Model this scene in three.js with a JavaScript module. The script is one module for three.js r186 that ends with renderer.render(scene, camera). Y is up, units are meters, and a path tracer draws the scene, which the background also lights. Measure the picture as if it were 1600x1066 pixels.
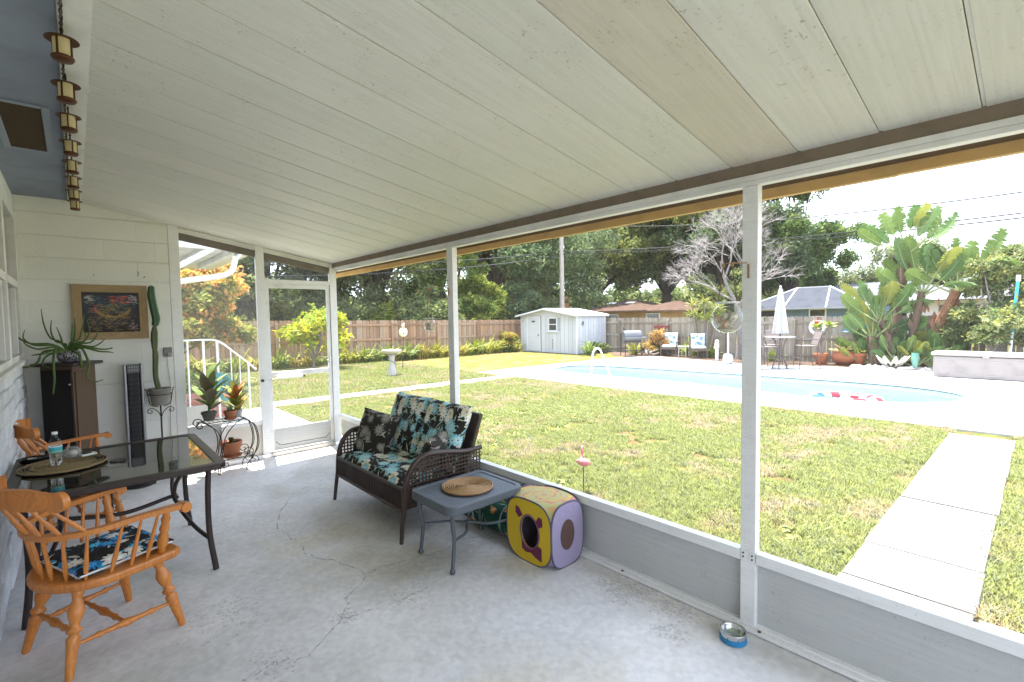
import * as THREE from 'three';
import { mergeGeometries } from 'three/addons/utils/BufferGeometryUtils.js';
import { RoundedBoxGeometry } from 'three/addons/geometries/RoundedBoxGeometry.js';

// ---------- camera, sky, sun, exposure ----------
const scene = new THREE.Scene();
const camera = new THREE.PerspectiveCamera(70.47, 1600 / 1066, 0.05, 400);
camera.rotation.order = 'YXZ';
const deg = Math.PI / 180;
camera.position.set(0, 1.625, 0);
camera.rotation.set(-2.743 * deg, -42.119 * deg, -0.942 * deg);

const renderer = new THREE.WebGLRenderer({ antialias: true });
renderer.setSize(1024, 682);
renderer.toneMapping = THREE.LinearToneMapping;
renderer.toneMappingExposure = 9.4;
renderer.shadowMap.enabled = true;
renderer.shadowMap.type = THREE.PCFSoftShadowMap;

let seed = 7;
function rnd() { seed = (seed + 0x6D2B79F5) | 0; let t = Math.imul(seed ^ (seed >>> 15), 1 | seed); t = (t + Math.imul(t ^ (t >>> 7), 61 | t)) ^ t; return ((t ^ (t >>> 14)) >>> 0) / 4294967296; }
const rr = (a, b) => a + (b - a) * rnd();
const reseed = (n) => { seed = n * 7919 + 13; };
const clamp = (x, a = 0, b = 1) => Math.min(b, Math.max(a, x));
const sstep = (a, b, x) => { const t = clamp((x - a) / (b - a)); return t * t * (3 - 2 * t); };
const hash2 = (x, y, s) => { let h = Math.imul(x, 374761393) + Math.imul(y, 668265263) + Math.imul(s, 1274126177); h = Math.imul(h ^ (h >>> 13), 1274126177); return ((h ^ (h >>> 16)) >>> 0) / 4294967296; };
function vnoise(x, y, p, s) {            // value noise that tiles with period p cells
  const xi = Math.floor(x), yi = Math.floor(y), fx = x - xi, fy = y - yi, u = fx * fx * (3 - 2 * fx), v = fy * fy * (3 - 2 * fy);
  const w = (n) => ((n % p) + p) % p, h = (a, b) => hash2(w(a), w(b), s);
  return (h(xi, yi) * (1 - u) + h(xi + 1, yi) * u) * (1 - v) + (h(xi, yi + 1) * (1 - u) + h(xi + 1, yi + 1) * u) * v;
}
function fbm(u, v, p, oct, s) { let a = 0, g = 0.5, t = 0; for (let k = 0; k < oct; k++) { a += g * vnoise(u * p, v * p, p, s + k); t += g; g *= 0.5; p *= 2; } return a / t; }

const sunDir = new THREE.Vector3(Math.sin(13 * deg) * Math.cos(77 * deg), Math.sin(77 * deg), -Math.cos(13 * deg) * Math.cos(77 * deg)).normalize();
{
  const w = 512, h = 256, d = new Float32Array(w * h * 4);
  for (let j = 0; j < h; j++) for (let i = 0; i < w; i++) {
    const el = ((j + 0.5) / h - 0.5) * Math.PI, az = ((i + 0.5) / w) * 2 * Math.PI - Math.PI;
    const dir = new THREE.Vector3(Math.cos(el) * Math.cos(az), Math.sin(el), Math.cos(el) * Math.sin(az));
    const up = clamp(dir.y), k = Math.pow(up, 0.55), near = Math.pow(clamp(dir.dot(sunDir)), 12);
    const c = sstep(0.5, 0.82, fbm(i / w, j / h, 6, 5, 3)) * sstep(0.04, 0.25, up) * 0.55;
    let r = 0.33 * (1 - k) + 0.23 * k, g = 0.36 * (1 - k) + 0.285 * k, b = 0.405 * (1 - k) + 0.41 * k;
    r += near * 0.1; g += near * 0.1; b += near * 0.09;
    r += (0.45 - r) * c; g += (0.455 - g) * c; b += (0.46 - b) * c;
    if (dir.y < 0) { r = 0.12; g = 0.12; b = 0.1; }
    d.set([r, g, b, 1], (j * w + i) * 4);
  }
  const sky = new THREE.DataTexture(d, w, h, THREE.RGBAFormat, THREE.FloatType);
  sky.mapping = THREE.EquirectangularReflectionMapping; sky.magFilter = THREE.LinearFilter; sky.minFilter = THREE.LinearFilter; sky.needsUpdate = true;
  scene.background = sky; scene.environment = sky;
}
const sun = new THREE.DirectionalLight(new THREE.Color(1, 0.955, 0.87), 2.5);
sun.position.copy(sunDir).multiplyScalar(60).add(new THREE.Vector3(9, 0, -8));
sun.target.position.set(9, 0, -8);
sun.castShadow = true; sun.shadow.mapSize.set(4096, 4096); sun.shadow.radius = 1;
Object.assign(sun.shadow.camera, { left: -32, right: 32, top: 32, bottom: -32, near: 1, far: 140 });
scene.add(sun, sun.target);

// ---------- helpers ----------
const V = (x, y, z) => new THREE.Vector3(x, y, z);
const taken = {};
function numbered(n) { const k = taken[n] = (taken[n] ?? -1) + 1; return k ? n + '_' + String(k).padStart(3, '0') : n; }
const shade = (m) => { m.castShadow = true; m.receiveShadow = true; return m; };
function thing(name, label, category, pos = [0, 0, 0], ry = 0, group) {
  const o = new THREE.Group(); o.name = numbered(name); o.position.set(...pos); o.rotation.y = ry; scene.add(o);
  o.userData = { label, category }; if (group) o.userData.group = group; return o;
}
function part(parent, name, geo, mat, label) { const m = shade(new THREE.Mesh(geo, mat)); m.name = name; if (label) m.userData.label = label; parent.add(m); return m; }
function solo(name, geo, mat, label, category, group, pos = [0, 0, 0], ry = 0) {
  const m = shade(new THREE.Mesh(geo, mat)); m.name = numbered(name); m.position.set(...pos); m.rotation.y = ry; m.userData = { label, category }; if (group) m.userData.group = group; scene.add(m); return m;
}
function struct(name, geo, mat, label) { const m = shade(new THREE.Mesh(geo, mat)); m.name = numbered(name); m.userData = { kind: 'structure' }; if (label) m.userData.label = label; scene.add(m); return m; }
function copyOf(o, label, pos, ry, group) { const c = o.clone(); c.name = numbered(o.name.replace(/_\d\d\d$/, '')); c.position.set(...pos); c.rotation.y = ry; c.userData = { ...o.userData, label }; if (group) c.userData.group = group; scene.add(c); return c; }

const E0 = new THREE.Euler(), Q0 = new THREE.Quaternion(), M0 = new THREE.Matrix4();
function put(g, x = 0, y = 0, z = 0, rx = 0, ry = 0, rz = 0, s = 1) {
  M0.compose(V(x, y, z), Q0.setFromEuler(E0.set(rx, ry, rz)), Array.isArray(s) ? V(...s) : V(s, s, s)); return g.applyMatrix4(M0);
}
function plain(g) { const n = g.index ? g.toNonIndexed() : g; for (const k of Object.keys(n.attributes)) if (!['position', 'normal', 'uv'].includes(k)) n.deleteAttribute(k); return n; }
const mg = (...gs) => { const l = gs.flat().map(plain); return l.length === 1 ? l[0] : mergeGeometries(l); };
function um(g, s = 1, ox = 0, oy = 0) {   // uv in metres, laid on by the way each face points in the object's own axes
  g = plain(g); const p = g.attributes.position, uv = new Float32Array(p.count * 2), a = V(), b = V(), c = V(), n = V();
  for (let i = 0; i < p.count; i += 3) {
    a.fromBufferAttribute(p, i); b.fromBufferAttribute(p, i + 1); c.fromBufferAttribute(p, i + 2);
    n.crossVectors(b.clone().sub(a), c.clone().sub(a)); const X = Math.abs(n.x), Y = Math.abs(n.y), Z = Math.abs(n.z);
    [a, b, c].forEach((q, k) => { const [u, v] = Y >= X && Y >= Z ? [q.x, q.z] : X >= Z ? [q.z, q.y] : [q.x, q.y]; uv[(i + k) * 2] = u * s + ox; uv[(i + k) * 2 + 1] = v * s + oy; });
  }
  g.setAttribute('uv', new THREE.BufferAttribute(uv, 2)); return g;
}
const bx = (w, h, d, x = 0, y = 0, z = 0, rx = 0, ry = 0, rz = 0) => put(new THREE.BoxGeometry(w, h, d), x, y, z, rx, ry, rz);
const b2 = (x0, x1, y0, y1, z0, z1) => bx(Math.abs(x1 - x0), Math.abs(y1 - y0), Math.abs(z1 - z0), (x0 + x1) / 2, (y0 + y1) / 2, (z0 + z1) / 2);
const rb = (w, h, d, r, x = 0, y = 0, z = 0, rx = 0, ry = 0, rz = 0, seg = 2) => put(new RoundedBoxGeometry(w, h, d, seg, Math.min(r, w / 2.01, h / 2.01, d / 2.01)), x, y, z, rx, ry, rz);
const r2 = (x0, x1, y0, y1, z0, z1, r = 0.004) => rb(Math.abs(x1 - x0), Math.abs(y1 - y0), Math.abs(z1 - z0), r, (x0 + x1) / 2, (y0 + y1) / 2, (z0 + z1) / 2, 0, 0, 0, 1);
const cy = (r1, r0, h, x = 0, y = 0, z = 0, seg = 16, rx = 0, ry = 0, rz = 0) => put(new THREE.CylinderGeometry(r1, r0, h, seg), x, y, z, rx, ry, rz);
const sp = (r, x = 0, y = 0, z = 0, s = 1, w = 14, h = 10) => put(new THREE.SphereGeometry(r, w, h), x, y, z, 0, 0, 0, s);
const la = (pts, seg = 20) => new THREE.LatheGeometry(pts.map((p) => new THREE.Vector2(p[0], p[1])), seg);
function along(g, a, b) { const d = b.clone().sub(a), q = new THREE.Quaternion().setFromUnitVectors(V(0, 1, 0), d.clone().normalize()); return g.applyMatrix4(new THREE.Matrix4().compose(a, q, V(1, 1, 1))); }
function rod(a, b, r0, r1 = r0, seg = 8) { const L = a.distanceTo(b), g = new THREE.CylinderGeometry(r1, r0, L, seg); g.translate(0, L / 2, 0); return along(g, a, b); }
function bar(a, b, w, h) { const L = a.distanceTo(b), g = new THREE.BoxGeometry(w, h, L); g.translate(0, 0, L / 2); const m = new THREE.Matrix4().lookAt(b, a, Math.abs(b.y - a.y) > 0.99 * L ? V(1, 0, 0) : V(0, 1, 0)).setPosition(a); return g.applyMatrix4(m); }
const curve = (pts, closed = false, t = 0.5) => new THREE.CatmullRomCurve3(pts.map((p) => p.isVector3 ? p : V(...p)), closed, 'catmullrom', t);
const tb = (pts, r, seg = 16, rad = 6, closed = false) => new THREE.TubeGeometry(curve(pts, closed), seg, r, rad, closed);
function limb(pts, radii, seg = 8, rad = 6) {   // a tube whose radius changes along its length
  const c = curve(pts), fr = c.computeFrenetFrames(seg, false), P = [], I = [];
  for (let i = 0; i <= seg; i++) {
    const t = i / seg, p = c.getPoint(t), k = t * (radii.length - 1), a = Math.floor(Math.min(k, radii.length - 1.001)), R = radii.length === 1 ? radii[0] : radii[a] + (radii[a + 1] - radii[a]) * (k - a);
    for (let j = 0; j <= rad; j++) { const th = j / rad * Math.PI * 2, q = p.clone().addScaledVector(fr.normals[i], Math.cos(th) * R).addScaledVector(fr.binormals[i], Math.sin(th) * R); P.push(q.x, q.y, q.z); }
  }
  for (let i = 0; i < seg; i++) for (let j = 0; j < rad; j++) { const a = i * (rad + 1) + j, b = a + rad + 1; I.push(a, a + 1, b, b, a + 1, b + 1); }
  const g = new THREE.BufferGeometry(); g.setAttribute('position', new THREE.Float32BufferAttribute(P, 3)); g.setAttribute('uv', new THREE.Float32BufferAttribute(new Float32Array(P.length / 3 * 2), 2)); g.setIndex(I); g.computeVertexNormals(); return g;
}
function ex(pts, depth, bevel = 0, holes = []) {   // outline in x,y pushed out along z, centred on z
  const s = new THREE.Shape(pts.map((p) => new THREE.Vector2(p[0], p[1]))); for (const h of holes) s.holes.push(new THREE.Path(h.map((p) => new THREE.Vector2(p[0], p[1]))));
  const g = new THREE.ExtrudeGeometry(s, { depth: depth - 2 * bevel, bevelEnabled: bevel > 0, bevelSize: bevel, bevelThickness: bevel, bevelSegments: 2, curveSegments: 10 }); g.translate(0, 0, -(depth - 2 * bevel) / 2); return g;
}
const ring = (n, rx, ry = rx, cx = 0, cyy = 0, a0 = 0) => Array.from({ length: n }, (_, i) => [cx + rx * Math.cos(a0 + i / n * 2 * Math.PI), cyy + ry * Math.sin(a0 + i / n * 2 * Math.PI)]);
function flat(pts, y = 0, th = 0.02) { return ex(pts.map((p) => [p[0], -p[1]]), th).rotateX(-Math.PI / 2).translate(0, y - th / 2, 0); }   // outline in x,z as a slab whose top is at y

// ---------- textures and materials ----------
function dtex(n, fn, m = n) {
  const d = new Uint8Array(n * m * 4);
  for (let j = 0; j < m; j++) for (let i = 0; i < n; i++) { const c = fn(i / n, j / m, i, j), o = (j * n + i) * 4; if (typeof c === 'number') d[o] = d[o + 1] = d[o + 2] = clamp(c) * 255; else { d[o] = clamp(c[0]) * 255; d[o + 1] = clamp(c[1]) * 255; d[o + 2] = clamp(c[2]) * 255; } d[o + 3] = 255; }
  const t = new THREE.DataTexture(d, n, m); t.wrapS = t.wrapT = THREE.RepeatWrapping; t.magFilter = THREE.LinearFilter; t.minFilter = THREE.LinearMipmapLinearFilter; t.generateMipmaps = true; t.needsUpdate = true; return t;
}
const srgb = (t) => { t.colorSpace = THREE.SRGBColorSpace; return t; };
const rep = (t, x, y = x) => { const c = t.clone(); c.repeat.set(x, y); c.needsUpdate = true; return c; };
function ctex(w, h, draw) { const c = document.createElement('canvas'); c.width = w; c.height = h; draw(c.getContext('2d'), w, h); const t = new THREE.CanvasTexture(c); t.wrapS = t.wrapT = THREE.RepeatWrapping; t.colorSpace = THREE.SRGBColorSpace; return t; }
const col = (c) => Array.isArray(c) ? new THREE.Color().setRGB(...c) : new THREE.Color(c);
function mat(c, rough = 0.7, o = {}) { const { phys, ...r } = o; return new (phys ? THREE.MeshPhysicalMaterial : THREE.MeshStandardMaterial)({ color: col(c), roughness: rough, metalness: 0, ...r }); }

const T = {};
T.grime = dtex(512, (u, v) => { const a = fbm(u, v, 5, 6, 11), b = fbm(u, v, 40, 3, 31), sp_ = hash2(Math.floor(u * 512), Math.floor(v * 512), 9); return 0.84 + 0.16 * sstep(0.25, 0.6, a) - 0.07 * b - (sp_ > 0.9985 ? 0.3 : 0); });
T.soft = dtex(256, (u, v) => 0.955 + 0.045 * fbm(u, v, 5, 5, 12) - (hash2(Math.floor(u * 256), Math.floor(v * 256), 19) > 0.9992 ? 0.25 : 0));
T.fine = dtex(256, (u, v) => 0.5 * fbm(u, v, 24, 4, 5) + 0.5 * hash2(Math.floor(u * 256), Math.floor(v * 256), 2));
T.wood = dtex(512, (u, v) => { const w = fbm(u, v, 4, 3, 21), g = vnoise(u * 90 + w * 14, v * 5, 90, 4), f = vnoise(u * 200, v * 14, 200, 6); return 0.6 + 0.28 * g + 0.12 * f; });
T.woodx = dtex(512, (u, v) => { const w = fbm(u, v, 4, 3, 22), g = vnoise(u * 5, v * 70 + w * 12, 70, 14), f = vnoise(u * 14, v * 180, 180, 16); return 0.6 + 0.28 * g + 0.12 * f; });
T.maple = dtex(512, (u, v) => { const w = fbm(u, v, 4, 3, 25), g = vnoise(u * 46 + w * 16, v * 3, 46, 26), f = vnoise(u * 150, v * 9, 150, 27), k = fbm(u, v, 5, 3, 28); return [0.6 + 0.26 * g + 0.14 * k, 0.52 + 0.32 * g + 0.16 * k - 0.05 * f, 0.45 + 0.4 * g + 0.1 * k]; });
T.bark = dtex(256, (u, v) => { const w = fbm(u, v, 6, 3, 41); return 0.4 + 0.6 * vnoise(u * 26 + w * 7, v * 8 + w * 3, 52, 42) * (0.6 + 0.4 * fbm(u, v, 20, 2, 43)); });
T.conc = dtex(512, (u, v) => 0.78 + 0.16 * fbm(u, v, 6, 5, 51) + 0.1 * (hash2(Math.floor(u * 512), Math.floor(v * 512), 52) - 0.5) + (hash2(Math.floor(u * 256), Math.floor(v * 256), 53) > 0.985 ? -0.2 : 0));
T.weather = dtex(512, (u, v) => { const w = fbm(u, v, 5, 4, 61), g = vnoise(u * 60 + w * 6, v * 4, 60, 62), s = fbm(u, v, 8, 4, 63); return [0.55 + 0.3 * g + 0.15 * s, 0.55 + 0.28 * g + 0.15 * s, 0.56 + 0.26 * g + 0.14 * s]; });
T.leaf = dtex(64, (u, v) => 0.75 + 0.25 * fbm(u, v, 6, 3, 71));
const M = {
  white: mat([0.8, 0.8, 0.79], 0.42, { map: rep(T.grime, 1.3), bumpMap: rep(T.fine, 2), bumpScale: 0.0004 }),
  whiteIn: mat([0.8, 0.79, 0.75], 0.5, { map: rep(T.grime, 0.9) }),
  iron: mat([0.018, 0.016, 0.015], 0.5, { metalness: 0.3 }),
  black: mat([0.012, 0.012, 0.013], 0.55),
  steel: mat([0.6, 0.6, 0.6], 0.25, { metalness: 1 }),
  alu: mat([0.62, 0.63, 0.65], 0.35, { metalness: 0.9 }),
  terra: mat([0.42, 0.15, 0.07], 0.85, { map: rep(T.conc, 3), bumpMap: rep(T.fine, 6), bumpScale: 0.001 }),
  soil: mat([0.035, 0.024, 0.016], 1, { bumpMap: rep(T.fine, 8), bumpScale: 0.01 }),
  glass: mat([0.95, 0.97, 0.96], 0.03, { phys: 1, transmission: 1, thickness: 0, ior: 1.45 }),
  rust: mat([0.12, 0.045, 0.02], 0.85),
};
// ---------- patio floor ----------
{
  const cracks = [[[1.81, -4.92], [1.5, -4.79], [1.38, -4.61], [1.25, -4.39], [1.11, -4.06], [1.13, -3.8], [1.15, -3.57], [1.13, -3.46], [1.2, -3.25], [1.27, -3.1], [1.32, -2.89]],
    [[1.32, -2.89], [1.43, -2.9], [1.57, -2.87], [1.75, -2.82], [1.88, -2.81], [2.05, -2.83], [2.2, -2.8]],
    [[1.32, -2.89], [1.23, -2.79], [1.11, -2.73], [1.09, -2.65], [1.02, -2.57], [1.0, -2.53]],
    [[1.0, -2.53], [1.1, -2.51], [1.23, -2.49], [1.38, -2.47], [1.52, -2.48]],
    [[1.0, -2.53], [0.91, -2.47], [0.81, -2.4], [0.77, -2.37], [0.69, -2.4], [0.62, -2.43], [0.55, -2.42], [0.48, -2.41], [0.3, -2.3]]];
  const W = 1024, H = 2048, x0 = -0.6, z0 = -6.4, sx = 3.2, sz = 8, mask = new Float32Array(W * H);
  const stamp = (x, z, r, a) => { const ci = (x - x0) / sx * W, cj = (z - z0) / sz * H; for (let j = Math.floor(cj - r - 1); j <= cj + r + 1; j++) for (let i = Math.floor(ci - r - 1); i <= ci + r + 1; i++) { if (i < 0 || j < 0 || i >= W || j >= H) continue; const d = Math.hypot(i - ci, (j - cj) * 1.25), k = a * clamp(r + 0.6 - d); if (k > mask[j * W + i]) mask[j * W + i] = k; } };
  reseed(3);
  cracks.forEach((c, n) => { for (let s = 0; s < c.length - 1; s++) { const [ax, az] = c[s], [bx_, bz] = c[s + 1], L = Math.hypot(bx_ - ax, bz - az), m = Math.ceil(L / 0.0025); for (let k = 0; k < m; k++) { const t = k / m, w = (vnoise((s + t) * 5, n * 7, 99, 77) - 0.5) * 0.03 + (vnoise((s + t) * 26, n * 7, 199, 78) - 0.5) * 0.007; const th = vnoise((s + t) * 6, n, 99, 79); stamp(ax + (bx_ - ax) * t + w, az + (bz - az) * t - w, 0.35 + 0.6 * th * th, 0.14 + 0.34 * th); } } });
  for (const [x, z, n, rad] of [[1.02, -2.53, 150, 0.09], [0.62, -2.43, 120, 0.14], [2.36, -1.65, 500, 0.2], [2.4, -1.35, 300, 0.14], [2.2, -1.25, 160, 0.1], [2.2, -2.75, 60, 0.06], [0.55, -3.0, 240, 0.25], [1.4, -2.5, 120, 0.18], [0.9, -4.4, 150, 0.3]])
    for (let k = 0; k < n; k++) { const a = rr(0, 6.28), r = rad * Math.sqrt(rnd()) * rr(0.4, 1.1); stamp(x + Math.cos(a) * r, z + Math.sin(a) * r * 1.2, rr(0.5, 2.2), rr(0.04, 0.16)); }
  const map = dtex(W, (u, v, i, j) => {
    const jj = H - 1 - j, a = fbm(u * 0.4, v, 7, 6, 81), b = fbm(u * 0.4, v, 24, 4, 82), c = fbm(u * 0.8, v * 2, 160, 2, 83), m = mask[jj * W + i];
    const dirt = 0.9 * sstep(0.52, 0.74, fbm(u * 0.4 + 0.3, v, 11, 5, 84)), rustb = sstep(0.6, 0.78, fbm(u * 0.4, v + 0.4, 9, 5, 85));
    const k = (0.86 + 0.09 * sstep(0.3, 0.65, a) + 0.08 * (b - 0.5) + 0.1 * (c - 0.5) - 0.09 * dirt) * (1 - m);
    return [k * (1 - 0.02 * rustb), k * (0.995 - 0.035 * rustb), k * (0.99 - 0.08 * rustb - 0.03 * dirt)];
  }, H);
  srgb(map); map.wrapS = map.wrapT = THREE.ClampToEdgeWrapping;
  const g = plain(b2(-0.6, 2.6, -0.3, 0, -6.4, 1.6)), p = g.attributes.position, uv = g.attributes.uv;
  for (let i = 0; i < p.count; i++) uv.setXY(i, (p.getX(i) - x0) / sx, 1 - (p.getZ(i) - z0) / sz);
  struct('patio_floor', g, mat([0.85, 0.84, 0.83], 0.72, { map, bumpMap: map, bumpScale: 0.003 }));
}

// ---------- end wall of painted blocks ----------
M.block = [0, 1, 2].map((k) => mat([[0.8, 0.805, 0.75], [0.79, 0.795, 0.74], [0.82, 0.82, 0.77]][k], 0.7, { map: rep(T.soft, 0.9 + 0.2 * k), bumpMap: rep(T.fine, 3.5), bumpScale: 0.002 }));
{
  const w = thing('block_wall', 'painted white block wall with the framed picture hanging on it', 'wall');
  reseed(5);
  part(w, 'mortar', um(b2(-0.6, 0.764, -0.1, 2.86, -6.42, -6.23)), M.block[1]);
  for (let k = -1; k < 14; k++) {
    const top = 2.66 - 0.2032 * k + (k === -1 ? 0 : 0), y1 = top - 0.0045, y0 = Math.max(0.001, top - 0.2032 + 0.0045); if (y1 < 0.02) continue;
    for (let x = -0.37 - (k & 1 ? 0.2 : 0.35); x < 0.76; x += 0.4064) {
      const a = Math.max(-0.42, x + 0.0004), b = Math.min(0.764, x + 0.4064 - 0.0004); if (b - a < 0.03) continue;
      part(w, 'block', um(b2(a, b, y0, y1, -6.3, -6.218 + rr(-0.0006, 0.0006))), M.block[Math.floor(rr(0, 3))]);
    }
  }
}
// ---------- house wall with windows, on the left ----------
M.slump = [0, 1, 2].map((k) => mat([[0.72, 0.74, 0.76], [0.68, 0.7, 0.73], [0.75, 0.77, 0.78]][k], 0.8, { map: rep(T.grime, 1.1), bumpMap: rep(T.fine, 2), bumpScale: 0.004 }));
M.pane = mat([0.05, 0.055, 0.055], 0.04, { phys: 1, clearcoat: 1, clearcoatRoughness: 0.02 });
{
  const w = thing('house_wall', 'painted house wall with tall windows above rough white blockwork', 'wall');
  reseed(6);
  const X = -0.364;
  part(w, 'wall_core', um(b2(-0.6, X - 0.02, -0.1, 1.3, -6.21, 1.6)), M.slump[1]);
  part(w, 'upper_wall', um(mg(b2(-0.6, X, 2.62, 2.86, -6.21, 1.6), b2(-0.6, X, 1.3, 2.62, -6.21, -6.09), b2(-0.6, X, 1.3, 2.62, -3.0, 1.6))), M.block[0]);
  for (let k = 0; k < 13; k++) for (let z = -6.21 + (k & 1 ? -0.2 : 0); z < -2.2; z += 0.4) {
    const a = Math.max(-6.208, z + 0.004), b = z + 0.396; if (b - a < 0.05) continue;
    part(w, 'block', um(rb(0.08, 0.094, b - a, 0.016, X - 0.03 + rr(-0.006, 0.008), 0.05 + k * 0.1, (a + b) / 2, 0, rr(-0.02, 0.02), rr(-0.05, 0.05), 2)), M.slump[Math.floor(rr(0, 3))]);
  }
  for (const [z0, z1] of [[-6.09, -5.05], [-5.05, -4.05], [-4.05, -3.0]]) {
    const win = part(w, 'window', um(mg(r2(X - 0.06, X + 0.015, 1.335, 2.62, z0, z0 + 0.05), r2(X - 0.06, X + 0.015, 1.335, 2.62, z1 - 0.05, z1), r2(X - 0.06, X + 0.012, 2.56, 2.618, z0 + 0.05, z1 - 0.05), r2(X - 0.06, X + 0.014, 1.95, 2.01, z0 + 0.05, z1 - 0.05), r2(X - 0.06, X + 0.012, 1.336, 1.385, z0 + 0.05, z1 - 0.05))), M.whiteIn);
    part(win, 'pane', b2(X - 0.04, X - 0.034, 2.01, 2.56, z0 + 0.05, z1 - 0.05), M.pane);
    part(win, 'pane', b2(X - 0.03, X - 0.024, 1.385, 1.95, z0 + 0.05, z1 - 0.05), M.pane);
    part(win, 'sash_bar', um(r2(X - 0.028, X + 0.004, 1.385, 1.95, z0 + 0.22, z0 + 0.25)), M.whiteIn);
    part(win, 'sill', um(r2(X - 0.07, X + 0.04, 1.3, 1.334, z0, z1 - 0.002)), M.whiteIn);
  }
}
solo('wall_box', um(mg(rb(0.07, 0.16, 0.1, 0.012, -0.31, 0.46, -5.82), rod(V(-0.32, 0.38, -5.82), V(-0.32, 0.02, -5.82), 0.011), rb(0.03, 0.12, 0.06, 0.01, -0.265, 0.46, -5.82))), M.whiteIn, 'small white utility box low on the house wall in the corner', 'utility box');

// ---------- house soffit, ledger, vent ----------
{
  const s = thing('house_soffit', 'grey-blue painted flat soffit of the house over the windows', 'soffit');
  part(s, 'board', um(b2(-0.5, 0.0, 2.8, 2.86, -6.215, 1.6)), mat([0.26, 0.30, 0.38], 0.75, { map: rep(T.grime, 0.8), bumpMap: rep(T.fine, 3), bumpScale: 0.002 }));
  part(s, 'ledger', um(mg(b2(0.002, 0.1, 2.785, 2.86, -6.215, -4.5), b2(0.002, 0.1, 2.7845, 2.86, -4.494, 1.6))), M.whiteIn);
  const vent = part(s, 'vent', um(mg(r2(-0.29, -0.255, 2.789, 2.8, -4.58, -3.63), r2(-0.085, -0.05, 2.789, 2.8, -4.58, -3.63), r2(-0.255, -0.085, 2.789, 2.8, -4.58, -4.545), r2(-0.255, -0.085, 2.789, 2.8, -3.665, -3.63))), mat([0.27, 0.31, 0.38], 0.7), 'brown soffit vent in a grey-blue frame');
  part(vent, 'grille', um(b2(-0.255, -0.085, 2.795, 2.7995, -4.545, -3.665)), mat([0.115, 0.062, 0.02], 0.9, { map: rep(T.fine, 9), bumpMap: rep(T.fine, 12), bumpScale: 0.004 }));
}

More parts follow.
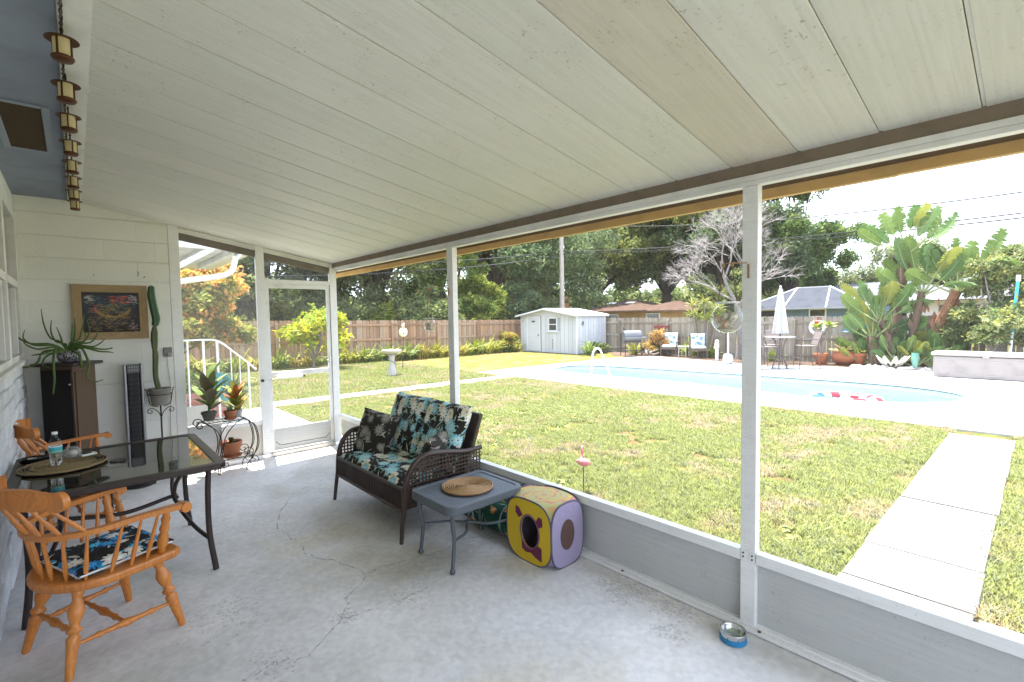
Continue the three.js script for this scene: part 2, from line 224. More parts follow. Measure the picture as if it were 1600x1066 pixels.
// ---------- patio roof ----------
const roofY = (x) => 2.785 - 0.175 * (x - 0.1);
{
  T.mildew = dtex(1024, (u, v) => { const p = fbm(u, v, 6, 5, 91), cl = sstep(0.55, 0.75, fbm(u, v, 10, 5, 92)), sp_ = vnoise(u * 220, v * 220, 220, 93), sp2 = vnoise(u * 90, v * 90, 90, 94), st = vnoise(u * 7, v * 160, 160, 95); const d = (sp_ > 0.9 ? (0.12 + 0.3 * cl) : 0) + (sp2 > 0.93 ? 0.28 * cl : 0) + 0.025 * cl + 0.09 * (st - 0.5); return [0.95 + 0.05 * p - d, 0.945 + 0.05 * p - d * 1.03, 0.93 + 0.05 * p - d * 1.1]; });
  const cm = [[0.72, 0.715, 0.67], [0.7, 0.7, 0.65], [0.745, 0.735, 0.69], [0.65, 0.61, 0.535]].map((c, k) => mat(c, 0.5, { map: rep(T.mildew, k === 3 ? 0.9 : 0.55 + 0.1 * k), bumpMap: rep(T.fine, 2), bumpScale: 0.0006 }));
  const roof = thing('patio_roof', 'sloping patio roof of long off-white ribbed panels with mildew specks', 'roof');
  const w = 0.3048, h = w / 2 - 0.0013, pts = [[-h, 0.03], [-h, 0.002], [-h + 0.004, 0]];
  for (const [gx, gw, gd] of [[-0.115, 0.003, 0.0007], [-0.1, 0.003, 0.0006], [-0.04, 0.003, 0.0008], [0.03, 0.003, 0.0006], [0.045, 0.003, 0.0007], [0.112, 0.003, 0.0006]]) pts.push([gx - gw, 0], [gx, gd], [gx + gw, 0]);
  pts.push([h - 0.012, 0], [h - 0.01, 0.004], [h, 0.004], [h, 0.03]);
  const L = (2.56 - 0.1) / Math.cos(Math.atan(0.175));
  reseed(9);
  const variants = [0, 1, 2, 3].map((k) => um(ex(pts, L).rotateY(Math.PI / 2).translate(L / 2, 0, 0), 1, k * 0.37, k * 0.61));
  for (let k = -18; k <= 9; k++) {
    const zc = -1.09 + w * (k + 0.5); if (zc < -6.4 || zc > 1.6) continue;
    const brown = k === 0, m = part(roof, 'panel', variants[Math.floor(rr(0, 4))], cm[brown ? 3 : Math.floor(rr(0, 3))], brown ? 'brown-stained panel beside the near post' : undefined);
    m.position.set(0.1, roofY(0.1) + rr(0, 0.0015), zc); m.rotation.z = -Math.atan(0.175);
  }
  const skin = part(roof, 'roof_skin', um(b2(0, L - 0.03, 0.0335, 0.045, -6.36, 1.7)), M.whiteIn); skin.position.set(0.1, roofY(0.1), 0); skin.rotation.z = -Math.atan(0.175);
  const grey = mat([0.23, 0.18, 0.13], 0.85, { map: rep(T.grime, 2.3), bumpMap: rep(T.fine, 5), bumpScale: 0.002 });
  part(roof, 'beam', um(b2(2.5, 2.56, 2.306, 2.375, -6.32, 1.6)), grey, 'grimy grey-brown beam along the roof edge');
  part(roof, 'eave_board', um(b2(2.5, 3.0, 2.4, 2.43, -7.3, 1.7)), mat([0.3, 0.2, 0.1], 0.8));
  part(roof, 'outer_beam', um(b2(2.957, 2.995, 2.334, 2.399, -7.3, 1.7)), mat([0.2, 0.11, 0.045], 0.8, { map: rep(T.woodx, 1.2) }), 'dark brown beam above the ochre fascia');
  for (let k = 0; k < 4; k++) part(roof, 'fascia', um(r2(2.95, 2.99, 2.278 + (k % 2) * 0.003, 2.333, -7.32 + k * 2.275, -7.32 + (k + 1) * 2.275, 0.001)), mat([0.7, 0.44, 0.15], 0.7, { map: rep(T.grime, 1.1) }), 'ochre fascia board at the roof edge');
  // closing strip over the end wall
  part(roof, 'end_trim', um(mg(bar(V(0.1, roofY(0.1) - 0.012, -6.335), V(2.55, roofY(2.55) - 0.012, -6.335), 0.03, 0.024))), M.whiteIn);
  part(roof, 'house_side_flashing', um(b2(-0.6, 0.1, 2.865, 2.9, -6.4, 1.7)), M.whiteIn);
}

// ---------- screen walls ----------
M.post = mat([0.8, 0.805, 0.81], 0.4, { map: rep(T.mildew, 1.7), bumpMap: rep(T.grime, 3), bumpScale: 0.0015 });
M.kick = mat([0.5, 0.51, 0.51], 0.6, { map: rep(T.mildew, 0.8), bumpMap: rep(T.fine, 4), bumpScale: 0.0012 });
M.kickTan = mat([0.66, 0.62, 0.55], 0.65, { map: rep(T.mildew, 1.1) });
M.mesh = mat([0.6, 0.6, 0.6], 1, { phys: 1, transmission: 0.5, thickness: 0, transparent: true, opacity: 0.06, side: THREE.DoubleSide });
M.screw = mat([0.05, 0.045, 0.045], 0.5, { metalness: 0.5 });
{
  const s = thing('screen_wall', 'white framed insect screen wall with low grey panels facing the lawn', 'screen wall');
  const P = [[-6.06, -6.0], [-3.625, -3.54], [-1.032, -0.958], [1.45, 1.53]];
  for (const [z0, z1] of P.slice(1)) {
    const p = part(s, 'post', um(r2(2.502, 2.555, 0.03, 2.256, z0, z1, 0.003)), M.post);
    part(p, 'angle_plate', um(mg(b2(2.4985, 2.502, 0.37, 0.412, z0 + 0.002, z0 + 0.03), b2(2.4985, 2.502, 0.365, 0.407, z1 - 0.026, z1 - 0.002))), M.white);
    const sc = []; for (const [y, z] of [[0.38, z0 + 0.016], [0.4, z0 + 0.016], [0.376, z1 - 0.014], [0.396, z1 - 0.014]]) sc.push(cy(0.0045, 0.0045, 0.004, 2.4972, y, z, 8, 0, 0, Math.PI / 2));
    part(p, 'screws', mg(sc), M.screw);
  }
  const seg = [[-6.14, -3.627], [-3.538, -1.034], [-0.956, 1.45]];
  for (const [z0, z1] of seg) {
    part(s, 'chair_rail', um(r2(2.499, 2.553, 0.357, 0.412, z0, z1, 0.003)), M.post);
    part(s, 'kick_panel', um(b2(2.537, 2.547, 0.034, 0.356, z0, z1)), M.kick);
    part(s, 'insect_screen', new THREE.PlaneGeometry(z1 - z0, 1.842).rotateY(Math.PI / 2).translate(2.53, 1.334, (z0 + z1) / 2), M.mesh);
  }
  part(s, 'base_rail', um(mg(r2(2.475, 2.56, 0.004, 0.022, -6.14, 1.53), r2(2.5, 2.55, 0.022, 0.033, -6.14, 1.53))), M.post);
  for (const z of [-1.75, -0.93, 0.4, -2.6]) part(s, 'anchor_screw', cy(0.008, 0.008, 0.004, 2.488, 0.024, z, 10), M.rust);
  part(s, 'header_channel', um(mg(r2(2.49, 2.558, 2.28, 2.306, -6.14, 1.53, 0.003), r2(2.497, 2.553, 2.257, 2.28, -6.14, 1.53, 0.003))), M.whiteIn);
}
{
  const s = thing('end_screen', 'white framed screen panels and transoms around the screen door', 'screen wall');
  const z0 = -6.27, z1 = -6.216, top = (x) => roofY(x) - 0.004;
  const posts = [[0.766, 0.861], [1.6, 1.69], [2.466, 2.552]];
  for (const [a, b] of posts) part(s, 'post', um(r2(a, b, 0.03, top(a) + 0.008, z0, z1, 0.003)), M.post);
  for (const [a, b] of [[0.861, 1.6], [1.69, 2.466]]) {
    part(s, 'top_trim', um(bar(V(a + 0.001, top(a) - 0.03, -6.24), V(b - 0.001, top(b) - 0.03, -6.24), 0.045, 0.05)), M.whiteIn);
    part(s, 'painted_shade_board', um(bar(V(a + 0.001, top(a) - 0.095, -6.25), V(b - 0.001, top(b) - 0.095, -6.25), 0.035, 0.075)), mat([0.2, 0.175, 0.15], 0.8, { map: rep(T.grime, 2) }), 'grey-brown strip under the sloping trim');  // dark strip below the trim has shade painted into its colour
  }
  part(s, 'door_header', um(r2(1.692, 2.464, 2.086, 2.132, z0, z1, 0.003)), M.post);
  part(s, 'chair_rail', um(r2(1.2, 1.598, 0.41, 0.463, z0 + 0.002, z1 - 0.002, 0.003)), M.post);
  part(s, 'panel_board', um(r2(0.863, 1.19, 0.05, 0.5, -6.25, -6.205, 0.004)), M.kick, 'plain white board in the left bay');
  part(s, 'bay_mullion', um(r2(1.17, 1.21, 0.05, 0.46, -6.2, -6.18, 0.003)), M.post);
  part(s, 'kick_panel', um(b2(1.212, 1.598, 0.04, 0.41, -6.25, -6.238)), M.kickTan, 'beige kick panel');
  part(s, 'base_rail', um(r2(0.862, 1.598, 0.004, 0.045, -6.275, -6.19)), M.post);
  part(s, 'threshold', um(r2(1.692, 2.464, 0.004, 0.052, -6.29, -6.19)), mat([0.62, 0.6, 0.56], 0.7, { map: rep(T.grime, 2) }));
  part(s, 'insect_screen', ex([[0.862, 0.5], [1.599, 0.463], [1.599, top(1.599) - 0.133], [0.862, top(0.862) - 0.133]], 0.0006).translate(0, 0, -6.243), M.mesh);
  part(s, 'insect_screen', ex([[1.691, 2.133], [2.465, 2.133], [2.465, top(2.465) - 0.133], [1.691, top(1.691) - 0.133]], 0.0006).translate(0, 0, -6.243), M.mesh);
  const d = thing('screen_door', 'white aluminium screen door with kick plate and closer tube', 'door');
  part(d, 'stile', um(r2(1.694, 1.735, 0.06, 2.084, -6.262, -6.232, 0.004)), M.white);
  part(d, 'stile', um(r2(2.421, 2.462, 0.06, 2.084, -6.262, -6.232, 0.004)), M.white);
  part(d, 'top_rail', um(r2(1.736, 2.42, 2.03, 2.083, -6.26, -6.234, 0.004)), M.white);
  part(d, 'cross_rail', um(r2(1.736, 2.42, 0.962, 1.02, -6.26, -6.234, 0.004)), M.white);
  const kick = part(d, 'kick_plate', um(r2(1.736, 2.42, 0.061, 0.33, -6.256, -6.238, 0.004)), M.kick);
  const c = 0.05, o = [[1.75, 0.12 + c], [1.75 + c, 0.12], [2.406 - c, 0.12], [2.406, 0.12 + c]];
  part(kick, 'seam', mg(o.slice(1).map((p, k) => rod(V(o[k][0], o[k][1], -6.2375), V(p[0], p[1], -6.2375), 0.0035, 0.0035, 5))), M.screw);
  part(d, 'insect_screen', mg(new THREE.PlaneGeometry(0.684, 1.01).translate(2.078, 1.525, -6.247), new THREE.PlaneGeometry(0.684, 0.632).translate(2.078, 0.646, -6.247)), M.mesh);
  const cl = part(d, 'closer', cy(0.014, 0.014, 0.3, 1.93, 0.945, -6.2, 12, 0, 0, Math.PI / 2), M.white, 'pneumatic closer tube');
  part(cl, 'closer_rod', rod(V(1.62, 0.93, -6.2), V(1.78, 0.943, -6.2), 0.004), M.steel);
  part(cl, 'bracket', mg(bx(0.03, 0.03, 0.02, 1.62, 0.93, -6.206), bx(0.02, 0.02, 0.04, 2.1, 0.945, -6.215)), M.screw);
  part(d, 'latch', mg(bx(0.02, 0.07, 0.012, 2.44, 1.13, -6.226), rod(V(2.44, 1.13, -6.22), V(2.44, 1.13, -6.19), 0.006), rod(V(2.44, 1.13, -6.192), V(2.39, 1.125, -6.192), 0.006)), M.alu);
}
// ---------- ground, paths, deck, pool ----------
const smoothLoop = (pts, n) => curve(pts.map(([x, z]) => V(x, 0, z)), true).getPoints(n).slice(0, -1).map((p) => [p.x, p.z]);
const poolLine = smoothLoop([[12.5, -11.1], [11.3, -10.6], [10.85, -9.2], [10.95, -7.6], [11.0, -6], [10.75, -4], [10.8, -2.2], [11.9, -1.0], [13.3, -1.1], [14.0, -2.3], [14.0, -4.5], [13.8, -6.8], [13.6, -9], [13.3, -10.6]], 64);
const deckLine = [[9.35, -12.1], [16.3, -11.75], [17.9, -11.1], [17.3, -8.6], [16.7, -6.3], [17.3, -5.2], [17.9, -3], [18.2, 2], [18.2, 13], [9.35, 13]];
const GY = -0.1;
function sheet(outer, holes, y, th) { const n = (p) => p.map(([x, z]) => [x, -z]); return ex(n(outer), th, 0, holes.map(n)).rotateX(-Math.PI / 2).translate(0, y - th / 2, 0); }
T.turf = srgb(dtex(1024, (u, v) => { const a = fbm(u, v, 6, 6, 101), b = fbm(u, v, 40, 4, 102), c = hash2(Math.floor(u * 1024), Math.floor(v * 1024), 103), dry = sstep(0.5, 0.68, fbm(u, v, 13, 5, 104)); const k = 0.55 + 0.5 * b + 0.25 * (c - 0.5); return [k * (0.5 + 0.22 * dry + 0.06 * a), k * (0.55 + 0.04 * dry), k * (0.2 + 0.2 * dry)]; }));
M.turf = mat([0.85, 0.82, 0.75], 1, { map: rep(T.turf, 0.22), bumpMap: rep(T.fine, 3), bumpScale: 0.03 });
struct('lawn', um(sheet([[-90, -110], [120, -110], [120, 90], [-90, 90]], [poolLine], GY, 0.4)), M.turf);
M.deck = mat([0.5, 0.49, 0.46], 1, { phys: 1, specularIntensity: 0.2, map: rep(T.conc, 0.7), bumpMap: rep(T.fine, 4), bumpScale: 0.002 });
struct('pool_deck', um(sheet(deckLine, [poolLine], GY + 0.03, 0.12)), M.deck);
{
  const water = plain(sheet(poolLine, [], -0.2, 0.02));
  const basinM = mat([0.48, 0.63, 0.7], 0.6, { map: rep(T.conc, 1) });
  const wall = []; for (let i = 0; i < poolLine.length; i++) { const [ax, az] = poolLine[i], [bx_, bz] = poolLine[(i + 1) % poolLine.length]; wall.push(bar(V(ax, -0.87, az), V(bx_, -0.87, bz), 0.06, 1.52)); }
  const pool = struct('pool_basin', um(mg(sheet(poolLine, [], -1.55, 0.08), wall)), basinM);
  const g = new THREE.ShapeGeometry(new THREE.Shape(poolLine.map(([x, z]) => new THREE.Vector2(x, -z)))).rotateX(-Math.PI / 2).translate(0, -0.2, 0);
  const ripple = dtex(256, (u, v) => fbm(u, v, 8, 4, 111));
  struct('pool_water', um(g), mat([0.86, 0.96, 0.98], 0.03, { phys: 1, transmission: 1, thickness: 0, ior: 1.33, bumpMap: rep(ripple, 0.6), bumpScale: 0.05 }));
  const tiles = []; for (let i = 0; i < poolLine.length; i++) { const [ax, az] = poolLine[i], [bx_, bz] = poolLine[(i + 1) % poolLine.length]; tiles.push(bar(V(ax, -0.055, az), V(bx_, -0.055, bz), 0.16, 0.035)); }
  struct('pool_coping', um(mg(tiles)), mat([0.7, 0.68, 0.64], 0.8, { map: rep(T.conc, 1.5) }));
}
T.lichen = dtex(512, (u, v) => { const a = sstep(0.42, 0.7, fbm(u, v, 5, 5, 131)), h = hash2(Math.floor(u * 512), Math.floor(v * 512), 132), s = vnoise(u * 150, v * 150, 150, 133); return 1 - 0.22 * a - (s > 0.66 ? 0.2 * a + 0.08 : 0) - 0.2 * (h - 0.3); });
M.slab = [0, 1, 2].map((k) => mat([[0.27, 0.265, 0.25], [0.3, 0.29, 0.275], [0.24, 0.235, 0.225]][k], 1, { phys: 1, specularIntensity: 0.2, map: rep(T.lichen, 0.8), bumpMap: rep(T.fine, 5), bumpScale: 0.004 }));
{
  reseed(21);
  const w = new THREE.Group(); w.name = 'walkway'; w.userData = { kind: 'structure', label: 'concrete slab walkway from the patio to the pool deck' }; scene.add(w);
  let x = 2.72; const L = [0.93, 0.62, 0.66, 0.64, 0.7, 0.62, 0.68, 0.64, 0.7];
  for (const l of L) { const b = Math.min(9.34, x + l); if (b - x > 0.1) part(w, 'slab', um(rb(b - x - 0.012, 0.08, 0.64, 0.008, (x + b) / 2, GY + rr(-0.012, -0.002), -0.54 + rr(-0.008, 0.008), 0, 0, rr(-0.006, 0.006), 1)), M.slab[Math.floor(rr(0, 3))]); x = b; }
  for (const [x0, x1, z0, z1] of [[2.72, 3.6, -0.205, 0.42], [2.72, 3.6, 0.435, 1.05], [2.72, 3.6, 1.065, 1.7]]) part(w, 'slab', um(rb(x1 - x0, 0.08, z1 - z0, 0.008, (x0 + x1) / 2, GY - 0.006, (z0 + z1) / 2, 0, 0, 0, 1)), M.slab[1]);
  const s = new THREE.Group(); s.name = 'garden_path'; s.userData = { kind: 'structure', label: 'narrow concrete path from the screen door across the lawn' }; scene.add(s);
  for (let k = 0; k < 4; k++) part(s, 'slab', um(rb(1.28, 0.08, 1.0, 0.01, 2.22, GY + 0.0 + rr(-0.006, 0), -6.86 - k * 1.012, 0, 0, 0, 1)), M.deck);
  for (let k = 0; k < 10; k++) part(s, 'slab', um(rb(0.64, 0.08, 0.6, 0.01, 3.2 + k * 0.66, GY - 0.014 + rr(-0.006, 0.004), -10.66 + k * 0.022, 0, rr(-0.02, 0.02), 0, 1)), M.deck);
}
M.mulch = mat([0.16, 0.1, 0.065], 1, { map: rep(T.conc, 2), bumpMap: rep(T.fine, 3), bumpScale: 0.04 });
struct('planting_bed', um(sheet([[17.35, -12.6], [19.2, -14.2], [19.28, 3], [18.0, 3], [17.75, -3], [17.15, -5.2], [16.55, -6.3], [17.1, -8.6], [17.7, -11.0]], [], GY + 0.012, 0.02)), M.mulch);
// turf blades
{
  const blade = (h, w, lean, ry) => { const g = new THREE.BufferGeometry(); const P = [-w, 0, 0, w, 0, 0, -w * 0.7, h * 0.6, lean * 0.45, w * 0.7, h * 0.6, lean * 0.45, 0, h, lean]; g.setAttribute('position', new THREE.Float32BufferAttribute(P, 3)); g.setIndex([0, 1, 2, 2, 1, 3, 2, 3, 4]); g.computeVertexNormals(); g.setAttribute('uv', new THREE.Float32BufferAttribute(new Float32Array(10), 2)); return g.rotateY(ry); };
  reseed(31);
  const tuft = (n, h, spread) => mg(Array.from({ length: n }, () => blade(h * rr(0.6, 1.1), h * rr(0.07, 0.12), h * rr(0.2, 0.95), rr(0, 6.28)).translate(rr(-spread, spread), 0, rr(-spread, spread))));
  const gm = mat([1, 1, 1], 0.75, { phys: 1, transmission: 0.35, thickness: 0, side: THREE.DoubleSide });
  const inst = (name, g, n, place, label) => { const im = new THREE.InstancedMesh(g, gm, n), m = new THREE.Matrix4(), q = new THREE.Quaternion(), c = new THREE.Color(); let k = 0, tries = 0; while (k < n && tries < n * 6) { tries++; const r = place(); if (!r) continue; const [x, z, s, cc] = r; q.setFromEuler(E0.set(rr(-0.12, 0.12), rr(0, 6.28), rr(-0.12, 0.12))); m.compose(V(x, GY - 0.003, z), q, V(s, s * rr(0.7, 1.2), s)); im.setMatrixAt(k, m); im.setColorAt(k, c.setRGB(...cc)); k++; } im.count = k; im.name = numbered(name); im.userData = { kind: 'stuff', label, category: 'grass' }; shade(im); scene.add(im); };
  const onWalk = (x, z) => { const j = 0.07 * (rnd() * rnd() - 0.1); return onPath(x + j * rr(-1, 1), z + j * rr(-1, 1)); };
  const onPath = (x, z) => (z > -0.855 && z < -0.225 && x > 2.7) || (x < 3.62 && z > -0.22) || (x > 9.33 + 0.05 * vnoise(z * 3, 1, 999, 121)) || (z < -10.3 && z > -11.0 && x > 2.85 && x < 9.4) || (x < 2.88 && z > -10.4 && x > 1.5);
  const colour = (x, z) => { const dry = vnoise(x * 1.4 + 50, z * 1.4 + 50, 4096, 122) * 0.55 + vnoise(x * 5 + 50, z * 5 + 50, 4096, 123) * 0.45, t = rnd() * 0.5 + sstep(0.42, 0.75, dry) * 0.7; if (t > 0.86) return [rr(0.26, 0.4), rr(0.22, 0.33), rr(0.12, 0.2)]; const k = rr(0.7, 1.3); if (rnd() < 0.12) return [0.17 * k, 0.2 * k, 0.1 * k]; return [k * (0.195 + 0.09 * t), k * (0.24 + 0.02 * t), k * (0.035 + 0.035 * t)]; };
  const bare = (x, z) => vnoise(x * 2.2 + 90, z * 2.2 + 90, 4096, 124) * 0.5 + vnoise(x * 7 + 90, z * 7 + 90, 4096, 125) * 0.5;
  inst('lawn_grass', tuft(9, 0.046, 0.038), 140000, () => { const x = 2.62 + 6.8 * Math.pow(rnd(), 1.25), z = rr(-10.4, 0.6); if (onWalk(x, z) || bare(x, z) > rr(0.58, 0.75)) return null; return [x, z, rr(0.7, 1.25), colour(x, z)]; }, 'short patchy green and straw turf between patio and pool');
  const weed = mg(Array.from({ length: 7 }, (_, k) => put(put(bladeLeaf(rr(0.05, 0.085), 0.028, rr(0.5, 1.2), 0.3, 4), 0, 0, 0, rr(0.5, 1.2), 0, 0), 0, 0, 0, 0, k * 2.4, 0)));
  inst('lawn_weeds', weed, 3000, () => { const x = 2.65 + 6.7 * Math.pow(rnd(), 1.25), z = rr(-10.3, 0.5); if (onWalk(x, z) || vnoise(x * 0.9 + 20, z * 0.9 + 20, 4096, 126) < rr(0.45, 0.75)) return null; const k = rr(0.8, 1.3); return [x, z, rr(0.5, 1.1), [0.2 * k, 0.27 * k, 0.03 * k]]; }, 'broad-leaved lime weeds scattered through the lawn');
  inst('far_lawn_grass', tuft(10, 0.06, 0.09), 46000, () => { const x = rr(0.5, 18), z = rr(-19, -10.3); if ((x > 9.3 && z > -12.15) || onWalk(x, z) || (x > 16.9 && z > -18.5 && z < -14.3) || bare(x, z) > rr(0.62, 0.8)) return null; return [x, z, rr(0.8, 1.4), colour(x, z)]; }, 'green turf beyond the path in front of the fences');
}
// ---------- printed fabrics ----------
function flower(c, x, y, r, n, fill, core) { c.fillStyle = fill; for (let k = 0; k < n; k++) { const a = k / n * 6.283 + r; c.save(); c.translate(x, y); c.rotate(a); c.beginPath(); c.ellipse(r * 0.58, 0, r * 0.45, r * 0.17, 0, 0, 6.3); c.fill(); c.restore(); } c.fillStyle = core; c.beginPath(); c.arc(x, y, r * 0.2, 0, 6.3); c.fill(); }
function leafShape(c, x, y, L, w, a, fill) { c.save(); c.translate(x, y); c.rotate(a); c.fillStyle = fill; c.beginPath(); c.moveTo(0, 0); c.quadraticCurveTo(L * 0.5, -w, L, 0); c.quadraticCurveTo(L * 0.5, w, 0, 0); c.fill(); c.restore(); }
function floral(bg, leaves, blooms, n, s) {
  return ctex(512, 512, (c) => {
    reseed(s); c.fillStyle = bg; c.fillRect(0, 0, 512, 512);
    const wrap = (f) => { const x = rr(0, 512), y = rr(0, 512), st = seed; for (const dx of [-512, 0, 512]) for (const dy of [-512, 0, 512]) { seed = st; f(x + dx, y + dy); } };
    for (let k = 0; k < n * 3; k++) wrap((x, y) => leafShape(c, x, y, rr(45, 110), rr(9, 22), rr(0, 6.28), leaves[Math.floor(rr(0, leaves.length))]));
    for (let k = 0; k < n; k++) wrap((x, y) => { const r = rr(38, 72), b = blooms[Math.floor(rr(0, blooms.length))]; flower(c, x, y, r, Math.floor(rr(9, 14)), b[0], b[1]); flower(c, x, y, r * 0.6, 9, b[2], b[1]); });
  });
}
T.aqua = floral('#2a231f', ['#9fc4c2', '#d6d2bc', '#4a5a54', '#7fb0b2', '#b3bfa0', '#8cc3c8'], [['#93ccd6', '#5b6f4c', '#c3e4e6'], ['#e6e2d0', '#8b8453', '#d2cdb0'], ['#78bccb', '#2d5a64', '#b0dade'], ['#e2e4dc', '#9a9768', '#f4f5ee']], 24, 201);
T.grey = floral('#2c2925', ['#9a9789', '#6d6a60', '#bab6a5', '#57534a', '#87847a'], [['#7e7b71', '#4b483f', '#a09d92']], 14, 202);
T.blue = floral('#1b1b20', ['#e0e2e6', '#25aadc', '#40424c', '#c0c3b2', '#1680b0'], [['#20b4ea', '#0c4f78', '#62d2f2'], ['#dedcd2', '#77756a', '#f4f3ee'], ['#2080c4', '#123a63', '#45b0e6']], 16, 203);
T.jungle = floral('#0f4a35', ['#1c7a52', '#d9e0d5', '#0a2f24', '#8fc0a6', '#c77f3e'], [['#d38a4a', '#7b3b1b', '#e8c08a'], ['#dfe6e2', '#77958a', '#ffffff']], 7, 204);
T.pale = floral('#c9d6da', ['#2d4a5c', '#4a7f95', '#20303c', '#e8ecec'], [['#33576b', '#1b2b36', '#8fb4c2']], 7, 205);
const cloth = (t, s = 2, o = {}) => mat([1, 1, 1], 0.92, { map: rep(t, s), bumpMap: rep(T.fine, 10), bumpScale: 0.0015, ...o });
M.aqua = cloth(T.aqua, 2.1); M.greyPrint = cloth(T.grey, 2.6); M.blueCloth = cloth(T.blue, 2.6); M.jungle = cloth(T.jungle, 2.4); M.paleCloth = cloth(T.pale, 1.6);

function puff(w, h, t, pow = 4, n = 16) {   // a stuffed cushion, face in x,y
  const g = new THREE.BoxGeometry(w, h, t, n, n, 2), p = g.attributes.position;
  for (let i = 0; i < p.count; i++) { const x = p.getX(i) / (w / 2), y = p.getY(i) / (h / 2), z = p.getZ(i) / (t / 2), e = Math.pow(clamp((1 - Math.pow(Math.abs(x), pow)) * (1 - Math.pow(Math.abs(y), pow))), 0.42), d = 0.14 + 0.86 * e, wob = 0.012 * (vnoise(x * 3 + 9, y * 3 + 9, 99, 31) - 0.5); const pin = 1 - 0.035 * (Math.abs(y) < 0.95 ? 1 - y * y : 0); p.setXYZ(i, x * w / 2 * (1 - 0.03 * (1 - y * y) * Math.abs(x)) * pin, y * h / 2 * (1 - 0.03 * (1 - x * x) * Math.abs(y)), z * t / 2 * d + wob * z); }
  g.computeVertexNormals(); return g;
}
function turned(a, b, prof, seg = 12) { const L = a.distanceTo(b); return along(la(prof.map(([t, r]) => [r, t * L]), seg), a, b); }
const LEG = [[0, 0.012], [0.02, 0.016], [0.35, 0.024], [0.45, 0.028], [0.47, 0.018], [0.49, 0.018], [0.51, 0.03], [0.54, 0.031], [0.56, 0.02], [0.6, 0.019], [0.68, 0.03], [0.74, 0.034], [0.8, 0.026], [0.86, 0.018], [0.9, 0.022], [0.94, 0.026], [1, 0.02]];
const POST = [[0, 0.013], [0.08, 0.02], [0.14, 0.015], [0.2, 0.024], [0.42, 0.024], [0.5, 0.014], [0.54, 0.021], [0.6, 0.023], [0.7, 0.016], [0.82, 0.021], [0.9, 0.014], [1, 0.016]];
const SPIN = [[0, 0.006], [0.3, 0.0115], [0.5, 0.009], [1, 0.006]];
const STRETCH = [[0, 0.008], [0.2, 0.01], [0.24, 0.016], [0.28, 0.011], [0.4, 0.013], [0.5, 0.021], [0.6, 0.013], [0.72, 0.011], [0.76, 0.016], [0.8, 0.01], [1, 0.008]];

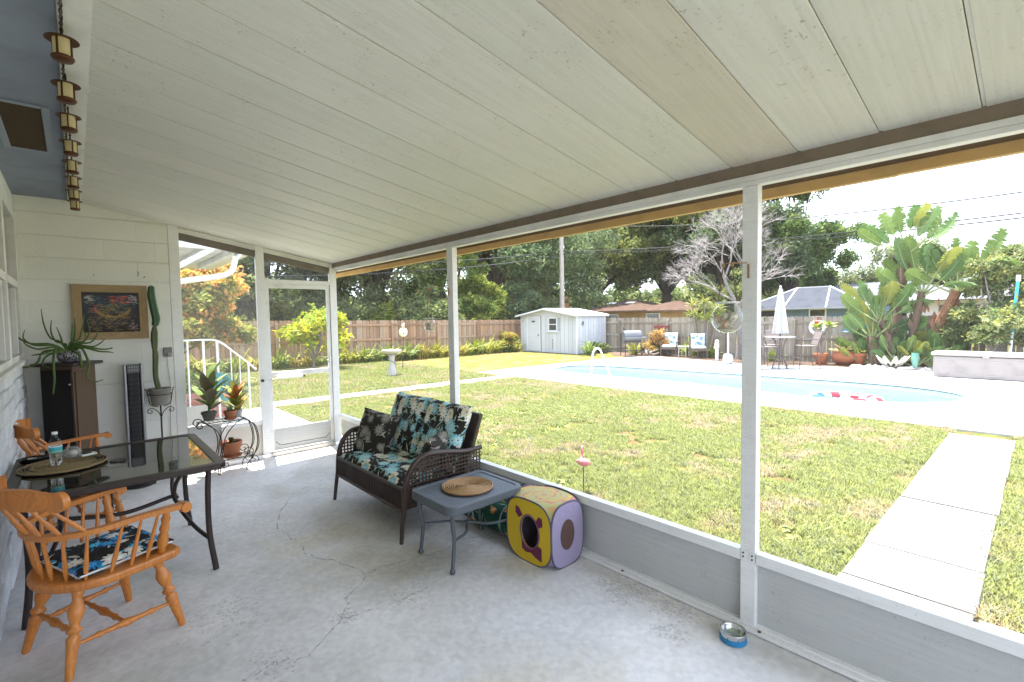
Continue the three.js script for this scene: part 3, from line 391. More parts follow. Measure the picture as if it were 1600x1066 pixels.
// ---------- captain's chairs ----------
M.maple = mat([0.68, 0.26, 0.045], 0.42, { map: rep(T.maple, 2.6, 2.6), bumpMap: rep(T.maple, 2.6, 2.6), bumpScale: 0.0006, phys: 1, clearcoat: 0.25, clearcoatRoughness: 0.3 });
M.mapleX = mat([0.66, 0.25, 0.045], 0.42, { map: rep(T.maple, 2.6, 2.6), bumpMap: rep(T.maple, 2.6, 2.6), bumpScale: 0.0006, phys: 1, clearcoat: 0.25, clearcoatRoughness: 0.3 });
function captainChair(label, pos, ry) {
  const t = thing('captain_chair', label, 'chair', pos, ry, "maple captain's chairs"), sh = [];
  for (let k = 0; k <= 24; k++) { const a = k / 24 * Math.PI; sh.push([0.255 * Math.cos(a) * (1 + 0.02 * Math.sin(a)), -0.02 - 0.235 * Math.sin(a)]); }
  sh.push([-0.262, 0.1], [-0.262, 0.21], [-0.245, 0.235], [-0.1, 0.25], [0, 0.245], [0.1, 0.25], [0.245, 0.235], [0.262, 0.21], [0.262, 0.1]);
  part(t, 'seat', um(ex(sh.map(([x, z]) => [x, -z]), 0.045, 0.014).rotateX(-Math.PI / 2).translate(0, 0.405, 0)), M.mapleX);
  const foot = { fl: V(-0.265, 0, 0.235), fr: V(0.265, 0, 0.235), rl: V(-0.22, 0, -0.235), rr: V(0.22, 0, -0.235) }, top = { fl: V(-0.19, 0.385, 0.16), fr: V(0.19, 0.385, 0.16), rl: V(-0.145, 0.385, -0.15), rr: V(0.145, 0.385, -0.15) };
  for (const k of ['fl', 'fr', 'rl', 'rr']) part(t, 'leg', um(turned(foot[k], top[k], LEG)), M.maple);
  const at = (k, s) => foot[k].clone().lerp(top[k], s);
  part(t, 'stretcher', um(turned(at('fl', 0.36), at('rl', 0.36), STRETCH)), M.maple); part(t, 'stretcher', um(turned(at('fr', 0.36), at('rr', 0.36), STRETCH)), M.maple);
  part(t, 'stretcher', um(turned(at('fl', 0.36).lerp(at('rl', 0.36), 0.5), at('fr', 0.36).lerp(at('rr', 0.36), 0.5), STRETCH)), M.maple); part(t, 'stretcher', um(turned(at('rl', 0.5), at('rr', 0.5), STRETCH)), M.maple);
  // arm bow
  const bow = curve([[-0.315, 0.665, 0.225], [-0.3, 0.668, 0.13], [-0.275, 0.665, 0], [-0.245, 0.66, -0.13], [-0.15, 0.655, -0.235], [0, 0.652, -0.268], [0.15, 0.655, -0.235], [0.245, 0.66, -0.13], [0.275, 0.665, 0], [0.3, 0.668, 0.13], [0.315, 0.665, 0.225]]);
  const P = bow.getPoints(48), bowG = []; for (let k = 0; k < 48; k++) { const wdt = 0.034 + 0.018 * sstep(16, 23, Math.abs(k - 23.5)); const a = P[k], b = P[k + 1].clone().add(P[k + 1].clone().sub(P[k]).multiplyScalar(0.12)); bowG.push(bar(a, b, wdt, 0.024)); }
  for (const s of [-1, 1]) bowG.push(put(new THREE.CylinderGeometry(0.026, 0.026, 0.06, 14), s * 0.317, 0.656, 0.24, 0, 0, Math.PI / 2));
  part(t, 'arm_bow', um(mg(bowG)), M.mapleX);
  for (const s of [-1, 1]) part(t, 'arm_post', um(turned(V(s * 0.232, 0.42, 0.165), V(s * 0.303, 0.66, 0.165), POST)), M.maple);
  for (const s of [-1, 1]) for (const [sx, sz, tt] of [[0.242, 0.09, 0.1], [0.244, 0.02, 0.155], [0.236, -0.06, 0.21]]) part(t, 'spindle', um(turned(V(s * sx, 0.42, sz), bow.getPoint(s < 0 ? tt : 1 - tt), SPIN, 8)), M.maple);
  const crestP = (u) => V(u * 0.285, 0.85 + 0.012 * (1 - u * u), -0.30 - 0.06 * (1 - u * u) + 0.045 * Math.abs(u));
  for (let k = 0; k < 7; k++) { const u = (k - 3) / 3, b = V(u * 0.2, 0.42, -0.225 + 0.08 * u * u), m = bow.getPoint(0.5 + u * 0.19); part(t, 'back_spindle', um(mg(turned(b, m, SPIN, 8), turned(m, crestP(u * 0.82).add(V(0, -0.03, 0)), SPIN, 8))), M.maple); }
  const G = []; for (let k = 0; k < 22; k++) { const u0 = -1 + k / 11, u1 = -1 + (k + 1.1) / 11, um_ = (u0 + u1) / 2, hgt = 0.088 - 0.012 * Math.cos(um_ * 6.2) - 0.012 * Math.abs(um_), a = crestP(u0), b = crestP(u1); G.push(bar(a, b, 0.026, hgt)); }
  for (const s of [-1, 1]) { const a = crestP(s); G.push(put(new THREE.CylinderGeometry(0.044, 0.044, 0.03, 18), a.x, a.y, a.z, Math.PI / 2, 0, s * 0.3)); }
  part(t, 'crest_rail', um(mg(G)), M.mapleX);
  return t;
}
const nearChair = captainChair("maple captain's chair with turned legs and a blue floral seat pad", [0.045, 0, -3.245], 111.7 * deg);
captainChair("maple captain's chair behind the glass table by the speaker cabinet", [-0.03, 0, -5.16], 97 * deg);
{ const g = um(put(puff(0.43, 0.42, 0.05, 8), 0, 0, 0, -Math.PI / 2)); const m = solo('seat_pad', g, M.blueCloth, "black, blue and white floral pad on the captain's chair", 'cushion', undefined, [0.075, 0.452, -3.255], 111.7 * deg);
  part(m, 'piping', tb([[-0.21, 0, -0.205], [0.21, 0, -0.205], [0.21, 0, 0.205], [-0.21, 0, 0.205]].flatMap(([x, y, z]) => [[x * 0.9, y, z], [x, y, z], [x, y, z * 0.9]].sort((a, b) => 0)).map(([x, y, z]) => V(x, y, z)).sort((a, b) => Math.atan2(a.z, a.x) - Math.atan2(b.z, b.x)), 0.005, 60, 5, true), mat([0.75, 0.75, 0.75], 0.9)); }

// ---------- dining table ----------
M.bronze = mat([0.05, 0.037, 0.033], 0.42, { metalness: 0.35, map: rep(T.grime, 3) });
{
  const cx = 0.178, cz = -4.115, hx = 0.507, hz = 0.575, t = thing('dining_table', 'brown metal patio table with dark glass top beside the house wall', 'table', [cx, 0, cz]);
  const c = 0.035, oct = (a, b, k) => [[-a + k, -b], [a - k, -b], [a, -b + k], [a, b - k], [a - k, b], [-a + k, b], [-a, b - k], [-a, -b + k]];
  part(t, 'frame', um(ex(oct(hx, hz, c), 0.034, 0.005, [oct(hx - 0.05, hz - 0.05, c * 0.75)]).rotateX(-Math.PI / 2).translate(0, 0.705, 0)), M.bronze);
  part(t, 'glass_top', ex(oct(hx - 0.046, hz - 0.046, c * 0.75), 0.006).rotateX(-Math.PI / 2).translate(0, 0.714, 0), mat([0.05, 0.05, 0.045], 0.03, { phys: 1, transmission: 0.45, thickness: 0, ior: 1.6, clearcoat: 0.6, clearcoatRoughness: 0.02 }));
  part(t, 'umbrella_collar', um(mg(tb([[0.02, 0.716, 0.01], [0.045, 0.716, 0.035], [0.02, 0.716, 0.06], [-0.005, 0.716, 0.035]], 0.006, 24, 6, true))), M.bronze);
  for (const sx of [-1, 1]) for (const sz of [-1, 1]) {
    part(t, 'leg', um(limb([[sx * 0.43, 0.69, sz * 0.46], [sx * 0.42, 0.5, sz * 0.455], [sx * 0.42, 0.25, sz * 0.455], [sx * 0.445, 0.0, sz * 0.475]], [0.017, 0.017, 0.0185], 14, 10)), M.bronze);
    part(t, 'brace', um(limb([[sx * 0.425, 0.2, sz * 0.45], [sx * 0.36, 0.26, sz * 0.3], [sx * 0.30, 0.36, sz * 0.07], [sx * 0.29, 0.48, sz * 0.06], [sx * 0.33, 0.62, sz * 0.2], [sx * 0.38, 0.69, sz * 0.33]], [0.013], 20, 8)), M.bronze);
  }
  part(t, 'stretcher', um(mg(tb([[-0.3, 0.41, 0], [0, 0.36, 0], [0.3, 0.41, 0]], 0.014, 16, 8), rod(V(-0.3, 0.41, -0.07), V(-0.3, 0.41, 0.07), 0.012), rod(V(0.3, 0.41, -0.07), V(0.3, 0.41, 0.07), 0.012))), M.bronze);
  part(t, 'umbrella_holder', um(mg(tb(ring(12, 0.045, 0.045).map(([x, z]) => [x, 0.55, z]), 0.007, 24, 6, true), rod(V(0.045, 0.55, 0), V(0.045, 0.69, 0), 0.006), rod(V(-0.045, 0.55, 0), V(-0.045, 0.37, 0), 0.006))), M.bronze);
}
function coil(R, r, y, wob) { const G = []; const n = Math.floor(R / (r * 2.1)); for (let k = 0; k <= n; k++) { const q = r + k * r * 2.1, pts = []; const m = Math.max(8, Math.floor(q * 120)); for (let j = 0; j < m; j++) { const a = j / m * 6.283, e = 1 + wob * (vnoise(j * 0.9, k * 3, 99, 5) - 0.5); pts.push(V(Math.cos(a) * q * e, y + (j % 2 ? r * 0.35 : 0), Math.sin(a) * q * e)); } G.push(new THREE.TubeGeometry(curve(pts, true), m, r, 4, true)); } return mg(G); }
M.straw = mat([0.5, 0.31, 0.15], 0.85, { map: rep(T.wood, 12), bumpMap: rep(T.fine, 20), bumpScale: 0.001 });
M.rush = mat([0.33, 0.24, 0.11], 0.85, { map: rep(T.wood, 12) });
{
  const a = solo('round_placemat', um(coil(0.178, 0.0062, 0.0075, 0.02)), M.straw, 'tan coiled straw placemat on the grey side table', 'placemat', undefined, [1.985, 0.452, -2.685]);
  const b = solo('round_placemat', um(coil(0.205, 0.0075, 0.0085, 0.02)), M.rush, 'olive woven round placemat on the glass table', 'placemat', undefined, [-0.09, 0.722, -4.215]);
  part(a, 'backing', um(cy(0.18, 0.18, 0.005, 0, 0.0025, 0, 40)), mat([0.2, 0.11, 0.05], 0.9)); part(b, 'backing', um(cy(0.207, 0.207, 0.005, 0, 0.0025, 0, 40)), mat([0.1, 0.07, 0.03], 0.9));
  part(b, 'whipping', mg(Array.from({ length: 60 }, (_, k) => { const an = k / 60 * 6.283; return bar(V(Math.cos(an) * 0.16, 0.0155, Math.sin(an) * 0.16), V(Math.cos(an + 0.1) * 0.213, 0.0125, Math.sin(an + 0.1) * 0.213), 0.003, 0.003); })), M.black);
}
{
  const b = thing('water_bottle', 'clear plastic water bottle with teal label on the glass table', 'bottle', [-0.125, 0.738, -4.19]);
  const prof = [[0.0, 0.002], [0.026, 0.0], [0.032, 0.006], [0.032, 0.03], [0.029, 0.036], [0.032, 0.042], [0.029, 0.052], [0.032, 0.06], [0.029, 0.07], [0.032, 0.08], [0.032, 0.135], [0.03, 0.145], [0.024, 0.165], [0.014, 0.182], [0.0125, 0.2]];
  part(b, 'bottle_body', la(prof, 24), mat([0.97, 0.98, 0.98], 0.05, { phys: 1, transmission: 1, thickness: 0, ior: 1.4 }));
  part(b, 'water', la([[0, 0.004], [0.0265, 0.004], [0.0285, 0.04], [0.0285, 0.1], [0, 0.1]], 20), mat([0.96, 0.98, 0.98], 0.03, { phys: 1, transmission: 1, thickness: 0.05, ior: 1.33 }));
  part(b, 'label_band', la([[0.0328, 0.086], [0.0328, 0.126]], 24), mat([1, 1, 1], 0.5, { map: ctex(256, 64, (c) => { c.fillStyle = '#2f9fae'; c.fillRect(0, 0, 256, 64); c.fillStyle = '#e8eef0'; c.fillRect(0, 0, 256, 9); c.fillRect(70, 14, 70, 34); c.fillStyle = '#b9cf3d'; c.fillRect(0, 50, 256, 6); c.fillStyle = '#1d5f74'; c.fillRect(80, 22, 50, 6); c.fillRect(84, 34, 40, 5); }) }));
  part(b, 'cap', cy(0.0145, 0.0145, 0.014, 0, 0.207, 0, 18), mat([0.85, 0.86, 0.87], 0.4));
  const j = thing('glass_jar', 'ribbed round glass jar behind the water bottle', 'jar', [-0.05, 0.738, -4.33]);
  const G = la([[0.001, 0], [0.025, 0], [0.042, 0.02], [0.046, 0.04], [0.04, 0.062], [0.028, 0.072], [0.03, 0.08]], 32), p = G.attributes.position; for (let i = 0; i < p.count; i++) { const a = Math.atan2(p.getZ(i), p.getX(i)), k = 1 + 0.06 * Math.cos(a * 8); p.setX(i, p.getX(i) * k); p.setZ(i, p.getZ(i) * k); } G.computeVertexNormals();
  part(j, 'jar_body', G, mat([0.8, 0.82, 0.8], 0.06, { phys: 1, transmission: 0.85, thickness: 0 })); part(j, 'contents', sp(0.03, 0, 0.034, 0, [1, 0.85, 1]), mat([0.5, 0.45, 0.4], 0.8));
  const a = thing('ashtray', 'black oval ashtray with odds and ends on the glass table', 'ashtray', [-0.235, 0.728, -4.45]);
  part(a, 'dish', put(la([[0.001, 0], [0.06, 0], [0.075, 0.03], [0.07, 0.032], [0.056, 0.008], [0.001, 0.008]], 24), 0, 0, 0, 0, 0, 0, [1.1, 1, 0.8]), mat([0.015, 0.015, 0.016], 0.25)); part(a, 'stubs', mg(rod(V(-0.03, 0.016, 0), V(0.01, 0.03, 0.02), 0.004), rod(V(0.02, 0.016, -0.01), V(0.05, 0.02, 0.01), 0.004), rb(0.03, 0.012, 0.02, 0.003, -0.02, 0.02, -0.02), rb(0.02, 0.01, 0.03, 0.003, 0.025, 0.018, 0.012)), mat([0.5, 0.47, 0.42], 0.8));
  const l = thing('compact_case', 'small white and black flat case on the woven placemat', 'case', [0.03, 0.738, -4.36], 0.3); part(l, 'shell', rb(0.085, 0.014, 0.055, 0.007, 0, 0.007, 0), mat([0.72, 0.72, 0.7], 0.35)); part(l, 'screen', rb(0.045, 0.003, 0.035, 0.001, -0.008, 0.0155, 0), M.black);
  solo('coaster', um(cy(0.045, 0.045, 0.006, 0, 0.003, 0, 28)), mat([0.05, 0.045, 0.04], 0.6), 'thin dark round coaster on the glass table', 'coaster', undefined, [0.175, 0.718, -4.13]);
}

// ---------- wicker loveseat ----------
T.weave = dtex(128, (u, v) => { const a = Math.abs(Math.sin(u * Math.PI * 8)), b = Math.abs(Math.sin(v * Math.PI * 8)), odd = (Math.floor(u * 8) + Math.floor(v * 8)) & 1; return 0.25 + 0.75 * (odd ? a : b) * (0.6 + 0.4 * (odd ? b : a)); });
M.wicker = mat([0.062, 0.036, 0.024], 0.5, { map: rep(T.weave, 9), bumpMap: rep(T.weave, 9), bumpScale: 0.006 });
M.rattan = mat([0.06, 0.036, 0.026], 0.42, { map: rep(T.wood, 6) });
{
  const t = thing('wicker_loveseat', 'dark brown wicker loveseat with floral cushions against the screen wall', 'loveseat', [2.06, 0, -3.7]);
  const hz = 0.6, F = -0.36;                       // front x (local), sitter faces -x
  for (const s of [-1, 1]) {
    part(t, 'leg', um(limb([[F + 0.05, 0.42, s * hz], [F + 0.01, 0.2, s * hz], [F - 0.015, 0, s * (hz + 0.005)]], [0.022, 0.018, 0.015], 10, 8)), M.rattan);
    part(t, 'leg', um(limb([[0.3, 0.4, s * (hz - 0.02)], [0.33, 0.2, s * (hz - 0.02)], [0.37, 0, s * hz]], [0.02, 0.017, 0.015], 8, 8)), M.rattan);
    const arch = [[F + 0.02, 0.25, s * hz], [F + 0.035, 0.42, s * hz], [F + 0.09, 0.545, s * (hz + 0.01)], [F + 0.19, 0.61, s * (hz + 0.015)], [F + 0.35, 0.605, s * (hz + 0.015)], [F + 0.55, 0.57, s * (hz + 0.01)], [F + 0.66, 0.57, s * (hz + 0.015)], [F + 0.72, 0.575, s * (hz + 0.02)]];
    part(t, 'arm_frame', um(tb(arch, 0.021, 36, 8)), M.rattan);
    const cv = curve(arch), top = (x) => { let best = 0.4; for (let k = 0; k <= 60; k++) { const q = cv.getPoint(k / 60); if (Math.abs(q.x - x) < 0.014 && q.y > best) best = q.y; } return best; };
    const G = [], z = s * hz; for (let x = F + 0.06; x < F + 0.74; x += 0.03) G.push(bx(0.011, top(x) - 0.24, 0.007, x, (top(x) + 0.24) / 2, z));
    for (let y = 0.26; y < 0.6; y += 0.03) { let x0 = F + 0.045; while (x0 < F + 0.5 && top(x0) < y) x0 += 0.008; let x1 = F + 0.74; while (x1 > x0 && top(x1) < y) x1 -= 0.008; if (x1 - x0 > 0.03) G.push(bx(x1 - x0, 0.011, 0.007, (x0 + x1) / 2, y, z + 0.003 * s)); }
    part(t, 'arm_weave', um(mg(G)), M.rattan);
  }
  part(t, 'seat_frame', um(mg(rb(0.03, 0.15, 2 * hz - 0.03, 0.012, F + 0.035, 0.3, 0), rb(0.62, 0.15, 0.03, 0.01, 0, 0.3, -hz + 0.03), rb(0.62, 0.15, 0.03, 0.01, 0, 0.3, hz - 0.03), b2(F + 0.05, 0.3, 0.31, 0.33, -hz + 0.05, hz - 0.05))), M.wicker);
  part(t, 'front_rail', um(mg(rod(V(F + 0.02, 0.385, -hz), V(F + 0.02, 0.385, hz), 0.013), rod(V(F + 0.015, 0.225, -hz), V(F + 0.015, 0.225, hz), 0.013))), M.rattan);
  part(t, 'apron', um(mg(Array.from({ length: 40 }, (_, k) => bx(0.006, 0.15, 0.009, F + 0.017, 0.305, -hz + 0.03 + k * 0.0292)))), M.rattan);
  part(t, 'backrest', um(bx(0.03, 0.58, 2 * hz - 0.02, 0.275, 0.55, 0, 0, 0, -0.36)), M.wicker);
  const bt = V(0.385, 0.825, 0), bb = V(0.185, 0.29, 0);
  part(t, 'back_frame', um(mg(tb([[bb.x, bb.y, -hz + 0.01], [bt.x, bt.y, -hz + 0.01]].concat([]), 0.02, 4, 8), tb([[bb.x, bb.y, hz - 0.01], [bt.x, bt.y, hz - 0.01]], 0.02, 4, 8), rod(V(bt.x, bt.y, -hz), V(bt.x, bt.y, hz), 0.02))), M.rattan);
  const grp = 'cushions of the wicker loveseat';
  solo('seat_cushion', um(put(puff(1.1, 0.6, 0.115, 10, 20), 0, 0, 0, 0, Math.PI / 2, 0).rotateZ(Math.PI / 2).rotateY(0), 1, 0.2, 0.1), M.aqua, 'long aqua and black floral seat cushion on the wicker loveseat', 'cushion', grp, [2.02, 0.39, -3.7]);
  for (const [dz, lab] of [[-0.29, 'aqua floral back cushion at the far end of the loveseat'], [0.29, 'aqua floral back cushion at the near end of the loveseat']]) { const g = um(put(puff(0.585, 0.55, 0.13, 8), 0, 0, 0, 0, -Math.PI / 2, 0), 1, dz, 0.3); g.rotateZ(-0.36); solo('back_cushion', g, M.aqua, lab, 'cushion', grp, [2.27, 0.655, -3.7 + dz]); }
  for (const [p, e, w, lab] of [[[1.99, 0.585, -4.07], [-0.36, 0.32, 0.12], 0.42, 'charcoal leaf-print throw pillow at the far end of the loveseat'], [[2.08, 0.55, -3.28], [-0.35, -1.05, 0.2], 0.34, 'grey leaf-print throw pillow turned edge-on by the near arm']]) { const g = um(puff(w, w, 0.15, 2.6)); put(g, 0, 0, 0, 0, -Math.PI / 2, 0); put(g, 0, 0, 0, 0, 0, e[0]); put(g, 0, 0, 0, 0, e[1], 0); put(g, 0, 0, 0, e[2], 0, 0); solo('throw_pillow', g, M.greyPrint, lab, 'pillow', 'throw pillows', p); }
}

// ---------- grey side table ----------
M.slate = mat([0.1, 0.117, 0.135], 0.45, { metalness: 0.25, map: rep(T.mildew, 2.2), bumpMap: rep(T.fine, 3), bumpScale: 0.002 });
{
  const cx = 1.98, cz = -2.685, t = thing('side_table', 'grey metal side table between loveseat and pet cube', 'table', [cx, 0, cz]);
  const rr_ = (a, b, r) => { const o = []; for (const [sx, sy, a0] of [[1, 1, 0], [-1, 1, 1], [-1, -1, 2], [1, -1, 3]]) for (let k = 0; k <= 5; k++) { const an = (a0 + k / 5) * Math.PI / 2; o.push([sx * (a - r) + r * Math.cos(an), sy * (b - r) + r * Math.sin(an)]); } return o; };
  part(t, 'table_top', um(mg(ex(rr_(0.31, 0.245, 0.06), 0.06, 0.008, [rr_(0.285, 0.22, 0.045)]).rotateX(-Math.PI / 2).translate(0, 0.422, 0), ex(rr_(0.286, 0.221, 0.045), 0.012).rotateX(-Math.PI / 2).translate(0, 0.44, 0))), M.slate);
  for (const sx of [-1, 1]) for (const sz of [-1, 1]) { const l = part(t, 'leg', um(limb([[sx * 0.265, 0.41, sz * 0.2], [sx * 0.262, 0.3, sz * 0.198], [sx * 0.245, 0.2, sz * 0.185], [sx * 0.265, 0.03, sz * 0.19]], [0.016, 0.0145, 0.013, 0.013], 14, 10)), M.slate); part(l, 'foot', um(la([[0.001, 0], [0.014, 0.002], [0.019, 0.014], [0.016, 0.028], [0.012, 0.034]], 14).translate(sx * 0.265, 0, sz * 0.19)), M.slate); }
  for (const sz of [-1, 1]) part(t, 'brace', um(tb([[-0.25, 0.205, sz * 0.188], [-0.1, 0.2, sz * 0.12], [0, 0.205, sz * 0.012], [0.1, 0.2, sz * 0.12], [0.25, 0.205, sz * 0.188]], 0.0095, 24, 8)), M.slate);
}
// ---------- pet cube, rolled mat, bowl ----------
{
  const cx = 2.325, cz = -2.27, hx = 0.155, hz = 0.21, H = 0.42, t = thing('pet_cube', 'collapsible pet cube with yellow animal face and purple side', 'pet cube', [cx, 0, cz]);
  const sq = (a, b, n = 28, p = 3.2) => Array.from({ length: n }, (_, k) => { const an = k / n * 6.2832, c = Math.cos(an), s = Math.sin(an); return [a * Math.sign(c) * Math.pow(Math.abs(c), 2 / p), b * Math.sign(s) * Math.pow(Math.abs(s), 2 / p)]; });
  const pucker = dtex(256, (u, v) => { const a = Math.atan2(v - 0.5, u - 0.5); return 0.5 + 0.5 * Math.sin(a * 70 + 4 * fbm(u, v, 8, 2, 6)); }); pucker.wrapS = pucker.wrapT = THREE.ClampToEdgeWrapping;
  const yel = mat([0.72, 0.5, 0.02], 0.7, { bumpMap: rep(T.fine, 6), bumpScale: 0.004, side: THREE.DoubleSide }), pur = mat([0.29, 0.25, 0.37], 0.75, { bumpMap: rep(T.grime, 3), bumpScale: 0.012, side: THREE.DoubleSide }), dark = mat([0.14, 0.13, 0.155], 0.9, { side: THREE.DoubleSide }), plum = mat([0.13, 0.018, 0.06], 0.8), pipe = mat([0.1, 0.085, 0.12], 0.8), brown = mat([0.1, 0.055, 0.042], 0.95, { bumpMap: rep(T.fine, 20), bumpScale: 0.002 });
  const hole = ring(24, 0.082, 0.105, 0.015, 0.0);
  const face = ex(sq(hz, H / 2), 0.004, 0, [hole]);
  const orient = (g) => g.rotateY(-Math.PI / 2);
  part(t, 'front_panel', um(orient(face.translate(0, H / 2, 0)).translate(-hx, 0, 0)), yel, 'yellow front panel with a cut-out');
  const an = (pts, z = 0.004) => orient(ex(pts, 0.003).translate(0, H / 2, z)).translate(-hx, 0, 0);
  part(t, 'ear', an([[-0.115, 0.145], [-0.085, 0.14], [-0.05, 0.095], [-0.085, 0.07], [-0.118, 0.1]]), plum); part(t, 'ear', an([[0.075, 0.085], [0.1, 0.125], [0.13, 0.12], [0.135, 0.07], [0.1, 0.05]]), plum);
  part(t, 'face_border', um(orient(ex(ring(28, 0.094, 0.118, 0.015, 0), 0.003, 0, [hole]).translate(0, H / 2, 0.0035)).translate(-hx, 0, 0)), mat([0.2, 0.09, 0.13], 0.8));
  part(t, 'body_patch', an([[-0.06, -0.075], [-0.02, -0.11], [0.03, -0.115], [0.09, -0.07], [0.125, -0.08], [0.125, -0.165], [0.07, -0.155], [0.03, -0.135], [-0.02, -0.145], [-0.055, -0.13]], 0.0045), plum);
  part(t, 'side_panel', um(ex(sq(hx, H / 2), 0.004).translate(0, H / 2, hz)), pur, 'purple side panel'); part(t, 'mesh_disc', um(ex(ring(28, 0.066, 0.1, -0.005, 0.0), 0.003).translate(0, H / 2, hz + 0.004)), brown);
  part(t, 'side_panel', um(ex(sq(hx, H / 2), 0.004).translate(0, H / 2, -hz)), pur); part(t, 'back_panel', um(orient(ex(sq(hz, H / 2), 0.004).translate(0, H / 2, 0)).translate(hx, 0, 0)), dark);
  const dye = ctex(256, 256, (c) => { for (let r = 180; r > 4; r -= 7) { c.fillStyle = ['#d9c35a', '#d68f86', '#c9c07a', '#b9c486', '#d9b07a'][(r / 7 | 0) % 5]; c.beginPath(); for (let k = 0; k < 60; k++) { const a = k / 60 * 6.283, q = r * (1 + 0.12 * Math.sin(a * 3 + r) + 0.05 * Math.sin(a * 9 + r * 2)); c.lineTo(120 + q * Math.cos(a), 120 + q * Math.sin(a)); } c.fill(); } });
  const drape = (sgn) => { const g = new THREE.PlaneGeometry(2, 2, 20, 20), p = g.attributes.position; for (let i = 0; i < p.count; i++) { const u = p.getX(i), v = p.getY(i), q = Math.pow(Math.abs(u * v), 3.2), y = H / 2 + sgn * (H / 2 - 0.004) * Math.pow(clamp(1 - q), 1 / 3.2) * (1 + (sgn > 0 ? 0.03 * (1 - u * u) * (1 - v * v) - 0.05 * (Math.pow(u * u, 2) * (1 - v * v)) * 0.2 : 0)); p.setXYZ(i, u * hx * 0.995, y, v * hz * 0.995); } g.computeVertexNormals(); return g; };
  part(t, 'top_panel', um(drape(1), 2.4, 0.5, 0.5), mat([0.8, 0.8, 0.78], 0.75, { map: dye, side: THREE.DoubleSide }), 'yellow and pink swirled top');
  part(t, 'bottom_panel', um(drape(-1)), pur);
  for (const z of [-hz, hz]) part(t, 'piping', tb(sq(hx, H / 2).map(([x, y]) => [x, y + H / 2, z]), 0.006, 56, 6, true), pipe);
  for (const x of [-hx, hx]) part(t, 'piping', tb(sq(hz, H / 2).map(([z, y]) => [x, y + H / 2, z]), 0.006, 56, 6, true), pipe);
  part(t, 'toy', mg(sp(0.016, -0.02, 0.2, 0.02), rod(V(-0.02, 0.2, 0.02), V(-0.02, 0.4, 0.02), 0.002)), M.black);
  const r = thing('rolled_mat', 'rolled jungle-print mat tied with straps beneath the side table', 'rolled mat', [2.36, 0, -2.82]);
  const sprl = []; for (let k = 0; k <= 70; k++) { const a = k / 70 * 6.283 * 3, q = 0.05 + 0.068 * k / 70; sprl.push([Math.cos(a) * q, Math.sin(a) * q * 0.95]); } const inner = sprl.slice().reverse().map(([x, y]) => { const l = Math.hypot(x, y); return [x * (l - 0.012) / l, y * (l - 0.012) / l]; });
  part(r, 'mat', um(mg(ex(sprl.concat(inner), 0.62, 0).translate(0, 0.114, 0), put(cy(0.117, 0.117, 0.6, 0, 0, 0, 26), 0, 0.114, 0, Math.PI / 2))), M.jungle);
  for (const z of [-0.15, 0.17]) part(r, 'strap', tb(ring(24, 0.119).map(([x, y]) => [x, y + 0.119, z]), 0.006, 40, 5, true), mat([0.3, 0.36, 0.36], 0.8));
  const b = thing('pet_bowl', 'steel pet bowl with blue band by the screen wall base', 'bowl', [2.37, 0.001, -1.01]); b.scale.setScalar(0.88);
  part(b, 'bowl_shell', la([[0.001, 0.012], [0.05, 0.012], [0.06, 0.05], [0.064, 0.058], [0.07, 0.06], [0.072, 0.056], [0.07, 0.03]], 36), M.steel);
  part(b, 'rubber_base', la([[0.064, 0.0], [0.0725, 0.001], [0.0715, 0.03], [0.0705, 0.032]], 36), mat([0.02, 0.2, 0.4], 0.5), 'blue rubber base band'); for (let k = 0; k < 8; k++) { const a = k / 8 * 6.283; part(b, 'paw_mark', sp(0.006, Math.cos(a) * 0.0712, 0.034, Math.sin(a) * 0.0712, [0.6, 1.3, 0.6], 8, 6), mat([0.01, 0.2, 0.48], 0.5)); }
  part(b, 'water', cy(0.056, 0.056, 0.002, 0, 0.034, 0, 30), mat([0.9, 0.95, 0.95], 0.02, { phys: 1, transmission: 1, thickness: 0, ior: 1.33 }));
}
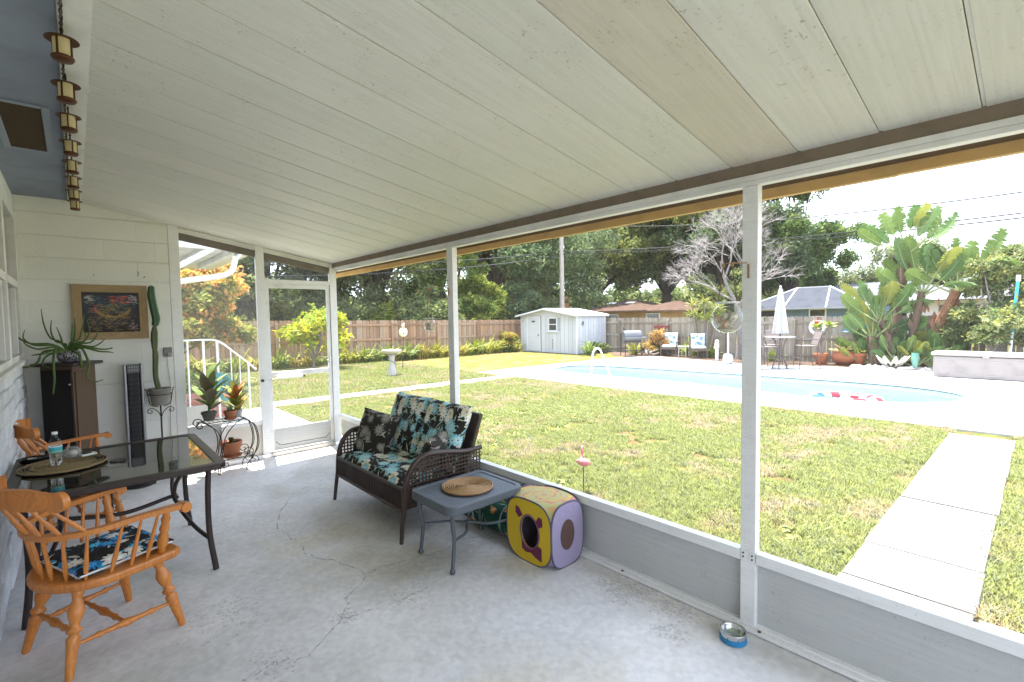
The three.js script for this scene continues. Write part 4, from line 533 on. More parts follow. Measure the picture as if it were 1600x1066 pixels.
// ---------- string of lanterns along the soffit ----------
{
  const br = mat([0.1, 0.035, 0.014], 0.4, { metalness: 0.5 }), cream = mat([0.6, 0.52, 0.3], 0.7);
  const Z = [-2.59, -3.056, -3.506, -3.987, -4.46, -4.929, -5.404, -5.854];
  const ordinal = ['nearest', 'second', 'third', 'fourth', 'fifth', 'sixth', 'seventh', 'farthest'];
  const proto = thing('hanging_lantern', '', 'lantern', [0.012, 2.7, Z[0]], 0, 'copper lanterns hung in a row under the soffit');
  part(proto, 'lantern_roof', la([[0.003, 0.046], [0.02, 0.042], [0.052, 0.032], [0.053, 0.029], [0.02, 0.034], [0.001, 0.034]], 22), br);
  part(proto, 'lantern_glass', cy(0.029, 0.029, 0.062, 0, 0.001, 0, 18), cream, 'cream glass');
  part(proto, 'lantern_base', la([[0.001, -0.048], [0.03, -0.048], [0.036, -0.04], [0.036, -0.034], [0.03, -0.03], [0.001, -0.03]], 22), br);
  for (let k = 0; k < 4; k++) { const a = k * Math.PI / 2 + 0.5; part(proto, 'strut', bx(0.005, 0.068, 0.006, Math.cos(a) * 0.0305, 0.001, Math.sin(a) * 0.0305, 0, -a, 0), br); }
  part(proto, 'hanger', mg(rod(V(0, 0.046, 0), V(0, 0.075, 0), 0.004), tb([[0, 0.07, -0.008], [0, 0.082, 0], [0, 0.07, 0.008]], 0.002, 8, 5)), M.black);
  proto.userData.label = 'nearest copper lantern with cream glass in the row under the soffit';
  Z.slice(1).forEach((z, k) => copyOf(proto, (k === 6 ? 'farthest copper lantern of the row, in front of the block wall' : `${ordinal[k + 1]} copper lantern from the camera in the row under the soffit`), [0.014 + (k + 1) * 0.005, 2.7, z], 0.4 * k));
  const A = [], B = []; for (let z = 1.4; z > -5.87; z -= 0.03) { const sag = 0.006 * Math.sin(z * 6.7), a = z * 60; A.push(V(0.012 + 0.004 * Math.cos(a), 2.776 + sag + 0.004 * Math.sin(a), z)); B.push(V(0.012 - 0.004 * Math.cos(a), 2.776 + sag - 0.004 * Math.sin(a), z)); }
  const c = thing('light_cord', 'twisted dark cord running along the soffit edge holding the lanterns', 'cord'); part(c, 'strand', new THREE.TubeGeometry(curve(A), 480, 0.0034, 5), M.iron); part(c, 'strand', new THREE.TubeGeometry(curve(B), 480, 0.0034, 5), mat([0.12, 0.1, 0.08], 0.6));
}
// ---------- framed picture ----------
{
  const t = thing('framed_picture', 'colourful picture in a rustic wooden frame on the block wall', 'picture', [0.275, 1.745, -6.215]);
  const wd = mat([0.46, 0.32, 0.17], 0.8, { map: rep(T.woodx, 3) }), wv = mat([0.46, 0.32, 0.17], 0.8, { map: rep(T.wood, 3) }), W = 0.287, H = 0.265, f = 0.066;
  const pc = (pts, m, n) => part(t, n, um(ex(pts, 0.03, 0.004).translate(0, 0, 0.016)), m);
  pc([[-W, H], [W, H], [W - f, H - f], [-W + f, H - f]], wd, 'frame_rail'); pc([[-W, -H], [-W + f, -H + f], [W - f, -H + f], [W, -H]], wd, 'frame_rail'); pc([[-W, -H], [-W, H], [-W + f, H - f], [-W + f, -H + f]], wv, 'frame_stile'); pc([[W, -H], [W - f, -H + f], [W - f, H - f], [W, H]], wv, 'frame_stile');
  const art = ctex(512, 448, (c) => {
    reseed(301); c.fillStyle = '#1d1a14'; c.fillRect(0, 0, 512, 448);
    const dab = (n, x0, x1, y0, y1, cs, L, w) => { for (let k = 0; k < n; k++) leafShape(c, rr(x0, x1), rr(y0, y1), rr(L * 0.5, L), w * rr(0.5, 1), rr(-0.6, 0.6), cs[Math.floor(rr(0, cs.length))]); };
    dab(170, 40, 450, 40, 230, ['#33505a', '#3f6470', '#2a3d49', '#587a7a', '#27415f'], 60, 9);
    dab(150, 40, 440, 260, 410, ['#9a8552', '#b59a62', '#6d5a3a', '#7c6f58', '#8c5a4a', '#5a4a55'], 70, 7);
    dab(160, 120, 400, 130, 300, ['#8f7a26', '#b39430', '#5f5a1c', '#7a4a22', '#a8912f'], 44, 7);
    c.lineWidth = 12; c.strokeStyle = '#b0772c'; c.beginPath(); c.ellipse(270, 170, 160, 110, 0, 0.1, 3.1); c.stroke(); c.lineWidth = 5; c.strokeStyle = '#c8a23c'; c.beginPath(); c.ellipse(270, 172, 148, 98, 0, 0.1, 3.1); c.stroke();
    dab(26, 230, 400, 50, 120, ['#c2452c', '#d25a36', '#b53a3a', '#cf7a6a'], 80, 12); dab(18, 60, 140, 130, 230, ['#b0402e', '#c96a50'], 50, 8); dab(30, 20, 80, 40, 110, ['#c9c4b4', '#a9a596'], 50, 8); dab(30, 380, 470, 40, 120, ['#c7b8b2', '#b58a7a', '#d8d2c6'], 50, 8); dab(20, 400, 470, 350, 420, ['#a58a92', '#b8a09a'], 50, 9); dab(60, 90, 420, 130, 300, ['#c9b884', '#d8c9a0', '#3a4a2a'], 22, 4);
  });
  part(t, 'print', new THREE.PlaneGeometry(2 * (W - f) + 0.004, 2 * (H - f) + 0.004).translate(0, 0, 0.008), mat([0.9, 0.9, 0.9], 0.7, { map: art }));
  part(t, 'glazing', b2(-W + f, W - f, -H + f, H - f, 0.0125, 0.0145), mat([0.97, 0.97, 0.97], 0.02, { phys: 1, transmission: 1, thickness: 0, ior: 1.45, specularIntensity: 0.08 }));
}
// nails and a patch on the wall
solo('wall_nail', mg(rod(V(0, 0, 0), V(0, 0.006, 0.03), 0.0025)), M.rust, 'small nail in the block wall above the left side of the picture', 'nail', 'nails in the block wall', [0.16, 2.105, -6.217]);
copyOf(scene.children[scene.children.length - 1], 'small nail in the block wall above the right corner of the picture', [0.545, 2.1, -6.217], 0.4);
solo('wall_hook', mg(tb([[0, 0.03, 0.004], [0.004, 0.01, 0.01], [-0.004, -0.02, 0.006]], 0.003, 10, 5)), M.iron, 'bent wire hook on the block wall above the cactus side', 'hook', undefined, [0.5, 2.13, -6.217]);

// ---------- speaker cabinet and trailing cactus ----------
{
  const t = thing('speaker_cabinet', 'tall dark wood speaker cabinet in the corner under the trailing plant', 'cabinet', [-0.06, 0, -5.97], -38 * deg);
  const wood = mat([0.115, 0.066, 0.036], 0.6, { map: rep(T.wood, 2.5) }), grille = mat([0.02, 0.016, 0.015], 0.95, { map: rep(T.fine, 14), bumpMap: rep(T.fine, 16), bumpScale: 0.003 });
  part(t, 'carcass', um(rb(0.27, 1.22, 0.26, 0.006, 0, 0.65, 0)), wood); part(t, 'grille', um(rb(0.25, 1.14, 0.012, 0.004, 0, 0.66, 0.135)), grille, 'black speckled grille cloth'); part(t, 'plinth', um(bx(0.25, 0.04, 0.24, 0, 0.02, 0)), M.black);
  part(t, 'top_slab', um(rb(0.36, 0.028, 0.35, 0.01, 0, 1.276, 0)), mat([0.05, 0.034, 0.036], 0.5, { map: rep(T.woodx, 3) })); part(t, 'side_panel', um(rb(0.012, 1.1, 0.22, 0.004, 0.14, 0.66, 0)), mat([0.13, 0.08, 0.045], 0.7, { map: rep(T.wood, 2), bumpMap: rep(T.fine, 10), bumpScale: 0.002 })); part(t, 'catch', bx(0.012, 0.012, 0.006, 0.118, 1.1, 0.144), M.steel);
}
M.stem = mat([0.085, 0.15, 0.028], 0.55, { map: rep(T.leaf, 6) });
{
  const t = thing('trailing_cactus', 'trailing cactus with long arching green stems in a dark speckled pot', 'potted plant', [-0.05, 1.291, -5.93]);
  const speck = dtex(128, (u, v) => { const a = vnoise(u * 34, v * 34, 34, 8); return a > 0.62 ? [0.6, 0.58, 0.62] : [0.06, 0.055, 0.07]; });
  part(t, 'pot', um(la([[0.001, 0], [0.055, 0], [0.076, 0.02], [0.086, 0.055], [0.082, 0.09], [0.066, 0.108], [0.06, 0.1], [0.001, 0.096]], 26)), mat([0.8, 0.8, 0.8], 0.35, { map: rep(speck, 6) })); part(t, 'soil', cy(0.062, 0.062, 0.006, 0, 0.1, 0, 20), M.soil);
  reseed(41);
  const S = [[-0.28, 0.2, 0.05], [-0.33, 0.26, 0.03], [-0.15, 0.38, 0.0], [-0.11, 0.28, -0.06], [-0.25, 0.1, 0.12], [0.1, 0.33, -0.04], [0.15, 0.28, 0], [0.05, 0.3, -0.06], [0.2, 0.22, -0.02], [0.3, 0.02, 0.07], [0.27, -0.03, 0.1], [0.03, 0.25, 0.04], [-0.05, 0.22, -0.03], [0.12, 0.2, 0.1], [-0.2, -0.02, 0.14], [0.22, 0.1, 0.02]];
  S.forEach(([x, y, z]) => part(t, 'stem', um(limb([[x * 0.05, 0.1, z * 0.2], [x * 0.35, 0.13 + Math.max(0, y) * 0.15, z * 0.6], [x * 0.75, 0.1 + y * 0.32, z], [x * 1.0, 0.1 + y * 0.62, z], [x * 1.06 + rr(-0.03, 0.03), 0.1 + y, z]], [0.0085, 0.0095, 0.008, 0.0065, 0.003], 14, 6)), M.stem));
  for (const p of [[[-0.03, 0.11, 0.04], [-0.08, 0.13, 0.1], [-0.1, 0.02, 0.17], [-0.1, -0.13, 0.19], [-0.115, -0.26, 0.18]], [[0.04, 0.11, 0.03], [0.09, 0.12, 0.09], [0.13, -0.02, 0.16], [0.11, -0.13, 0.18], [0.17, -0.18, 0.17], [0.22, -0.17, 0.15]], [[-0.02, 0.11, 0.05], [-0.16, 0.11, 0.1], [-0.2, 0.02, 0.13], [-0.28, -0.02, 0.1], [-0.33, 0.03, 0.06], [-0.34, 0.08, 0.04]], [[0.02, 0.11, 0.05], [0.07, 0.06, 0.12], [0.08, -0.04, 0.17], [0.12, -0.02, 0.18]], [[0, 0.11, 0.05], [-0.13, 0.08, 0.12], [-0.17, 0, 0.15], [-0.13, -0.03, 0.17]]]) part(t, 'stem', um(limb(p, [0.009, 0.01, 0.009, 0.005], 18, 6)), M.stem);
}
// ---------- tower fan ----------
{
  const t = thing('tower_fan', 'slim silver and black tower fan against the block wall', 'fan', [0.41, 0, -6.1]);
  const sil = mat([0.3, 0.31, 0.33], 0.35, { metalness: 0.6 });
  part(t, 'base', um(la([[0.001, 0], [0.13, 0], [0.135, 0.012], [0.11, 0.03], [0.05, 0.05], [0.001, 0.05]], 28)), M.black); part(t, 'column', um(mg(rb(0.026, 1.17, 0.11, 0.012, -0.066, 0.645, 0), rb(0.026, 1.17, 0.11, 0.012, 0.066, 0.645, 0))), sil);
  part(t, 'core', um(rb(0.11, 1.17, 0.1, 0.02, 0, 0.64, -0.004)), M.black); part(t, 'control_panel', um(rb(0.1, 0.09, 0.012, 0.004, 0, 1.185, 0.05)), mat([0.06, 0.06, 0.065], 0.3));
  part(t, 'buttons', mg([-0.03, -0.01, 0.01, 0.03].flatMap((x) => [0, 1].map((k) => cy(0.005, 0.005, 0.004, x, 1.17 + k * 0.03, 0.057, 10, Math.PI / 2)))), sil);
  for (let k = 0; k < 22; k++) part(t, 'grille_bar', bx(0.095, 0.005, 0.006, 0, 0.12 + k * 0.0455, 0.05), mat([0.03, 0.03, 0.03], 0.5)); part(t, 'grille_edge', mg(bx(0.004, 1.0, 0.006, -0.025, 0.6, 0.052), bx(0.004, 1.0, 0.006, 0.0, 0.6, 0.052), bx(0.004, 1.0, 0.006, 0.025, 0.6, 0.052)), M.black);
}
// ---------- plant stand with column cactus ----------
function spiral(cx, cyy, r0, turns, dir, a0, z, x3 = 0) { const o = []; const n = Math.ceil(turns * 14); for (let k = 0; k <= n; k++) { const t = k / n, a = a0 + dir * t * turns * 6.283, r = r0 * (1 - 0.85 * t); o.push([cx + Math.cos(a) * r, cyy + Math.sin(a) * r, z]); } return o; }
{
  const t = thing('iron_plant_stand', 'thin black iron plant stand holding the column cactus pot', 'plant stand', [0.618, 0, -6.08]);
  part(t, 'stem', um(rod(V(0, 0.02, 0), V(0, 0.79, 0), 0.0075)), M.iron); for (let k = 0; k < 3; k++) { const a = k * 2.094 + 0.4; part(t, 'foot', tb([[0, 0.12, 0], [Math.cos(a) * 0.06, 0.09, Math.sin(a) * 0.06], [Math.cos(a) * 0.11, 0.004, Math.sin(a) * 0.11]], 0.006, 10, 6), M.iron); }
  for (const s of [-1, 1]) { part(t, 'scroll', tb([[0, 0.66, 0.01], [s * 0.02, 0.72, 0.01], [s * 0.06, 0.76, 0.01], ...spiral(s * 0.085, 0.735, 0.03, 1.1, -s, s > 0 ? 1.6 : 1.54, 0.01)], 0.0042, 40, 5), M.iron); part(t, 'cradle', tb([[s * 0.02, 0.775, 0], [s * 0.08, 0.8, 0], [s * 0.098, 0.88, 0], [s * 0.112, 0.955, 0], [s * 0.125, 0.965, 0]], 0.0045, 18, 5), M.iron); }
  part(t, 'ring', tb(ring(20, 0.103).map(([x, z]) => [x, 0.905, z]), 0.0045, 40, 5, true), M.iron);
  const c = thing('column_cactus', 'tall thin column cactus in a grey ribbed pot', 'potted plant', [0.618, 0.795, -6.08]);
  part(c, 'pot', um(la([[0.001, 0], [0.07, 0], [0.075, 0.01], [0.09, 0.14], [0.1, 0.142], [0.1, 0.17], [0.094, 0.172], [0.088, 0.15], [0.001, 0.15]], 28)), mat([0.26, 0.25, 0.22], 0.8, { map: rep(T.wood, 5) })); part(c, 'soil', cy(0.088, 0.088, 0.006, 0, 0.155, 0, 20), M.soil);
  const col_ = (pts, r, seg) => { const g = limb(pts, r, seg, 20), p = g.attributes.position, cvp = curve(pts), P = cvp.getPoints(seg); for (let i = 0; i < p.count; i++) { const j = Math.floor(i / 21), a = (i % 21) / 20 * 6.283, k = 1 + 0.22 * Math.cos(a * 5); p.setXYZ(i, P[j].x + (p.getX(i) - P[j].x) * k, P[j].y + (p.getY(i) - P[j].y) * k, P[j].z + (p.getZ(i) - P[j].z) * k); } g.computeVertexNormals(); return um(g); };
  const gr = mat([0.1, 0.125, 0.045], 0.6, { map: rep(T.leaf, 5) }), gr2 = mat([0.05, 0.12, 0.055], 0.55, { map: rep(T.leaf, 5) });
  part(c, 'segment', col_([[-0.005, 0.15, 0], [-0.028, 0.3, 0], [-0.02, 0.5, 0], [-0.024, 0.57, 0]], [0.022, 0.02, 0.023, 0.018], 14), gr, 'browned lower segment'); part(c, 'segment', col_([[-0.024, 0.57, 0], [-0.022, 0.7, 0], [-0.014, 0.81, 0]], [0.02, 0.027, 0.026, 0.014], 12), gr); part(c, 'segment', col_([[-0.013, 0.81, 0], [0.0, 0.88, 0], [-0.014, 0.98, 0], [-0.03, 1.12, 0], [-0.026, 1.2, 0], [-0.026, 1.218, 0]], [0.024, 0.03, 0.03, 0.029, 0.024, 0.004], 20), gr2);
}
{
  const t = thing('wall_outlet', 'grey outdoor outlet cover with hanging cord on the block wall', 'outlet', [0.716, 1.325, -6.214]);
  part(t, 'cover', um(rb(0.075, 0.1, 0.03, 0.008, 0, 0, 0.012)), mat([0.2, 0.2, 0.19], 0.6)); part(t, 'plug', rb(0.035, 0.03, 0.03, 0.006, 0.01, -0.02, 0.035), mat([0.3, 0.3, 0.29], 0.6)); part(t, 'cord', tb([[0.0, -0.03, 0.03], [-0.01, -0.1, 0.012], [0.01, -0.4, 0.01], [-0.01, -0.8, 0.01], [0, -1.2, 0.012], [-0.06, -1.318, 0.03]], 0.0035, 30, 5), mat([0.4, 0.4, 0.38], 0.6));
}
// ---------- scrolled iron stand with pots ----------
const leafMat = (c, tr = 0.3) => mat(c, 0.75, { specularIntensity: 0.4, phys: 1, transmission: tr, thickness: 0, side: THREE.DoubleSide, map: rep(T.leaf, 3) });
function bladeLeaf(L, w, bend, fold = 0.25, n = 8, wav = 0) {   // leaf along +y from the origin, arching over towards +z
  const P = [], I = [], U = []; let y = 0, z = 0; for (let i = 0; i <= n; i++) { const t = i / n, a = bend * t; if (i) { y += Math.cos(a) * L / n; z += Math.sin(a) * L / n; } const hw = w / 2 * Math.pow(Math.sin(Math.PI * (0.06 + 0.94 * t * 0.985)), 0.75), dz = fold * hw, wv = wav * w * Math.sin(i * 2.4); P.push(-hw, y - dz * Math.sin(a) + wv * 0.3, z + dz * Math.cos(a) + wv, 0, y, z, hw, y - dz * Math.sin(a) - wv * 0.3, z + dz * Math.cos(a) - wv); U.push(0, t, 0.5, t, 1, t); if (i) { const b = (i - 1) * 3; I.push(b, b + 1, b + 3, b + 3, b + 1, b + 4, b + 1, b + 2, b + 4, b + 4, b + 2, b + 5); } }
  const g = new THREE.BufferGeometry(); g.setAttribute('position', new THREE.Float32BufferAttribute(P, 3)); g.setAttribute('uv', new THREE.Float32BufferAttribute(U, 2)); g.setIndex(I); g.computeVertexNormals(); return g;
}
function flowerPot(parent, r, h, m = M.terra, saucer = true) { part(parent, 'pot', um(la([[0.001, 0.004], [r * 0.66, 0.004], [r * 0.9, h * 0.72], [r * 0.93, h * 0.74], [r, h * 0.75], [r, h], [r * 0.92, h], [r * 0.88, h * 0.85], [0.001, h * 0.85]], 28)), m); part(parent, 'soil', cy(r * 0.88, r * 0.88, 0.006, 0, h * 0.87, 0, 20), M.soil); if (saucer) part(parent, 'saucer', um(la([[0.001, 0], [r * 0.85, 0], [r * 0.98, 0.02], [r * 0.93, 0.02], [r * 0.8, 0.008]], 26)), m); }
{
  const t = thing('scroll_plant_stand', 'black wrought iron scroll stand with two tiers of pots by the screen', 'plant stand', [1.17, 0, -5.98]);
  for (const [y, x0, x1, n] of [[0.15, -0.13, 0.22, 'shelf'], [0.565, -0.2, 0.16, 'shelf']]) { const G = []; G.push(tb([[x0, y, -0.1], [x1, y, -0.1], [x1, y, 0.1], [x0, y, 0.1]].flatMap((p, k, A) => { const q = A[(k + 1) % 4]; return [p, [(p[0] + q[0]) / 2, p[1], (p[2] + q[2]) / 2]]; }), 0.005, 48, 5, true)); for (let k = 1; k < 8; k++) { const x = x0 + (x1 - x0) * k / 8; G.push(rod(V(x, y, -0.095), V(x, y, 0.095), 0.003, 0.003, 5)); } part(t, n, mg(G), M.iron); }
  for (const z of [-0.1, 0.1]) { part(t, 'upright', tb([[-0.1, 0, z], [-0.1, 0.12, z], [-0.06, 0.3, z], [-0.09, 0.46, z], [-0.19, 0.56, z], ...spiral(-0.245, 0.55, 0.05, 1.3, 1, 0.4, z)], 0.0055, 50, 6), M.iron); part(t, 'upright', tb([[-0.09, 0, z], [-0.06, 0.2, z], [-0.02, 0.4, z], [0.08, 0.53, z], [0.15, 0.57, z]], 0.0055, 30, 6), M.iron); part(t, 'side_scroll', tb([[0.16, 0.57, z], [0.25, 0.5, z], [0.29, 0.33, z], [0.26, 0.18, z], [0.18, 0.06, z], [0.17, 0.0, z]], 0.0055, 30, 6), M.iron); part(t, 'side_scroll', tb([[0.2, 0.55, z], [0.28, 0.46, z], [0.3, 0.26, z], [0.22, 0.12, z], ...spiral(0.19, 0.2, 0.055, 1.4, 1, -0.6, z)], 0.0045, 50, 6), M.iron); part(t, 'curl', tb(spiral(0.24, 0.09, 0.06, 1.5, -1, 2, z), 0.004, 40, 5), M.iron); part(t, 'curl', tb(spiral(-0.03, 0.1, 0.05, 1.4, 1, 1, z), 0.004, 40, 5), M.iron); }
  const G1 = thing('potted_succulent', 'small succulent in a terracotta pot on the lower stand tier', 'potted plant', [1.215, 0.157, -5.96]); flowerPot(G1, 0.105, 0.17); reseed(51);
  const sg = leafMat([0.1, 0.2, 0.06], 0.1); for (let k = 0; k < 12; k++) part(G1, 'leaf', put(bladeLeaf(rr(0.05, 0.09), 0.03, rr(0.3, 0.9), 0.6, 5), 0, 0.15, 0, 0, k * 2.4, 0), sg);
  const G2 = thing('potted_succulent', 'pale rosette succulent in a terracotta pot on the upper stand tier', 'potted plant', [1.215, 0.572, -5.95]); flowerPot(G2, 0.064, 0.095); const pg = leafMat([0.32, 0.4, 0.2], 0.1); for (let k = 0; k < 14; k++) part(G2, 'leaf', put(bladeLeaf(rr(0.05, 0.075), 0.032, rr(0.5, 1.3), 0.6, 5), 0, 0.085, 0, 0, k * 2.4, 0), pg);
  const G3 = thing('leafy_houseplant', 'broad green and bronze leaved plant on the stand by the screen', 'potted plant', [1.03, 0.572, -6.02]); flowerPot(G3, 0.075, 0.1, mat([0.08, 0.07, 0.06], 0.6), false);
  part(G3, 'stem', um(limb([[0, 0.08, 0], [0.01, 0.25, 0], [0.02, 0.42, 0]], [0.014, 0.011, 0.006], 8, 6)), M.stem); const lm = [leafMat([0.16, 0.24, 0.06]), leafMat([0.22, 0.25, 0.1]), leafMat([0.24, 0.2, 0.13])];
  for (let k = 0; k < 17; k++) { const yy = 0.12 + 0.3 * k / 17, a = k * 2.4 + 0.5; part(G3, 'leaf', put(put(bladeLeaf(rr(0.2, 0.3), rr(0.085, 0.12), rr(0.5, 1.1), 0.3, 9, 0.05), 0, 0, 0, 0.55 - 0.5 * k / 17, 0, 0), 0.015, yy, 0, 0, a, 0), lm[k % 5 === 0 ? 2 : k % 2]); }
  const G4 = thing('red_edged_houseplant', 'yellow-green plant with red-edged leaves behind the terracotta pots', 'potted plant', [1.3, 0.572, -6.05]); flowerPot(G4, 0.06, 0.08, mat([0.3, 0.3, 0.28], 0.7), false); const rm = [leafMat([0.34, 0.33, 0.06]), leafMat([0.4, 0.14, 0.05]), leafMat([0.24, 0.3, 0.06])];
  for (let k = 0; k < 20; k++) part(G4, 'leaf', put(put(bladeLeaf(rr(0.14, 0.24), rr(0.05, 0.08), rr(0.4, 1.1), 0.3, 8, 0.06), 0, 0, 0, 0.7 - 0.6 * k / 20, 0, 0), 0, 0.07 + 0.2 * k / 20, 0, 0, k * 2.4, 0), rm[k % 3]);
}
// ---------- hanging glass globes ----------
function globe(label, pos, R, hookY, postZ) {
  const t = thing('hanging_glass_globe', label, 'glass globe', pos, 0, 'glass globes hanging along the screen');
  const pr = []; for (let k = 0; k <= 16; k++) { const a = -1.45 + k / 16 * 2.45; pr.push([Math.cos(a) * R, Math.sin(a) * R]); } pr.push([R * 0.6, R * 0.93], [R * 0.68, R * 1.0]);
  part(t, 'bowl', la(pr, 32), mat([0.93, 0.96, 0.95], 0.04, { phys: 1, transmission: 1, thickness: 0, ior: 1.5 }));
  part(t, 'rim', tb(ring(20, R * 0.68).map(([x, z]) => [x, R * 1.0, z]), R * 0.05, 36, 6, true), mat([0.75, 0.78, 0.76], 0.15));
  reseed(61); const sh = mat([0.72, 0.64, 0.52], 0.8, { map: rep(T.conc, 12) }), s2 = mat([0.5, 0.46, 0.38], 0.8), s3 = mat([0.62, 0.42, 0.3], 0.7);
  part(t, 'sand', la([[0.001, -R * 0.95], [R * 0.5, -R * 0.82], [R * 0.72, -R * 0.62], [0.001, -R * 0.55]], 24), sh); for (let k = 0; k < 7; k++) part(t, 'shell', put(new THREE.DodecahedronGeometry(R * rr(0.28, 0.4), 0), rr(-0.45, 0.45) * R, rr(-0.45, 0.15) * R, rr(-0.45, 0.45) * R, rr(0, 3), rr(0, 3), rr(0, 3), [1, 0.7, 0.8]), [s2, s3, sh][k % 3]); part(t, 'driftwood', limb([[-R * 0.2, -R * 0.4, 0], [R * 0.02, R * 0.15, 0.01], [R * 0.15, R * 0.5, 0]], [R * 0.14, R * 0.1, R * 0.05], 8, 6), s2);
  const h = hookY - pos[1]; for (const s of [-1, 1]) part(t, 'cord', rod(V(0, R * 0.98, s * R * 0.62), V(0, h, s * R * 0.28), 0.0028, 0.0028, 5), mat([0.16, 0.12, 0.06], 0.9));
  if (postZ !== undefined) { part(t, 'bracket', um(mg(rod(V(0.06, h + 0.01, postZ - pos[2]), V(0, h + 0.01, R * 0.3), 0.0028), rod(V(0, h + 0.01, R * 0.3), V(0, h + 0.01, -R * 0.3), 0.0028), rb(0.006, 0.07, 0.01, 0.002, 0.078, h - 0.03, postZ - pos[2]), cy(0.009, 0.007, 0.018, 0, h, R * 0.28, 10), cy(0.009, 0.007, 0.018, 0, h, -R * 0.28, 10))), mat([0.33, 0.2, 0.1], 0.8)); }
  return t;
}
globe('glass globe with shells hanging in front of the dead tree by the near post', [2.42, 1.607, -1.068], 0.077, 1.868, -1.0);
globe('glass globe hanging in front of the far fence by the second post', [2.42, 1.575, -3.8], 0.06, 1.9, -3.6);
// ---------- fences ----------
M.picketWarm = [[0.38, 0.235, 0.145], [0.44, 0.28, 0.18], [0.29, 0.175, 0.11], [0.42, 0.31, 0.225], [0.34, 0.235, 0.165]].map((c) => mat(c, 0.9, { map: rep(T.weather, 1.6, 0.6) }));
M.picketGrey = [[0.32, 0.285, 0.23], [0.38, 0.34, 0.275], [0.25, 0.215, 0.17], [0.4, 0.36, 0.3], [0.29, 0.25, 0.2]].map((c) => mat(c, 0.92, { map: rep(T.weather, 1.6, 0.6) }));
function fence(name, label, A, B, topA, topB, mats, inward, railY, s) {
  reseed(s); const t = thing(name, label, 'fence'), d = B.clone().sub(A), L = d.length(), u = d.clone().normalize(), ry = Math.atan2(-u.z, u.x), n = Math.floor(L / 0.146), off = V(-u.z, 0, u.x).multiplyScalar(inward);
  const variants = [0, 1, 2, 3].map((k) => { const w = 0.0675, h = 1, c = 0.028; return um(ex([[-w, 0], [w, 0], [w, h - c], [w - c, h], [-w + c, h], [-w, h - c]], 0.018), 1, k * 0.31, k * 0.17); });
  for (let k = 0; k < n; k++) { const f = (k + 0.5) / n, p = A.clone().addScaledVector(d, f), top = topA + (topB - topA) * f + rr(-0.012, 0.012); const m = part(t, 'picket', variants[Math.floor(rr(0, 4))], mats[Math.floor(rr(0, mats.length))]); m.position.set(p.x + off.x * rr(-0.003, 0.003), GY, p.z + off.z * rr(-0.003, 0.003)); m.rotation.set(0, ry, rr(-0.008, 0.008)); m.scale.y = top - GY; }
  const np = Math.round(L / 2.4);
  for (let k = 0; k <= np; k++) { const f = k / np, p = A.clone().addScaledVector(d, f).addScaledVector(off, 0.056), top = topA + (topB - topA) * f - 0.1; part(t, 'post', um(rb(0.09, top - GY, 0.09, 0.006, p.x, (top + GY) / 2, p.z, 0, ry, 0, 1)), mats[k % mats.length]); }
  for (const y of railY) for (let k = 0; k < np; k++) { const a = A.clone().addScaledVector(d, k / np).addScaledVector(off, 0.03), b = A.clone().addScaledVector(d, (k + 1) / np).addScaledVector(off, 0.03), ya = (f) => (topA + (topB - topA) * f) - y; a.y = ya(k / np); b.y = ya((k + 1) / np); part(t, 'rail', um(bar(a.addScaledVector(u, 0.05), b.addScaledVector(u, -0.05), 0.038, 0.085)), mats[(k + 2) % mats.length]); }
  return t;
}
fence('back_fence', 'reddish-brown picket fence along the back of the lawn', V(-1.5, 0, -18.8), V(19.3, 0, -18.8), 1.74, 1.5, M.picketWarm, 1, [0.19, 0.8, 1.5], 71);
fence('side_fence', 'weathered grey picket fence beyond the pool deck', V(19.32, 0, -18.7), V(19.32, 0, 4), 1.56, 1.46, M.picketGrey, 1, [0.22, 0.8, 1.4], 72);

